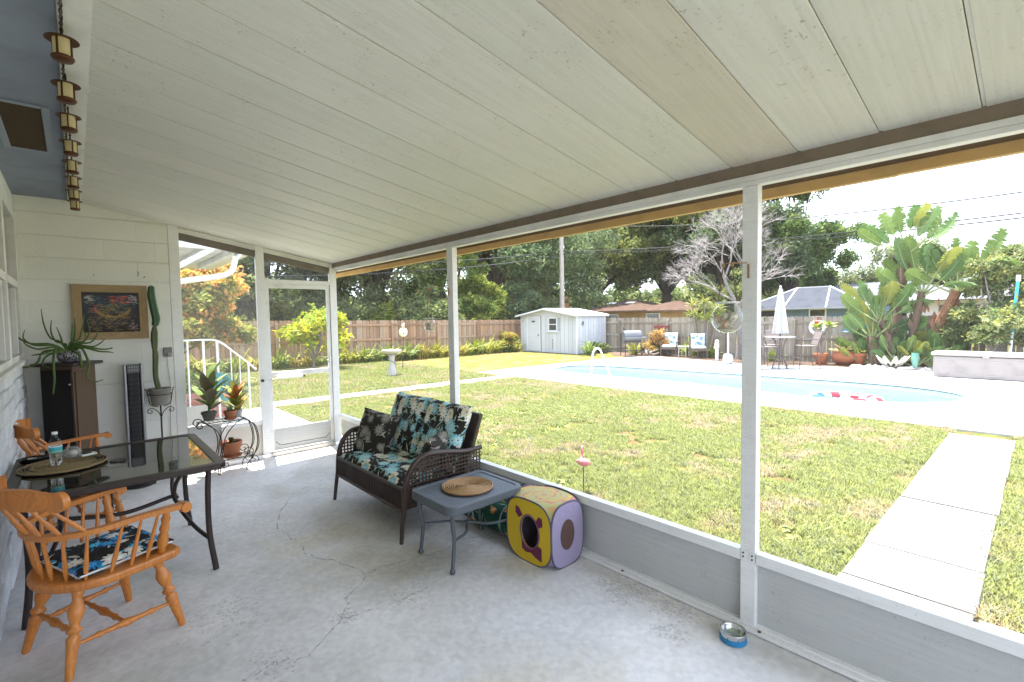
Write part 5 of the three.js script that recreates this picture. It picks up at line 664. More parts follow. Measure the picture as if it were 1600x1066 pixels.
// ---------- garden shed ----------
{
  const t = thing('garden_shed', 'small white metal shed with low gable roof by the back fence', 'shed');
  const x0 = 17.03, x1 = 19.2, z0 = -18.15, z1 = -14.4, wallY = 1.7, zm = (z0 + z1) / 2, pk = 2.02;
  const w = [0, 1].map((k) => mat([[0.52, 0.55, 0.6], [0.47, 0.5, 0.56]][k], 0.6, { map: rep(T.mildew, 0.5 + 0.2 * k) })), edge = mat([0.62, 0.64, 0.67], 0.55);
  reseed(81); part(t, 'core', um(b2(x0 + 0.028, x1 - 0.03, GY, wallY - 0.005, z0 + 0.03, z1 - 0.026)), mat([0.3, 0.32, 0.36], 0.8));
  const front = (a, b, y0, y1, m, n) => part(t, n, um(r2(x0, x0 + 0.03, y0, y1, a, b, 0.003)), m);
  for (let z = z0; z < z1 - 0.05; z += 0.25) { const b = Math.min(z1, z + 0.236); if (b > -17.65 && z < -16.75) continue; if (z > -16.3 && z < -15.4) { front(z, b, GY + 0.02, 0.95, w[Math.floor(rr(0, 2))], 'siding_board'); front(z, b, 1.6, wallY, w[0], 'siding_board'); } else front(z, b, GY + 0.02, wallY, w[Math.floor(rr(0, 2))], 'siding_board'); }
  for (let x = x0 + 0.03; x < x1 - 0.04; x += 0.2) part(t, 'siding_board', um(r2(x + 0.002, Math.min(x1, x + 0.188), GY + 0.02, wallY, z1 - 0.028, z1 + 0.002 + rr(0, 0.006), 0.003)), w[Math.floor(rr(0, 2))]);
  const door = part(t, 'door', um(r2(x0 - 0.012, x0 + 0.02, GY + 0.06, 1.62, -17.62, -16.78, 0.004)), w[0]); part(door, 'door_trim', um(mg(r2(x0 - 0.02, x0 - 0.004, GY + 0.04, 1.68, -17.68, -17.62), r2(x0 - 0.02, x0 - 0.004, GY + 0.04, 1.68, -16.78, -16.72), r2(x0 - 0.02, x0 - 0.004, 1.62, 1.68, -17.619, -16.781))), edge); part(door, 'knob', sp(0.03, x0 - 0.03, 0.75, -16.85), M.screw); part(door, 'bird_ornament', mg(ex([[-0.14, 0.02], [-0.05, 0.05], [0, 0.02], [0.05, 0.05], [0.14, 0.02], [0.05, -0.02], [0, -0.05], [-0.05, -0.02]], 0.01).rotateY(Math.PI / 2).translate(x0 - 0.02, 1.42, -17.2)), M.screw);
  const win = part(t, 'window', um(mg(r2(x0 - 0.015, x0 + 0.03, 0.95, 1.0, -16.2, -15.62), r2(x0 - 0.015, x0 + 0.03, 1.56, 1.62, -16.2, -15.62), r2(x0 - 0.015, x0 + 0.03, 1.0, 1.56, -16.2, -16.15), r2(x0 - 0.015, x0 + 0.03, 1.0, 1.56, -15.67, -15.62), r2(x0 - 0.012, x0 + 0.028, 1.26, 1.3, -16.149, -15.671))), edge); part(win, 'pane', b2(x0 + 0.02, x0 + 0.026, 1.0, 1.26, -16.15, -15.67), M.pane); part(win, 'pane', b2(x0 + 0.02, x0 + 0.026, 1.3, 1.56, -16.15, -15.67), M.pane); part(win, 'sill', um(r2(x0 - 0.06, x0 + 0.01, 0.9, 0.945, -16.28, -15.5)), edge);
  part(t, 'gable', um(ex([[z0 - 0.02, wallY], [z1 + 0.02, wallY], [zm, pk]], 0.03).rotateY(-Math.PI / 2).translate(x0 + 0.01, 0, 0)), w[0]);
  for (const [a, b] of [[z0 - 0.12, zm], [z1 + 0.12, zm]]) part(t, 'roof_sheet', um(bar(V((x0 + x1) / 2 - 0.06, wallY + 0.01, a), V((x0 + x1) / 2 - 0.06, pk + 0.03, b), x1 - x0 + 0.4, 0.025)), edge);
  part(t, 'fascia', um(mg(bar(V(x0 - 0.27, wallY - 0.01, z0 - 0.12), V(x0 - 0.27, pk + 0.005, zm), 0.02, 0.08), bar(V(x0 - 0.27, wallY - 0.01, z1 + 0.12), V(x0 - 0.27, pk + 0.005, zm), 0.02, 0.08), b2(x0 - 0.25, x1 + 0.1, wallY - 0.05, wallY + 0.03, z1 + 0.1, z1 + 0.13))), edge);
  part(t, 'corner_trim', um(mg(r2(x0 - 0.01, x0 + 0.05, GY, wallY, z1 - 0.05, z1 + 0.014))), edge); part(t, 'wall_ornament', tb([[17.35, 1.25, z1 + 0.02], [17.45, 1.4, z1 + 0.025], [17.5, 1.32, z1 + 0.025], [17.42, 1.2, z1 + 0.02]], 0.015, 16, 5), M.screw); part(t, 'wall_ornament', mg([0.3, 0.42, 0.54, 0.66].map((y) => put(new THREE.DodecahedronGeometry(0.04), x0 - 0.02, y - 0.15, -15.9, 0, 0, 0, [0.3, 1, 1.3]))), M.steel);
}
// ---------- pool things ----------
{
  const t = thing('pool_ladder', 'white tubular handrail at the near edge of the pool', 'handrail'); const wh = mat([0.78, 0.79, 0.8], 0.3);
  for (const z of [-8.36]) { const r = part(t, 'rail', um(tb([[10.62, -0.07, z - 0.12], [10.63, 0.4, z - 0.1], [10.67, 0.66, z - 0.06], [10.76, 0.74, z], [10.85, 0.64, z + 0.06], [11.0, 0.1, z + 0.2], [11.08, -0.5, z + 0.25]], 0.024, 36, 8)), wh); part(r, 'flange', cy(0.05, 0.055, 0.02, 10.62, -0.06, z - 0.12, 14), wh); }
  const f = thing('pool_float', 'stars and stripes inflatable ring floating in the pool', 'pool float', [11.55, -0.15, -2.7], 0.5); f.scale.setScalar(0.85);
  for (let k = 0; k < 16; k++) { const a0 = k / 16 * 6.2832, pts = []; for (let j = 0; j <= 5; j++) { const a = a0 + j / 5 * 6.2832 / 16; pts.push(V(Math.cos(a) * 0.5, 0, Math.sin(a) * 0.62)); } const c = k >= 9 && k <= 13 ? [0.01, 0.07, 0.2] : k % 2 ? [0.3, 0.012, 0.02] : [0.6, 0.6, 0.6]; part(f, k >= 9 && k <= 13 ? 'blue_panel' : k % 2 ? 'red_stripe' : 'white_stripe', put(limb(pts, [0.15], 6, 12), 0, 0, 0, 0, 0, 0, [1, 0.8, 1]), mat(c, 0.35)); }
  reseed(82); part(f, 'stars', mg(Array.from({ length: 16 }, () => { const a = rr(9.1, 13.9) / 16 * 6.2832, b = rr(0.2, 1.5); return put(new THREE.OctahedronGeometry(0.026), Math.cos(a) * (0.5 + 0.15 * Math.cos(b)), 0.12 * Math.sin(b), Math.sin(a) * (0.62 + 0.15 * Math.cos(b)), 0, a, 0, [1, 0.4, 1]); })), mat([0.85, 0.85, 0.85], 0.5)).userData.kind = 'stuff';
  part(f, 'tow_line', tb([[-0.3, -0.02, 0.5], [-0.7, 0.0, 0.7], [-1.05, 0.07, 0.85], [-1.3, 0.07, 1.0]], 0.008, 16, 5), mat([0.4, 0.25, 0.22], 0.8));
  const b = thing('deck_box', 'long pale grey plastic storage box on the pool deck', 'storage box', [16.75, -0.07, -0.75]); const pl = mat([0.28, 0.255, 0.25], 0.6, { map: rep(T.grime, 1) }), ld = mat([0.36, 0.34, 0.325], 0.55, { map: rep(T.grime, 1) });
  part(b, 'body', um(rb(0.7, 0.54, 2.36, 0.03, 0, 0.27, 0)), pl); part(b, 'lid', um(rb(0.78, 0.09, 2.44, 0.03, 0, 0.6, 0)), ld); for (const y of [0.1, 0.45]) part(b, 'rib', um(tb(Array.from({ length: 9 }, (_, k) => [-0.352, y + 0.02 * Math.sin(k * 1.3), -1.12 + k * 0.28]), 0.008, 40, 5)), ld); part(b, 'latch', rb(0.02, 0.09, 0.12, 0.008, -0.395, 0.57, -0.2), mat([0.3, 0.29, 0.28], 0.5)); part(b, 'painted_shadow_gap', um(b2(-0.33, 0.33, 0.0005, 0.012, -1.15, 1.15)), M.black);  // black strip at the box foot is a painted shadow gap
  const p = thing('pool_pole', 'teal and white telescopic pool pole leaning beyond the storage box', 'pole', [17.75, -0.07, -0.62]); part(p, 'upper_tube', rod(V(0.12, 1.1, 0.05), V(0.24, 2.45, 0.12), 0.035), mat([0.05, 0.33, 0.42], 0.4)); part(p, 'lower_tube', rod(V(0, 0, 0), V(0.12, 1.1, 0.05), 0.028), mat([0.7, 0.74, 0.76], 0.35)); part(p, 'grip', cy(0.045, 0.045, 0.16, 0.245, 2.5, 0.125, 10), M.white); part(p, 'brush_head', rb(0.12, 0.1, 0.45, 0.02, 0, 0.06, 0), M.white);
}
// ---------- stakes and lawn ornaments ----------
{
  const f = thing('flamingo_stake', 'pink flamingo on a thin stake in the lawn by the screen', 'garden stake', [3.6, GY, -2.98]); const pk = mat([0.62, 0.2, 0.24], 0.6);
  part(f, 'stake', rod(V(0, 0, 0), V(0, 0.27, 0), 0.0045), M.iron); part(f, 'body', put(sp(0.05, 0, 0, 0, [0.75, 0.8, 1.25]), 0, 0.315, 0.01, 0.2, 0.8, 0), pk); part(f, 'neck', limb([[0.01, 0.32, -0.03], [0.045, 0.37, -0.05], [0.02, 0.42, -0.03], [0.03, 0.45, -0.04], [0.05, 0.455, -0.05]], [0.016, 0.011, 0.009, 0.011, 0.008], 16, 8), pk); part(f, 'beak', limb([[0.05, 0.457, -0.05], [0.065, 0.447, -0.06], [0.064, 0.43, -0.062]], [0.009, 0.007, 0.002], 6, 6), M.black); part(f, 'wing', put(sp(0.035, 0, 0, 0, [0.4, 0.7, 1.3]), -0.03, 0.325, -0.01, 0.3, 0.8, 0), mat([0.68, 0.3, 0.32], 0.6));
  const y = thing('tulip_stake', 'yellow tulip ornament on a dark stake behind the loveseat', 'garden stake', [3.6, GY, -4.7]); part(y, 'stake', rod(V(0, 0, 0), V(0, 0.3, 0), 0.006), M.iron); for (let k = 0; k < 6; k++) part(y, 'petal', put(put(bladeLeaf(0.13, 0.075, -0.35, 0.7, 6), 0, 0, 0.02, 0.18, 0, 0), 0, 0.29, 0, 0, k * 1.047, 0), mat([0.75, 0.38, 0.01], 0.5, { side: THREE.DoubleSide }));
  const b = thing('bird_bath', 'pale concrete bird bath with fluted pedestal on the back lawn', 'bird bath', [7.15, GY, -13.4]); const cn = mat([0.55, 0.53, 0.5], 0.9, { map: rep(T.conc, 2) });
  part(b, 'pedestal', um(la([[0.001, 0], [0.15, 0], [0.15, 0.05], [0.11, 0.08], [0.13, 0.16], [0.09, 0.3], [0.075, 0.45], [0.085, 0.58], [0.12, 0.66], [0.001, 0.68]], 20)), cn); part(b, 'basin', um(la([[0.001, 0.68], [0.16, 0.68], [0.28, 0.74], [0.29, 0.81], [0.265, 0.81], [0.22, 0.76], [0.001, 0.74]], 28)), mat([0.62, 0.57, 0.5], 0.9, { map: rep(T.conc, 2) })); part(b, 'carved_vine', um(tb(Array.from({ length: 14 }, (_, k) => [Math.cos(k * 0.9) * 0.1, 0.12 + k * 0.038, Math.sin(k * 0.9) * 0.1]), 0.018, 60, 5)), mat([0.34, 0.33, 0.31], 0.9));
  const s = thing('sun_face_stake', 'cream round face ornament on a stake before the back fence', 'garden stake', [8.35, GY, -14.9]); part(s, 'stake', rod(V(0, 0, 0), V(0.06, 1.2, 0), 0.012), M.iron); part(s, 'disc', put(la([[0.001, 0.03], [0.13, 0.025], [0.17, 0], [0.13, -0.025], [0.001, -0.03]], 24), 0.06, 1.28, 0, Math.PI / 2, 0.5, 0), mat([0.62, 0.6, 0.35], 0.6)); part(s, 'face', put(la([[0.001, 0.04], [0.08, 0.035], [0.1, 0.025]], 20), 0.06, 1.26, 0.01, Math.PI / 2, 0.5, 0), mat([0.75, 0.74, 0.68], 0.6)); part(s, 'nose', sp(0.025, 0.04, 1.26, 0.06), M.screw); part(s, 'topper', mg(sp(0.05, 0.06, 1.5, 0, [1, 1.3, 1]), sp(0.03, 0.1, 1.58, 0), tb([[0.06, 1.42, 0], [0.0, 1.5, 0], [0.03, 1.6, 0]], 0.012, 10, 5)), mat([0.55, 0.5, 0.4], 0.7));
  const l = thing('lawn_hook', 'thin bent wire hook standing in the back lawn', 'garden stake', [7.9, GY, -14.6]); part(l, 'wire', tb([[0, 0, 0], [0, 0.3, 0], [-0.05, 0.36, 0], [-0.2, 0.36, 0]], 0.01, 20, 5), M.iron);
}
// ---------- grill and lounge chairs ----------
{
  const g = thing('charcoal_grill', 'grey barrel grill on legs in front of the side fence', 'grill', [17.55, -0.07, -11.85], -0.5); const gm = mat([0.16, 0.17, 0.19], 0.4, { metalness: 0.5 }), dk = mat([0.06, 0.055, 0.055], 0.6, { metalness: 0.3 });
  const half = (up) => put(new THREE.CylinderGeometry(0.26, 0.26, 0.8, 22, 1, false, up ? Math.PI / 2 : -Math.PI / 2, Math.PI), 0, 0, 0, 0, 0, Math.PI / 2);
  part(g, 'lid', um(put(half(true), 0, 0.82, 0, Math.PI, 0, 0)), gm); part(g, 'firebox', um(put(half(false), 0, 0.8, 0, Math.PI, 0, 0, [1, 0.7, 1])), dk); part(g, 'chimney', cy(0.035, 0.035, 0.22, -0.32, 1.1, 0, 10), dk); for (const [x, z] of [[-0.34, -0.2], [0.34, -0.2], [-0.34, 0.2], [0.34, 0.2]]) part(g, 'leg', rod(V(x, 0.75, z), V(x * 1.1, 0, z * 1.1), 0.018), dk); part(g, 'shelf', um(mg(bx(0.9, 0.02, 0.28, 0, 0.78, 0.36), bx(0.3, 0.02, 0.4, 0.56, 0.78, 0))), gm); part(g, 'lower_shelf', um(bx(0.7, 0.02, 0.4, 0, 0.22, 0)), dk); part(g, 'handle', tb([[-0.15, 0.98, 0.27], [-0.15, 0.98, 0.31], [0.15, 0.98, 0.31], [0.15, 0.98, 0.27]], 0.012, 16, 6), mat([0.2, 0.12, 0.06], 0.7));
  reseed(83); const pile = thing('firewood_pile', 'small heap of firewood and stones beneath the grill', 'firewood', [17.95, -0.09, -11.25]); for (let k = 0; k < 9; k++) part(pile, 'log', um(put(rod(V(0, 0, 0), V(rr(0.2, 0.4), rr(-0.05, 0.1), rr(-0.2, 0.2)), rr(0.03, 0.06), rr(0.03, 0.05), 7), rr(-0.4, 0.3), rr(0.05, 0.22), rr(-0.25, 0.25))), k % 3 ? mat([0.22, 0.17, 0.14], 0.95, { map: rep(T.bark, 3) }) : mat([0.4, 0.36, 0.33], 0.95));
  function lounge(label, pos, ry) { const t = thing('patio_armchair', label, 'chair', pos, ry, 'brown patio armchairs with pale cushions'); const br = mat([0.1, 0.07, 0.055], 0.6); for (const s of [-1, 1]) { part(t, 'leg', bar(V(s * 0.31, 0, 0.3), V(s * 0.31, 0.58, 0.28), 0.035, 0.035), br); part(t, 'leg', bar(V(s * 0.31, 0, -0.3), V(s * 0.31, 0.9, -0.36), 0.035, 0.035), br); part(t, 'arm', bar(V(s * 0.31, 0.58, 0.33), V(s * 0.31, 0.56, -0.33), 0.06, 0.03), br); } part(t, 'seat', um(mg(bx(0.6, 0.03, 0.6, 0, 0.34, 0), bar(V(-0.31, 0.32, 0.29), V(0.31, 0.32, 0.29), 0.04, 0.08), bar(V(-0.31, 0.88, -0.355), V(0.31, 0.88, -0.355), 0.03, 0.05))), br); part(t, 'backrest', um(bx(0.58, 0.55, 0.02, 0, 0.62, -0.33, -0.1)), br);
    const c = (n, g_, l2) => { const m = solo(n, g_, M.paleCloth, l2, 'cushion', 'pale cushions of the patio armchairs', pos, ry); return m; }; c('chair_cushion', um(put(puff(0.56, 0.56, 0.12, 8, 10), 0, 0.41, 0.02, -Math.PI / 2)), label.includes('grill') ? 'pale patterned seat cushion on the armchair nearer the grill' : 'pale patterned seat cushion on the armchair nearer the dead tree'); c('chair_cushion', um(put(puff(0.56, 0.52, 0.12, 8, 10), 0, 0.7, -0.27, -0.1)), label.includes('grill') ? 'pale patterned back cushion on the armchair nearer the grill' : 'pale patterned back cushion on the armchair nearer the dead tree'); }
  lounge('brown patio armchair with pale cushions nearer the grill', [18.55, -0.075, -10.6], -1.25); lounge('brown patio armchair with pale cushions nearer the dead tree', [18.35, -0.075, -9.25], -1.05);
  const st = thing('glass_side_table', 'low glass side table between the two pale cushioned armchairs', 'table', [18.5, -0.08, -9.95]); part(st, 'glass_top', cy(0.24, 0.24, 0.012, 0, 0.42, 0, 24), M.glass); part(st, 'rim', tb(ring(20, 0.24).map(([x, z]) => [x, 0.42, z]), 0.012, 36, 6, true), M.white); for (let k = 0; k < 4; k++) { const a = k * 1.571 + 0.7; part(st, 'leg', rod(V(Math.cos(a) * 0.2, 0.42, Math.sin(a) * 0.2), V(Math.cos(a) * 0.22, 0, Math.sin(a) * 0.22), 0.012), M.white); }
  const pp = thing('pump_pipe', 'short white plumbing pipe with valve beside the drum pole', 'pipe', [17.6, -0.08, -8.15]); part(pp, 'pipe', cy(0.06, 0.06, 0.55, 0, 0.275, 0, 14), M.white); part(pp, 'valve', mg(cy(0.08, 0.08, 0.14, 0, 0.58, 0, 12), rod(V(-0.16, 0.5, 0), V(0.1, 0.5, 0), 0.05), sp(0.07, 0, 0.7, 0)), mat([0.7, 0.68, 0.62], 0.5));
  const dr = thing('drum_pole', 'white pole with blue tray standing in a grey drum by the pool', 'pole', [16.6, -0.07, -7.3]); part(dr, 'drum', um(la([[0.001, 0], [0.14, 0], [0.16, 0.05], [0.16, 0.26], [0.12, 0.33], [0.001, 0.33]], 20)), mat([0.42, 0.5, 0.58], 0.5)); part(dr, 'band', la([[0.164, 0.1], [0.164, 0.2]], 20), M.white); part(dr, 'pole', cy(0.026, 0.026, 0.85, 0, 0.74, 0, 10), M.white); part(dr, 'tray', um(la([[0.001, 1.1], [0.08, 1.12], [0.17, 1.2], [0.16, 1.2], [0.07, 1.14], [0.001, 1.13]], 20)), mat([0.05, 0.24, 0.55], 0.4), 'blue tray');
}
// ---------- bar-height bistro set ----------
{
  const br = mat([0.09, 0.075, 0.075], 0.45, { metalness: 0.3 }), sl = mat([0.2, 0.165, 0.155], 0.85, { map: rep(T.weave, 14) });
  const t = thing('bistro_table', 'bar-height round metal table with glass top by the pool', 'table', [16.15, -0.07, -5.5]); part(t, 'table_top', um(la([[0.001, 0.99], [0.4, 0.99], [0.42, 0.975], [0.42, 0.96], [0.001, 0.97]], 30)), mat([0.3, 0.29, 0.3], 0.15)); for (let k = 0; k < 4; k++) { const a = k * 1.571 + 0.5, c = Math.cos(a), s = Math.sin(a); part(t, 'leg', tb([[c * 0.3, 0.97, s * 0.3], [c * 0.16, 0.75, s * 0.16], [c * 0.12, 0.4, s * 0.12], [c * 0.3, 0, s * 0.3]], 0.018, 20, 7), br); } part(t, 'ring', tb(ring(18, 0.14).map(([x, z]) => [x, 0.38, z]), 0.012, 30, 6, true), br);
  const u = thing('closed_umbrella', 'closed white market umbrella standing in the bistro table', 'umbrella', [16.15, -0.07, -5.5]); part(u, 'pole', cy(0.02, 0.02, 2.5, 0, 1.25, 0, 10), br); { const P = [[0.02, 2.5], [0.05, 2.42], [0.11, 1.95], [0.17, 1.4], [0.205, 1.08], [0.18, 1.08], [0.03, 1.2]], g = la(P, 48), p = g.attributes.position; for (let i = 0; i < p.count; i++) { const a = Math.atan2(p.getZ(i), p.getX(i)), k = 1 + 0.16 * Math.cos(a * 8) + 0.06 * Math.cos(a * 3 + 1); p.setX(i, p.getX(i) * k); p.setZ(i, p.getZ(i) * k); } g.computeVertexNormals(); part(u, 'canopy', um(g), mat([0.42, 0.415, 0.41], 0.85, { side: THREE.DoubleSide, map: rep(T.grime, 2) })); } part(u, 'finial', sp(0.03, 0, 2.52, 0), M.white); part(u, 'base', um(la([[0.001, 0], [0.24, 0], [0.25, 0.05], [0.05, 0.1], [0.001, 0.1]], 20)), M.white); part(u, 'crank', mg(cy(0.045, 0.045, 0.09, 0.02, 1.12, 0.02, 10), rod(V(0.03, 1.12, 0.05), V(0.03, 1.12, 0.14), 0.008)), M.black);
  function bar_(label, x, z, ry) { const c = thing('bar_chair', label, 'chair', [x, -0.07, z], ry, 'bar-height sling chairs'); for (const s of [-1, 1]) { part(c, 'leg', tb([[s * 0.26, 0, 0.28], [s * 0.25, 0.4, 0.25], [s * 0.26, 0.7, 0.24], [s * 0.28, 0.88, 0.2]], 0.014, 14, 6), br); part(c, 'leg', tb([[s * 0.26, 0, -0.3], [s * 0.25, 0.45, -0.22], [s * 0.25, 0.7, -0.22], [s * 0.26, 1.12, -0.36]], 0.014, 14, 6), br); part(c, 'arm', tb([[s * 0.28, 0.88, 0.22], [s * 0.29, 0.9, 0], [s * 0.27, 0.88, -0.26]], 0.016, 10, 6), br); } part(c, 'seat', um(rb(0.5, 0.02, 0.48, 0.008, 0, 0.69, 0)), sl); part(c, 'backrest', um(rb(0.5, 0.44, 0.018, 0.008, 0, 0.92, -0.29, -0.32)), sl); part(c, 'top_rail', rod(V(-0.26, 1.13, -0.36), V(0.26, 1.13, -0.36), 0.014), br); part(c, 'footrest', mg(rod(V(-0.25, 0.32, 0.26), V(0.25, 0.32, 0.26), 0.011), rod(V(-0.25, 0.3, -0.25), V(0.25, 0.3, -0.25), 0.011)), br); }
  bar_('bar-height sling chair left of the bistro table with its back to the pool', 15.65, -5.75, 1.0); bar_('bar-height sling chair right of the bistro table seen from the side', 16.75, -4.95, -2.5); bar_('bar-height sling chair behind the bistro table', 16.75, -5.95, -1.4);
}
// ---------- foliage builders ----------
M.barkD = mat([0.1, 0.075, 0.055], 0.95, { map: rep(T.bark, 1.2), bumpMap: rep(T.bark, 1.2), bumpScale: 0.03 });
M.barkL = mat([0.36, 0.31, 0.28], 0.95, { map: rep(T.bark, 2), bumpMap: rep(T.bark, 2), bumpScale: 0.01 });
function leafClump(n, size, wide, spread, s) {   // a few small leaves round a point
  reseed(s); return mg(Array.from({ length: n }, () => put(put(bladeLeaf(size * rr(0.7, 1.2), size * wide, rr(0.1, 0.7), 0.35, 3), 0, 0, 0, rr(0.2, 1.5), rr(0, 6.28), 0), rr(-1, 1) * spread, rr(-1, 1) * spread * 0.7, rr(-1, 1) * spread, rr(-1.2, 1.2), rr(0, 6.28), rr(-1.2, 1.2))));
}
const CL = { oak: leafClump(14, 0.2, 0.42, 0.26, 401), mid: leafClump(13, 0.15, 0.5, 0.17, 402), small: leafClump(11, 0.1, 0.5, 0.1, 403), tiny: leafClump(9, 0.07, 0.55, 0.07, 404), big: leafClump(12, 0.3, 0.4, 0.4, 405) };
M.fol = mat([1, 1, 1], 0.85, { phys: 1, specularIntensity: 0.25, transmission: 0.55, thickness: 0, side: THREE.DoubleSide });
function crown(parent, name, clump, pts, colours, smin = 0.8, smax = 1.25) {
  const im = new THREE.InstancedMesh(clump, M.fol, pts.length), m = new THREE.Matrix4(), q = new THREE.Quaternion(), c = new THREE.Color();
  pts.forEach((p, i) => { q.setFromEuler(E0.set(rr(0, 6.28), rr(0, 6.28), rr(0, 6.28))); const s = rr(smin, smax); im.setMatrixAt(i, m.compose(V(p[0], p[1], p[2]), q, V(s, s, s))); const k = colours[Math.floor(Math.pow(rnd(), p[3] ?? 1) * colours.length)], v = rr(0.95, 1.7); im.setColorAt(i, c.setRGB(k[0] * v, k[1] * v, k[2] * v)); });
  im.name = name; im.userData = { kind: 'stuff' }; shade(im); parent.add(im); return im;
}
function tree(name, label, x, z, o) {
  reseed(o.seed); const t = thing(name, label, o.cat ?? 'tree', [x, GY, z], 0, o.group), G = [], pts = [], H = o.h, R = o.r, tr = o.tr ?? 0.25, base = o.base ?? H * 0.35, lean = o.lean ?? [0, 0];
  const fork = V(lean[0] * 0.6, base * 0.75, lean[1] * 0.6); G.push(limb([[0, 0, 0], [lean[0] * 0.2, base * 0.35, lean[1] * 0.2], [fork.x, fork.y, fork.z]], [tr * 1.25, tr, tr * 0.85], 10, 9));
  const nc = o.clusters ?? 14;
  for (let k = 0; k < nc; k++) {
    const a = k * 2.4 + rr(-0.5, 0.5), f = Math.sqrt((k + 0.6) / nc), y = base + (H - base) * clamp(rr(0.12, 1) * (1.1 - 0.55 * f * f) - 0.06), c = V(lean[0] + Math.cos(a) * f * R * 0.8, y, lean[1] + Math.sin(a) * f * R * 0.8), cr = R * rr(0.26, 0.42) * (o.puff ?? 1);
    const mid = fork.clone().lerp(c, 0.5).add(V(rr(-0.4, 0.4), rr(-0.1, 0.5) + 0.1 * (H - base), rr(-0.4, 0.4))); G.push(limb([fork, mid, c], [tr * 0.55, tr * 0.3, tr * 0.1], 8, 6));
    for (let j = 0; j < 4; j++) { const e = c.clone().add(V(rr(-1, 1), rr(-0.6, 0.8), rr(-1, 1)).multiplyScalar(cr * 0.9)); G.push(limb([mid.clone().lerp(c, 0.6), c.clone().lerp(e, 0.5).add(V(0, 0.1, 0)), e], [tr * 0.16, tr * 0.1, tr * 0.03], 5, 4)); }
    const n = Math.floor(o.n / nc); let q = 0, sub = Array.from({ length: 7 }, () => V(rr(-1, 1), rr(-0.7, 0.8), rr(-1, 1)).normalize().multiplyScalar(cr * rr(0.5, 1)));
    while (q < n) { const s = sub[Math.floor(rr(0, 7))], d = V(rr(-1, 1), rr(-1, 1), rr(-1, 1)); if (d.length() > 1) continue; d.multiplyScalar(cr * 0.5); pts.push([c.x + s.x + d.x, Math.max(o.floor ?? 0.3, c.y + s.y * 0.8 + d.y * 0.75), c.z + s.z + d.z, o.bloom ? (c.y + s.y * 0.8 > base + (H - base) * 0.42 ? 0.45 : 1.9) : 1]); q++; }
  }
  part(t, 'trunk', um(mg(G)), o.bark ?? M.barkD); crown(t, 'crown', CL[o.clump ?? 'oak'], pts, o.cols, o.smin, o.smax); return t;
}
const GR = { oak: [[0.1, 0.13, 0.055], [0.125, 0.16, 0.06], [0.155, 0.185, 0.065], [0.2, 0.215, 0.08]], dark: [[0.08, 0.12, 0.06], [0.105, 0.145, 0.07], [0.14, 0.175, 0.08]], lime: [[0.13, 0.18, 0.03], [0.18, 0.22, 0.035], [0.24, 0.26, 0.05]], pale: [[0.13, 0.16, 0.075], [0.17, 0.195, 0.095], [0.2, 0.22, 0.11]] };
// ---------- trees beyond the back fence ----------
const far = 'trees beyond the fences';
tree('oak_tree', 'dark oak showing above the screen door beyond the back fence', 7.6, -27.5, { seed: 501, h: 10, r: 5, base: 2.2, n: 2600, cols: GR.oak, clump: 'big', group: far });
tree('oak_tree', 'tall oak between the screen door and the corner post', 3.2, -31, { seed: 502, h: 9, r: 5, base: 2.5, n: 2000, cols: GR.pale, clump: 'big', group: far });
tree('oak_tree', 'leaning dark-limbed oak behind the round face ornament', 14.2, -23.5, { seed: 503, h: 10.5, r: 5.2, base: 4.0, lean: [-3.4, -1.0], tr: 0.36, n: 2300, cols: GR.oak, group: far });
tree('oak_tree', 'leafy green oak just left of the second screen post', 15.8, -22.8, { seed: 504, h: 8.2, r: 2.7, base: 1.8, n: 2400, cols: [[0.07, 0.12, 0.022], [0.1, 0.15, 0.03], [0.15, 0.18, 0.04]], clump: 'mid', group: far });
tree('oak_tree', 'big oak with forked dark trunk right of the second post', 23.2, -27, { seed: 505, h: 13, r: 6.5, base: 4.4, tr: 0.6, clusters: 20, n: 3600, cols: GR.dark, clump: 'big', group: far });
tree('oak_tree', 'dense dark oak behind the utility pole', 30.5, -30, { seed: 506, h: 14, r: 6.2, base: 3.2, tr: 0.45, clusters: 20, n: 3600, cols: GR.dark, clump: 'big', group: far });
tree('oak_tree', 'spreading oak behind the brown roofed house', 46, -36, { seed: 507, h: 17, r: 8, base: 5.5, tr: 0.6, clusters: 24, n: 5400, cols: GR.oak, clump: 'big', smin: 1.2, smax: 1.9, group: far });
tree('oak_tree', 'yellow-green oak beside the spreading oak above the brown roof', 50, -29, { seed: 508, h: 18, r: 8, base: 5.5, tr: 0.6, clusters: 24, n: 5200, cols: [[0.12, 0.15, 0.05], [0.16, 0.19, 0.055], [0.22, 0.23, 0.07]], clump: 'big', smin: 1.2, smax: 1.9, group: far });
tree('oak_tree', 'grey-green oak standing behind the bare white tree', 50, -22.5, { seed: 509, h: 17, r: 7, base: 4, tr: 0.6, clusters: 20, n: 4200, cols: GR.dark, clump: 'big', smin: 1.2, smax: 1.9, group: far });
tree('oak_tree', 'airy tree with sky showing through right of the near post', 54, -17.6, { seed: 510, h: 15, r: 5.8, base: 5, clusters: 22, n: 3000, cols: [[0.07, 0.12, 0.035], [0.09, 0.14, 0.04], [0.13, 0.17, 0.05]], clump: 'big', puff: 0.72, smin: 0.9, smax: 1.5, group: far });
tree('oak_tree', 'rounded olive tree beyond the blue house', 64, -10.5, { seed: 511, h: 9.5, r: 6.5, base: 1.8, n: 3400, cols: GR.pale, clump: 'big', group: far });
tree('oak_tree', 'low rounded tree behind the banana plants', 62, -17, { seed: 512, h: 7.5, r: 5.5, base: 1.4, n: 2200, cols: GR.pale, clump: 'big', group: far });
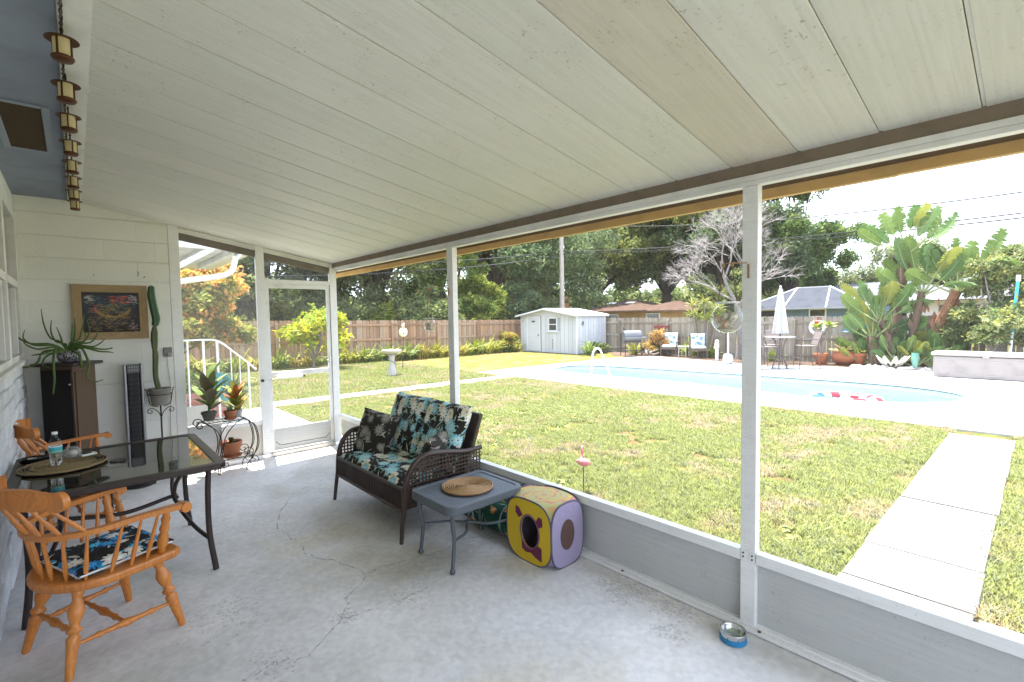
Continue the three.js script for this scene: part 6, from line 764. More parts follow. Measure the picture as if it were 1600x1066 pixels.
[['pale low shrub tree behind the back fence left of the post', 10.0, -24, 5.2, 3.0, GR.pale, 521], ['lime bush poking over the back fence', 11.2, -21.5, 2.9, 0.9, GR.lime, 522], ['dense green bush behind the back fence by the face ornament', 12.9, -20.6, 3.4, 1.5, GR.oak, 523], ['yellow-green bush behind the fence right of the second post', 17.2, -22.0, 3.8, 1.8, GR.lime, 524], ['dark hedge bush behind the back fence near the shed', 20.2, -22.3, 4.0, 2.0, GR.dark, 525], ['pale bush rising left of the utility pole', 25.5, -25.3, 5.4, 2.0, GR.pale, 526], ['green bush beyond the back fence seen through the door', 5.2, -22.4, 4.8, 2.2, GR.oak, 527], ['grey-green bush beyond the back fence at far left', 2.6, -23, 5, 2.4, GR.pale, 528], ['dark green bush behind the left end of the garden shed', 21.6, -23.6, 3.0, 1.8, GR.dark, 529], ['bushy tree beside the brown house', 42, -19.5, 6, 3.5, GR.oak, 530]].forEach(([l, x, z, h, r, c, s]) => tree('background_bush', l, x, z, { seed: s, h, r, base: 0.7, tr: 0.08, clusters: 10, n: 1500, cols: c, clump: 'mid', cat: 'bush', group: 'bushes beyond the fences', puff: 1.15, smin: 0.9, smax: 1.5 }));
{
  const pts = [], t = { kind: 'stuff', label: 'distant belt of mixed trees closing the view beyond the houses', category: 'woodland' }; reseed(540);
  const g = new THREE.Group(); g.name = 'distant_woodland'; g.userData = t; scene.add(g);
  for (let k = 0; k < 6800; k++) { const a = rr(-1.75, 0.25), d = rr(66, 84), b = 2.6 + 2.6 * vnoise(a * 9 + 40, 3, 999, 541) + 2.4 * vnoise(a * 31 + 40, 5, 999, 542); pts.push([Math.cos(a) * d, rr(0, 1) * b, Math.sin(a) * d, 1]); }
  const im = crown(g, 'foliage', CL.big, pts, GR.oak, 2.6, 4.6);
}
// ---------- trees and plants inside the yard ----------
tree('flame_tree', 'orange-flowering tree outside the left screen panel', 2.0, -15.0, { seed: 551, h: 4.7, r: 1.75, base: 1.2, tr: 0.05, bloom: true, clusters: 20, n: 3300, clump: 'small', smin: 1, smax: 1.7, puff: 0.85, cols: [[0.16, 0.19, 0.04], [0.23, 0.24, 0.05], [0.32, 0.27, 0.06], [0.5, 0.24, 0.05], [0.56, 0.3, 0.1]], bark: M.barkD });
tree('young_lime_tree', 'small yellow-green tree in the lawn seen through the screen door', 6.2, -17.4, { seed: 552, h: 2.2, r: 1.12, base: 0.5, tr: 0.035, clusters: 14, n: 260, clump: 'mid', puff: 0.8, cols: [[0.3, 0.34, 0.03], [0.4, 0.38, 0.03], [0.22, 0.3, 0.04]], bark: M.barkL, lean: [0.1, 0.1] });
tree('variegated_shrub_tree', 'large pale green shrub tree behind the storage box', 18.75, -0.8, { seed: 553, h: 3.6, r: 1.25, base: 0.9, tr: 0.06, clusters: 20, n: 3400, clump: 'tiny', smin: 0.9, smax: 1.6, floor: 0.5, cols: [[0.12, 0.17, 0.06], [0.17, 0.21, 0.08], [0.22, 0.25, 0.12], [0.26, 0.26, 0.07]], bark: M.barkL });
// bare white tree
{
  reseed(561); const t = thing('bare_tree', 'bare whitish tree with fine tangled branches by the side fence', 'tree', [18.95, GY, -7.85]), G = [], tw = [];
  const grow = (p, d, L, r, n) => { const e = p.clone().addScaledVector(d, L), m = p.clone().lerp(e, 0.5).add(V(rr(-1, 1), rr(-0.5, 0.5), rr(-1, 1)).multiplyScalar(L * 0.12)); (n > 2 ? G : tw).push(limb([p, m, e], [r, r * 0.8, r * 0.62], n > 2 ? 6 : 3, n > 2 ? 7 : 4)); if (n <= 0) return; const k = n > 4 ? 3 : n > 2 ? 3 : n > 1 ? 4 : 8; for (let i = 0; i < k; i++) { const q = d.clone().add(V(rr(-1, 1), rr(-0.75, 0.85), rr(-1, 1)).multiplyScalar(n > 3 ? 0.75 : 0.95)).normalize(); grow(p.clone().lerp(e, rr(0.55, 1)), q, L * rr(0.58, 0.82), Math.max(0.0028, r * 0.52), n - 1); } };
  G.push(limb([[0, 0, 0], [-0.03, 0.9, 0.05], [0.05, 1.7, -0.1], [0, 2.2, -0.15]], [0.19, 0.15, 0.13, 0.11], 12, 10));
  grow(V(0, 2.1, -0.15), V(-0.12, 0.95, -0.3).normalize(), 1.8, 0.07, 5); grow(V(0, 1.9, -0.1), V(0.1, 0.95, 0.22).normalize(), 1.8, 0.065, 5); grow(V(0, 2.2, -0.15), V(-0.35, 0.5, -0.7).normalize(), 1.25, 0.05, 5); grow(V(0, 2.0, -0.1), V(0.0, 0.8, 0.6).normalize(), 1.1, 0.05, 4);
  part(t, 'trunk', um(mg(G)), mat([0.3, 0.265, 0.245], 0.95, { map: rep(T.bark, 2) })); part(t, 'twigs', um(mg(tw)), mat([0.3, 0.275, 0.27], 0.95)).userData.kind = 'stuff';
}
// border clumps under the back fence
{
  reseed(571); const protos = [0, 1, 2].map((k) => { const g = []; for (let i = 0; i < 46; i++) g.push(put(bladeLeaf(rr(0.35, 0.75), rr(0.035, 0.055), rr(0.7, 1.8), 0.4, 5), rr(-0.18, 0.18), 0, rr(-0.12, 0.12), rr(-0.1, 0.35), rr(0, 6.28), 0)); return mg(g); });
  const ms = [leafMat([0.28, 0.33, 0.04], 0.4), leafMat([0.36, 0.37, 0.04], 0.4), leafMat([0.19, 0.26, 0.05], 0.4), leafMat([0.42, 0.35, 0.06], 0.4)];
  const clumpAt = (x, z, s, k, label, group) => { const t = thing('border_plant', label, 'plant', [x, GY, z], rr(0, 6.28), group); const m = part(t, 'leaves', protos[k % 3], ms[Math.floor(rr(0, 4))]); m.userData.kind = 'stuff'; m.scale.setScalar(s); };
  for (let k = 0; k < 46; k++) { const x = 1.2 + k * 0.355 + rr(-0.1, 0.1); if (x > 17) break; clumpAt(x, -18.35 + rr(-0.14, 0.16), rr(0.95, 1.5), k, 'yellow-green strap-leaf clump in the border under the back fence', 'strap-leaf border under the back fence'); }
  for (const [x, z, s, l] of [[17.0, -13.6, 1.3, 'lime strap-leaf plant between the shed and the grill'], [18.3, -12.2, 1.2, 'bright strap-leaf plant behind the grill'], [18.6, -11.3, 1.0, 'orange-tipped strap-leaf plant right of the grill'], [18.9, -8.9, 1.1, 'strap-leaf plant behind the second armchair'], [18.9, -9.9, 1.3, 'strap-leaf plant between the two armchairs'], [1.9, -12.8, 1.3, 'fern-like plant beyond the stoop railing'], [0.9, -12.0, 1.4, 'large fern-like plant beside the stoop'], [2.7, -13.2, 1.2, 'strap-leaf plant at the far end of the stoop railing'], [18.85, -1.9, 1.2, 'strap-leaf plant beneath the pale shrub tree'], [18.6, -6.6, 0.9, 'strap-leaf plant behind the bistro table']]) clumpAt(x, z, s, Math.floor(rr(0, 3)), l);
}
tree('copper_shrub', 'coppery orange shrub between grill and armchairs', 18.85, -11.4, { seed: 581, h: 1.15, r: 0.6, base: 0.25, tr: 0.03, clusters: 8, n: 480, clump: 'small', cat: 'shrub', floor: 0.1, cols: [[0.34, 0.18, 0.05], [0.42, 0.26, 0.1], [0.3, 0.22, 0.07]] });
tree('copper_shrub', 'orange-green shrub at the fence left of the shed', 16.3, -18.3, { seed: 582, h: 1.0, r: 0.5, base: 0.2, tr: 0.03, clusters: 7, n: 360, clump: 'small', cat: 'shrub', floor: 0.1, cols: [[0.34, 0.2, 0.05], [0.3, 0.3, 0.06], [0.24, 0.26, 0.05]] });
tree('green_shrub', 'low green shrub at the foot of the shed side', 18.2, -14.0, { seed: 583, h: 0.5, r: 0.5, base: 0.1, tr: 0.02, clusters: 6, n: 240, clump: 'tiny', cat: 'shrub', floor: 0.05, cols: GR.oak });
tree('green_shrub', 'leafy green hedge plant beside the stoop steps', 1.15, -10.9, { seed: 584, h: 1.0, r: 0.8, base: 0.2, tr: 0.03, clusters: 9, n: 700, clump: 'small', cat: 'shrub', floor: 0.05, cols: [[0.16, 0.22, 0.03], [0.26, 0.29, 0.04], [0.09, 0.14, 0.03]] });
// dracaena with bright rosettes over the fence
{
  reseed(591); const t = thing('bright_dracaena', 'bright yellow-green dracaena with rosettes reaching above the side fence', 'plant', [18.9, GY, -9.3]); const m = [leafMat([0.3, 0.34, 0.04], 0.4), leafMat([0.4, 0.4, 0.07], 0.4)];
  for (let k = 0; k < 7; k++) { const a = k * 2.4, x = Math.cos(a) * rr(0.1, 0.35), z = (k - 3) * 0.22 + rr(-0.1, 0.1), y = [1.75, 2.1, 1.6, 2.2, 1.55, 1.95, 1.75][k]; part(t, 'stem', limb([[x * 0.3, 0, z * 0.4], [x * 0.7, y * 0.5, z * 0.7], [x, y, z]], [0.03, 0.025, 0.02], 8, 6), M.barkL); const g = []; for (let i = 0; i < 34; i++) g.push(put(put(bladeLeaf(rr(0.3, 0.48), 0.05, rr(0.5, 1.3), 0.4, 5), 0, 0, 0, rr(0.1, 1.3), 0, 0), 0, rr(-0.12, 0.05), 0, 0, rr(0, 6.28), 0)); part(t, 'rosette', mg(g).translate(x, y, z), m[k % 2]).userData.kind = 'stuff'; }
}
// ---------- bird-of-paradise clump ----------
function paddle(L, w, bend, sd) {   // a broad leaf torn into strips along its side veins
  const n = 13, P = [], I = [], c = [], tan = []; let y = 0, z = 0;
  for (let i = 0; i <= n; i++) { const a = bend * i / n; if (i) { y += Math.cos(a) * L / n; z += Math.sin(a) * L / n; } c.push([y, z]); tan.push(a); }
  const hw = (t) => w / 2 * Math.pow(Math.sin(Math.PI * (0.04 + 0.93 * t)), 0.55);
  for (const sx of [-1, 1]) for (let i = 0; i < n; i++) { const tear = hash2(i, sx + 2, sd), gap = tear > 0.62 ? 0.75 : tear > 0.3 ? 0.12 : 0, dr = (hash2(i, sx + 5, sd) - 0.4) * w * 0.16 * (gap > 0.3 ? 1.6 : 0.6), sw = 0.55 * L / n; const q = (k, f, d) => { const [yy, zz] = c[k], a = tan[k], h = hw(k / n) * f, up = sw * f * 1.4; return [sx * h, yy + up * Math.cos(a) - (0.22 * h + d) * Math.sin(a), zz + up * Math.sin(a) + (0.22 * h + d) * Math.cos(a)]; }; const a0 = q(i, 0, 0), b0 = q(i + 1, 0, 0), am = q(i, 0.55, dr * 0.3), bm = q(i + 1, 0.55, dr * 0.3), a1 = q(i, 1, dr), b1 = q(i + 1, 1, dr).map((v, k) => v + (a1[k] - v) * gap); const o = P.length / 3; P.push(...a0, ...b0, ...am, ...bm, ...a1, ...b1); I.push(o, o + 2, o + 1, o + 1, o + 2, o + 3, o + 2, o + 4, o + 3, o + 3, o + 4, o + 5); }
  const g = new THREE.BufferGeometry(); g.setAttribute('position', new THREE.Float32BufferAttribute(P, 3)); g.setAttribute('uv', new THREE.Float32BufferAttribute(new Float32Array(P.length / 3 * 2), 2)); g.setIndex(I); g.computeVertexNormals();
  return { blade: g, rib: limb(c.filter((_, k) => k % 3 === 0).map(([yy, zz]) => [0, yy, zz - 0.004]), [0.016, 0.011, 0.004], 8, 5) };
}
{
  const lm = [leafMat([0.11, 0.2, 0.055], 0.45), leafMat([0.14, 0.23, 0.08], 0.45), leafMat([0.16, 0.24, 0.06], 0.45), leafMat([0.27, 0.29, 0.06], 0.45), leafMat([0.07, 0.14, 0.05], 0.4)], pet = mat([0.24, 0.28, 0.12], 0.6), tk = mat([0.2, 0.13, 0.085], 0.95, { map: rep(T.bark, 4), bumpMap: rep(T.bark, 4), bumpScale: 0.02 }), tk2 = mat([0.36, 0.17, 0.085], 0.95, { map: rep(T.bark, 4), bumpMap: rep(T.bark, 4), bumpScale: 0.02 });
  const stemPlant = (label, x, z, top, nl, LL, ww, plane, s, tm, tr = 0.11, skirt = true) => {
    reseed(s); const t = thing('banana_plant', label, 'plant', [x, GY, z], 0, 'banana-leaf plants in the rock bed'); if (top[1] > 0.4) { const pts = [[0, 0, 0], [top[0] * 0.3, top[1] * 0.45, top[2] * 0.25], top]; part(t, 'trunk', um(limb(pts, [tr * 1.25, tr, tr * 0.9], 14, 10)), tm); for (let k = 0; k < 9; k++) { const f = 0.15 + k * 0.09, a = k * 2.4; part(t, 'leaf_scar', um(put(bladeLeaf(0.34, 0.12, -0.15, 0.6, 3), top[0] * f * f + Math.cos(a) * tr * 0.9, top[1] * f, top[2] * f * f + Math.sin(a) * tr * 0.9, -0.16, Math.PI / 2 - a, 0)), tm); } }
    for (let k = 0; k < nl; k++) { const f = nl === 1 ? 0 : k / (nl - 1) * 2 - 1, tilt = f * 1.05 + rr(-0.12, 0.12), Lp = LL * rr(0.55, 0.95), L = LL * rr(0.8, 1.15), yaw = plane + (k % 2 ? 0.35 : -0.3) + rr(-0.25, 0.25), dir = V(Math.sin(tilt) * Math.cos(yaw), Math.cos(tilt), Math.sin(tilt) * Math.sin(yaw)).normalize(), b = V(top[0], top[1] - 0.12, top[2]), e = b.clone().addScaledVector(dir, Lp); const pl = part(t, 'leaf_stalk', limb([b, b.clone().lerp(e, 0.5), e], [0.035, 0.026, 0.016], 6, 6), pet); const pd = paddle(L, ww * rr(0.85, 1.15), 0.2 + Math.abs(tilt) * 0.6, Math.floor(rr(0, 9999))), nz = V(-0.9 + rr(-0.3, 0.3), rr(-0.2, 0.6), rr(-1.1, 1.1)); nz.addScaledVector(dir, -nz.dot(dir)).normalize(); const nx = dir.clone().cross(nz), mx = new THREE.Matrix4().makeBasis(nx, dir, nz).setPosition(e); const lf = part(t, 'leaf', um(pd.blade.applyMatrix4(mx)), lm[rnd() < 0.06 ? 3 : Math.floor(rr(0, 3)) + (rnd() < 0.2 ? 2 : 0)]); part(lf, 'midrib', pd.rib.applyMatrix4(mx), pet); }
    if (skirt && top[1] > 1.5) for (let k = 0; k < 5; k++) part(t, 'dead_leaf', um(put(bladeLeaf(0.5, 0.13, 0.3, 0.8, 6, 0.1), top[0] * 0.9, top[1] - 0.15, top[2] * 0.9, Math.PI - 0.25, k * 1.25, 0)), tk2);
  };
  const P = Math.PI / 2;
  stemPlant('tallest banana-leaf plant with ragged fan against the sky', 18.95, -3.15, [0.0, 3.55, 0.25], 9, 0.85, 0.42, P, 601, tk);
  stemPlant('middle banana-leaf plant with a broad upright leaf', 18.75, -2.75, [0.1, 2.3, 0.25], 8, 0.95, 0.46, P, 602, tk);
  stemPlant('right banana-leaf plant with rusty leaning trunk', 18.95, -2.35, [0.05, 2.3, 0.6], 9, 1.0, 0.45, P, 603, tk2, 0.14);
  stemPlant('left banana-leaf plant leaning towards the potted plants', 18.55, -3.05, [0.05, 1.5, -0.42], 9, 0.85, 0.42, P, 604, tk, 0.1);
  stemPlant('stout banana-leaf plant with a bent trunk at the left of the bed', 18.5, -3.55, [0.1, 0.95, -0.1], 9, 0.75, 0.36, P, 605, tk, 0.15);
  [[18.35, -2.95, 0.55, 606], [18.3, -2.55, 0.5, 607], [18.45, -2.2, 0.55, 608], [18.6, -3.9, 0.5, 609], [18.85, -1.85, 0.6, 610], [18.9, -2.9, 0.75, 611], [18.9, -3.6, 0.8, 612]].forEach(([x, z, s, sd], k) => stemPlant(['young banana-leaf sucker behind the middle rocks', 'young banana-leaf sucker in the centre of the rock bed', 'young banana-leaf sucker near the storage box', 'young banana-leaf sucker beside the square terracotta pot', 'young banana-leaf sucker under the shrub tree', 'bushy banana-leaf sucker between the tall trunks', 'bushy banana-leaf sucker at the fence behind the bent trunk'][k], x, z, [0, 0.2, 0], 8, s, s * 0.45, P + rr(-0.6, 0.6), sd, tk, 0.06, false));
  reseed(621); const rg = [0, 1, 2].map((k) => { const g = new THREE.DodecahedronGeometry(1, 1), p = g.attributes.position; for (let i = 0; i < p.count; i++) { const v = V(p.getX(i), p.getY(i), p.getZ(i)), n = 0.75 + 0.45 * vnoise(v.x * 1.7 + 9 + k * 5, v.y * 1.7 + v.z * 2.1 + 9, 99, 33); p.setXYZ(i, v.x * n, v.y * n * 0.7, v.z * n); } g.computeVertexNormals(); return um(g, 0.4); }), rm = [[0.5, 0.49, 0.48], [0.36, 0.35, 0.36], [0.58, 0.56, 0.53]].map((c) => mat(c, 0.95, { map: rep(T.conc, 2), bumpMap: rep(T.fine, 3), bumpScale: 0.02 }));
  for (let k = 0; k < 42; k++) { const f = rnd(), z = -4.0 + 2.1 * f, x = 17.72 + 0.18 * (f - 0.5) + rr(-0.02, 0.42); const m = solo('bed_rock', rg[k % 3], rm[k % 3 === 1 ? 1 : Math.floor(rr(0, 3))], 'pale rough rock in the bed under the banana-leaf plants', 'rock', 'rocks edging the banana bed', [x, GY + 0.04, z], rr(0, 6.28)); m.scale.set(rr(0.06, 0.15), rr(0.06, 0.14), rr(0.06, 0.15)); }
  const sh = thing('shell_planter', 'white giant-clam shaped planter among the rocks', 'planter', [18.05, GY + 0.1, -3.05]); part(sh, 'shell', um((() => { const g = la([[0.02, 0], [0.2, 0.05], [0.36, 0.2], [0.34, 0.21], [0.18, 0.09], [0.02, 0.05]], 36), p = g.attributes.position; for (let i = 0; i < p.count; i++) { const a = Math.atan2(p.getZ(i), p.getX(i)), r = Math.hypot(p.getX(i), p.getZ(i)), k = 1 + 0.22 * (r / 0.36) * Math.cos(a * 9); p.setXYZ(i, p.getX(i) * k * 0.7, p.getY(i) + 0.12 * (r / 0.36) * Math.cos(a * 9), p.getZ(i) * k); } g.computeVertexNormals(); return g; })()), mat([0.62, 0.6, 0.54], 0.8)); part(sh, 'soil', sp(0.16, 0, 0.07, 0, [1, 0.4, 1.2]), M.soil);
  const vs = thing('teal_glass_vase', 'tall teal glass vase at the right end of the rocks', 'vase', [17.95, GY + 0.02, -2.5]); part(vs, 'vase_body', la([[0.001, 0], [0.07, 0], [0.06, 0.12], [0.1, 0.35], [0.09, 0.5], [0.08, 0.5], [0.05, 0.14], [0.001, 0.05]], 20), mat([0.22, 0.5, 0.42], 0.15, { phys: 1, transmission: 0.4, thickness: 0 })); part(vs, 'vase_foot', cy(0.08, 0.09, 0.06, 0, 0.03, 0, 16), M.white);
}
// ---------- pots by the side fence ----------
{
  const a = thing('potted_plumeria', 'two-stemmed plumeria with yellow-green leaves in a terracotta pot', 'potted plant', [18.4, GY + 0.02, -5.0]); flowerPot(a, 0.22, 0.36); reseed(631); const lm = leafMat([0.3, 0.38, 0.04], 0.4); for (const [x, z, y] of [[0, -0.12, 1.2], [0.02, 0.22, 1.28]]) { part(a, 'stem', limb([[0, 0.3, 0], [x * 0.5, y * 0.6, z * 0.5], [x, y, z]], [0.03, 0.025, 0.02], 8, 7), M.barkL); for (let i = 0; i < 14; i++) part(a, 'leaf', put(put(bladeLeaf(rr(0.2, 0.32), 0.1, rr(0.3, 1), 0.35, 5), 0, 0, 0, rr(0.4, 1.3), 0, 0), x, y + rr(-0.06, 0.05), z, 0, i * 2.4, 0), lm); }
  const b = thing('potted_bromeliad', 'spiky pale bromeliad in a wide round terracotta bowl', 'potted plant', [18.6, GY + 0.02, -4.4]); part(b, 'bowl', um(la([[0.001, 0], [0.2, 0], [0.33, 0.15], [0.36, 0.26], [0.3, 0.38], [0.27, 0.4], [0.31, 0.44], [0.28, 0.44], [0.24, 0.38], [0.001, 0.37]], 30)), M.terra); part(b, 'soil', cy(0.24, 0.24, 0.01, 0, 0.385, 0, 20), M.soil); const bm = [leafMat([0.28, 0.33, 0.14], 0.3), leafMat([0.42, 0.38, 0.16], 0.3), leafMat([0.4, 0.24, 0.13], 0.3)]; for (let i = 0; i < 26; i++) part(b, 'leaf', put(put(bladeLeaf(rr(0.4, 0.62), 0.07, rr(0.5, 1.3), 0.5, 6), 0, 0, 0, rr(0.15, 0.8), 0, 0), 0, 0.37, 0, 0, i * 2.4, 0), bm[i % 3]);
  const c = thing('potted_croton', 'yellow leafy plant in a square-sided terracotta pot by the banana bed', 'potted plant', [18.6, GY + 0.02, -3.98]); flowerPot(c, 0.2, 0.4); const cm = leafMat([0.42, 0.4, 0.04], 0.4); for (let i = 0; i < 34; i++) part(c, 'leaf', put(put(bladeLeaf(rr(0.15, 0.26), 0.07, rr(0.5, 1.4), 0.4, 4), 0, 0, 0, rr(0.2, 1.1), 0, 0), rr(-0.08, 0.08), 0.36 + rr(0, 0.12), rr(-0.08, 0.08), 0, i * 2.4, 0), cm);
  const r = thing('life_ring', 'white and red life ring hanging on the side fence', 'life ring', [19.24, 1.1, -5.35], -Math.PI / 2); for (let k = 0; k < 8; k++) { const pts = Array.from({ length: 6 }, (_, j) => { const an = (k + j / 5) / 8 * 6.2832 + 0.4; return V(Math.cos(an) * 0.21, Math.sin(an) * 0.21, 0); }); part(r, k % 4 === 1 ? 'red_band' : 'white_band', limb(pts, [0.062], 6, 10), k % 4 === 1 ? mat([0.5, 0.06, 0.05], 0.6) : M.white); }
  const s = thing('painted_board', 'blue, white and red painted board hung on the side fence', 'sign board', [19.22, 1.05, -4.26], -Math.PI / 2); s.rotation.z = 0; const ol = (k) => [[-0.38, 0], [-0.2, 0.1 * k], [0.3, 0.11 * k], [0.4, 0.05], [0.38, -0.02], [0.1, -0.09 * k], [-0.25, -0.07 * k]]; part(s, 'board', ex(ol(1), 0.03).rotateZ(0.16), mat([0.02, 0.24, 0.5], 0.5)); part(s, 'white_stripe', ex([[-0.36, -0.01], [0.32, 0.03], [0.34, 0.0], [0.05, -0.06], [-0.25, -0.055]], 0.01).rotateZ(0.16).translate(0, 0, 0.02), M.white); part(s, 'red_stripe', ex([[-0.05, -0.015], [0.25, 0.005], [0.22, -0.02], [0.0, -0.045]], 0.006).rotateZ(0.16).translate(0, 0, 0.027), mat([0.55, 0.06, 0.07], 0.5));
  const k2 = thing('red_plaque', 'faded red wooden plaque on the side fence behind the grill', 'plaque', [19.22, 1.12, -11.4], -Math.PI / 2); part(k2, 'board', rb(0.72, 0.13, 0.03, 0.005, 0, 0, 0), mat([0.26, 0.07, 0.06], 0.8, { map: rep(T.weather, 2) })); part(k2, 'charm', mg(rod(V(0, -0.06, 0), V(0, -0.2, 0), 0.008), bx(0.1, 0.1, 0.02, 0, -0.24, 0)), mat([0.4, 0.2, 0.12], 0.8));
  const bf = thing('fence_butterfly', 'small white butterfly ornament on the side fence near the bare tree', 'ornament', [19.24, 1.0, -8.75], -Math.PI / 2); part(bf, 'wings', mg(ex([[0, 0], [0.14, 0.14], [0.15, 0.02], [0.08, -0.12]], 0.01), ex([[0, 0], [-0.14, 0.14], [-0.15, 0.02], [-0.08, -0.12]].reverse(), 0.01)), M.white); part(bf, 'body', rod(V(0, -0.1, 0.01), V(0, 0.1, 0.01), 0.012), M.screw);
  const dw = thing('driftwood_figure', 'twisted pale driftwood standing behind the storage box', 'driftwood', [18.1, GY, -0.95]); part(dw, 'wood', um(mg(limb([[0, 0, 0], [-0.05, 0.4, 0.1], [0.05, 0.75, -0.05], [0, 1.05, 0.06]], [0.07, 0.09, 0.07, 0.03], 12, 8), limb([[0.03, 0.65, 0], [0.1, 0.85, 0.15], [0.05, 0.95, 0.3]], [0.04, 0.03, 0.015], 8, 6))), M.barkL);
}
// ---------- side stoop, eave ----------
{
  const w = thing('house_wing', 'white side wall of the house beyond the end screen', 'house wall'); part(w, 'wall', um(b2(-0.6, 0.72, GY, 2.9, -12.5, -6.45)), M.block[0]);
  const e = thing('side_eave', 'white overhanging eave with gutter and downspout beyond the end screen', 'eave'); const wh = mat([0.74, 0.74, 0.74], 0.6, { map: rep(T.grime, 0.8) });
  part(e, 'soffit', um(b2(0.3, 1.78, 2.74, 2.8, -11, -7.95)), wh); part(e, 'soffit_beam', um(r2(1.42, 1.52, 2.64, 2.738, -11, -7.97)), wh); part(e, 'porch_ceiling', um(b2(0.3, 2.35, 2.805, 2.86, -12.5, -8.7)), mat([0.7, 0.66, 0.55], 0.7)); part(e, 'fascia', um(r2(0.3, 1.8, 2.66, 2.82, -7.94, -7.9)), wh); part(e, 'gutter', um(r2(1.8, 1.9, 2.66, 2.78, -11, -7.92, 0.01)), wh);
  part(e, 'brace', um(bar(V(0.74, 2.18, -7.96), V(1.5, 2.68, -7.96), 0.06, 0.07)), wh); part(e, 'downspout', um(mg(tb([[2.0, 2.72, -8.6], [1.86, 2.62, -8.2], [1.78, 2.52, -8.02], [1.74, 2.38, -8.0], [1.6, 2.3, -8.0], [1.2, 2.22, -8.0], [0.75, 2.12, -8.0]], 0.042, 40, 8))), wh);
  const s = thing('brick_stoop', 'low stoop with red brick treads beside the garden path', 'steps'); const bm = [[0.4, 0.13, 0.09], [0.45, 0.17, 0.12], [0.36, 0.12, 0.09]].map((c) => mat(c, 0.9, { map: rep(T.conc, 4) }));
  part(s, 'landing', um(b2(0.73, 1.5, GY, 0.38, -9.7, -8.55)), M.deck); part(s, 'step', um(b2(1.502, 1.82, GY, 0.16, -9.7, -8.55)), M.deck); reseed(701); for (let k = 0; k < 9; k++) { for (let j = 0; j < 3; j++) part(s, 'brick', um(rb(0.24, 0.05, 0.12, 0.006, 0.86 + j * 0.253, 0.41, -8.63 - k * 0.125, 0, 0, 0, 1)), bm[Math.floor(rr(0, 3))]); part(s, 'brick', um(rb(0.3, 0.05, 0.12, 0.006, 1.665, 0.19, -8.63 - k * 0.125, 0, 0, 0, 1)), bm[Math.floor(rr(0, 3))]); }
  const r = thing('stoop_railing', 'white tubular handrail of the brick stoop', 'railing'); const z = -8.5; part(r, 'top_rail', um(mg(tb([[0.8, 1.37, z], [1.2, 1.37, z], [1.42, 1.37, z], [1.62, 1.34, z], [1.85, 1.14, z], [2.05, 0.95, z], [2.13, 0.86, z]], 0.014, 40, 8))), M.white); for (const [x, y0, y1, q] of [[1.22, 0.38, 1.36, 0.012], [1.42, 0.38, 1.36, 0.018], [1.6, 0.16, 1.34, 0.017], [1.78, 0.16, 1.2, 0.008], [1.9, GY, 1.08, 0.008], [2.02, GY, 0.98, 0.015]]) part(r, 'baluster', um(rod(V(x, y0, z), V(x, y1, z), q)), M.white);
  const h = thing('garden_hose', 'teal garden hose hung over the stoop railing', 'hose', [1.6, 0.72, -8.42]); for (let k = 0; k < 6; k++) part(h, 'loop', tb(ring(14, 0.025 + k * 0.009, 0.15 + k * 0.01, -0.06 + k * 0.022, -k * 0.015, 0.3).map(([x, y]) => [x, y, k * 0.022]), 0.016, 40, 6, true), mat(k % 2 ? [0.02, 0.22, 0.24] : [0.03, 0.3, 0.36], 0.45));
}
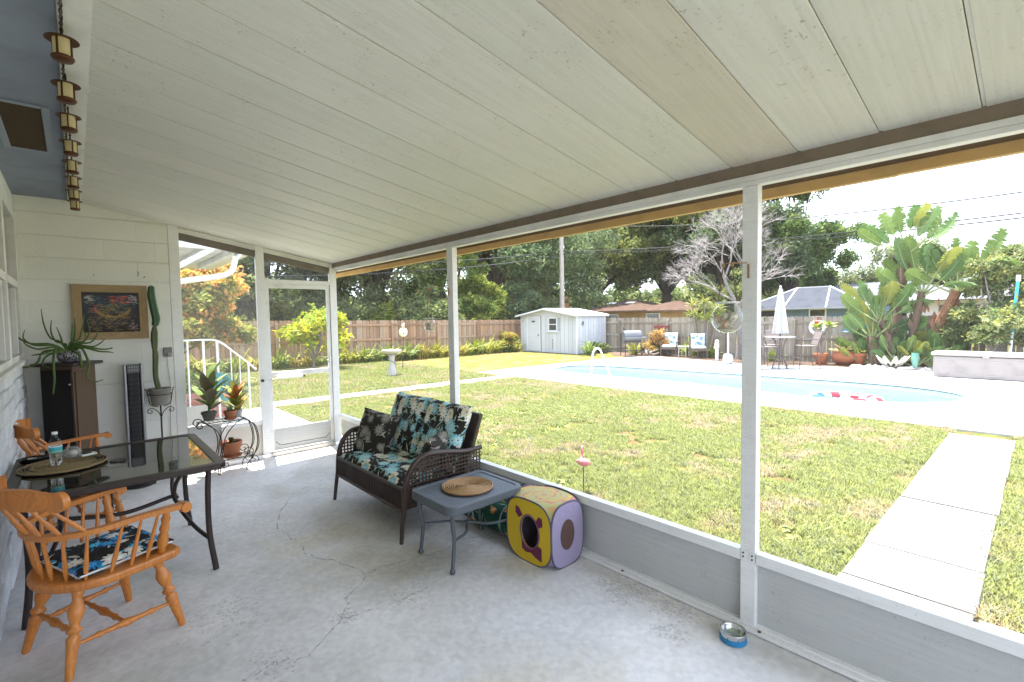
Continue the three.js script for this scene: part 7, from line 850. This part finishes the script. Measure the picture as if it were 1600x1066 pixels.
// ---------- neighbours' houses ----------
{
  const h = thing('brown_roofed_house', 'tan house with low brown hip roof beyond the side fence', 'house'); const rf = mat([0.11, 0.073, 0.058], 1, { phys: 1, specularIntensity: 0.1, map: rep(T.grime, 0.4), bumpMap: rep(T.fine, 1), bumpScale: 0.05 }), tan = mat([0.36, 0.24, 0.13], 0.9, { map: rep(T.grime, 0.5) });
  part(h, 'wall', um(b2(38.6, 47, GY, 2.05, -31.2, -20.8)), tan);
  const hip = (x0, x1, z0, z1, y0, y1) => { const zm = (z0 + z1) / 2, xm = (x0 + x1) / 2, i = Math.min(x1 - x0, z1 - z0) / 2, a = V(x0, y0, z0), b = V(x1, y0, z0), c = V(x1, y0, z1), d = V(x0, y0, z1), p = x1 - x0 > z1 - z0 ? V(x0 + i, y1, zm) : V(xm, y1, z0 + i), q = x1 - x0 > z1 - z0 ? V(x1 - i, y1, zm) : V(xm, y1, z1 - i), T3 = []; const tri = (...v) => v.forEach((k) => T3.push(k.x, k.y, k.z)); if (x1 - x0 > z1 - z0) { tri(a, d, p); tri(d, c, q); tri(d, q, p); tri(c, b, q); tri(b, a, p); tri(b, p, q); } else { tri(b, a, p); tri(a, d, q); tri(a, q, p); tri(d, c, q); tri(c, b, p); tri(c, p, q); } tri(a, b, c); tri(a, c, d); const g = new THREE.BufferGeometry(); g.setAttribute('position', new THREE.Float32BufferAttribute(T3, 3)); g.setAttribute('uv', new THREE.Float32BufferAttribute(new Float32Array(T3.length / 3 * 2), 2)); g.computeVertexNormals(); return um(g); };
  part(h, 'roof', hip(37.6, 47.6, -32.4, -24.2, 2.12, 3.25), rf); part(h, 'roof', hip(38.2, 47, -26.5, -20, 2.06, 2.95), rf, 'lower brown roof wing'); part(h, 'fascia', um(mg(b2(37.55, 37.62, 2.0, 2.14, -32.4, -24.2), b2(38.15, 38.2, 1.95, 2.08, -26.4, -20))), mat([0.16, 0.1, 0.08], 0.8));
  for (const [z0, z1] of [[-28.6, -27.4], [-24.4, -23]]) { const w = part(h, 'window', um(r2(38.5, 38.59, 0.9, 1.85, z0, z1)), M.white); part(w, 'pane', b2(38.48, 38.499, 0.97, 1.78, z0 + 0.08, z1 - 0.08), M.pane); }
  for (const [z, x] of [[-29.4, 40.2], [-27.5, 40.6]]) part(h, 'skylight', um(bx(0.5, 0.06, 0.9, x, 2.92, z, 0, 0, 0.28)), M.white);
  const c = part(h, 'chimney', um(b2(36.9, 38.3, GY, 3.55, -35.2, -33.4)), mat([0.42, 0.2, 0.11], 0.9, { map: rep(T.conc, 0.6) })); part(c, 'chimney_cap', um(b2(36.85, 38.35, 3.552, 3.66, -35.25, -33.35)), tan);
  const b = thing('blue_house', 'blue house with grey screened hip roof behind the closed umbrella', 'house'); const gr = mat([0.06, 0.065, 0.08], 1, { phys: 1, specularIntensity: 0.1, map: rep(T.grime, 0.4) }), bl = mat([0.13, 0.21, 0.31], 0.8, { map: rep(T.grime, 0.6) }), wl = mat([0.72, 0.73, 0.75], 0.6);
  part(b, 'wall', um(b2(43.2, 52, GY, 2.05, -17.2, -7)), bl); const rg = hip(42.2, 49, -17.6, -8.4, 2.02, 3.75); part(b, 'roof', rg, gr); part(b, 'back_roof', hip(48, 60, -19, -2, 2.4, 4.3), mat([0.11, 0.115, 0.135], 1, { phys: 1, specularIntensity: 0.1 }), 'paler roof behind');
  const pk = [V(45.6, 3.77, -14.2), V(45.6, 3.77, -11.8)]; part(b, 'roof_ridge', um(mg([[V(42.2, 2.04, -17.6), pk[0]], [V(42.2, 2.04, -8.4), pk[1]], [pk[0], pk[1]], [V(42.2, 2.04, -14.2), pk[0]], [V(42.2, 2.04, -11.2), pk[1]]].map(([p, q]) => bar(p, q, 0.09, 0.07)))), wl); part(b, 'eave_trim', um(b2(42.15, 42.22, 1.93, 2.05, -17.6, -8.4)), mat([0.3, 0.32, 0.36], 0.7));
  for (const [z0, z1] of [[-16.6, -14.8], [-12.6, -11.4], [-10, -8.8]]) { const w = part(b, 'window', um(r2(43.1, 43.19, 0.7, 1.92, z0, z1)), wl); part(w, 'pane', b2(43.08, 43.099, 0.8, 1.3, z0 + 0.1, z1 - 0.1), M.pane); part(w, 'pane', b2(43.08, 43.099, 1.38, 1.85, z0 + 0.1, z1 - 0.1), M.pane); }
  const g = thing('grey_roofed_house', 'pale house with wide light grey roof behind the banana-leaf plants', 'house'); part(g, 'wall', um(b2(41, 50, GY, 2.3, -6.2, 6)), mat([0.5, 0.5, 0.53], 0.8)); part(g, 'roof', hip(40, 51, -7, 7, 2.32, 4.6), mat([0.15, 0.15, 0.17], 1, { phys: 1, specularIntensity: 0.1, map: rep(T.grime, 0.3) })); part(g, 'window', um(b2(40.96, 40.99, 1, 2, -4.6, -3)), M.pane);
  const wr = thing('white_roofed_house', 'white low building glimpsed through the trees beyond the back fence', 'house'); part(wr, 'wall', um(b2(26, 34, GY, 2.6, -46, -38)), M.block[0]); part(wr, 'roof', hip(25.5, 34.5, -46.5, -37.5, 2.62, 3.8), wl);
}
// ---------- utility pole and wires ----------
{
  const p = thing('utility_pole', 'grey concrete utility pole rising behind the garden shed', 'utility pole', [22.4, GY, -20.1]); part(p, 'shaft', um(cy(0.12, 0.16, 8.6, 0, 4.3, 0, 10)), mat([0.46, 0.43, 0.4], 0.9, { map: rep(T.weather, 0.6) })); part(p, 'insulator', mg(cy(0.05, 0.05, 0.16, 0, 7.6, 0.16, 8), cy(0.05, 0.05, 0.16, 0, 6.0, 0.16, 8)), M.steel);
  const wm = mat([0.045, 0.047, 0.05], 0.9), wire = (label, a, b, sag, r = 0.023) => { const pts = []; for (let k = 0; k <= 10; k++) { const t = k / 10, q = a.clone().lerp(b, t); q.y -= sag * 4 * t * (1 - t); pts.push(q); } solo('power_line', tb(pts, r, 40, 5), wm, label, 'power line', 'overhead wires'); };
  const P = (y) => V(22.4, y, -20.1);
  wire('top power line running right from the pole over the pool', P(7.3), V(22, 7.3, 20), 2.0); wire('upper of the two lower power lines right of the pole', P(5.65), V(22, 5.75, 20), 1.05); wire('lowest power line running right from the pole', P(5.5), V(22, 5.5, 20), 1.0);
  wire('bright service wire dropping left from the pole across the oaks', P(7.1), V(-4, 3.6, -22.5), 0.9, 0.026); wire('upper thin cable left of the pole before the forked oak', P(5.7), V(-4, 4.0, -22.5), 0.7); wire('lower thin cable left of the pole before the forked oak', P(5.4), V(-4, 3.4, -22.5), 0.7, 0.026);
}
renderer.render(scene, camera);
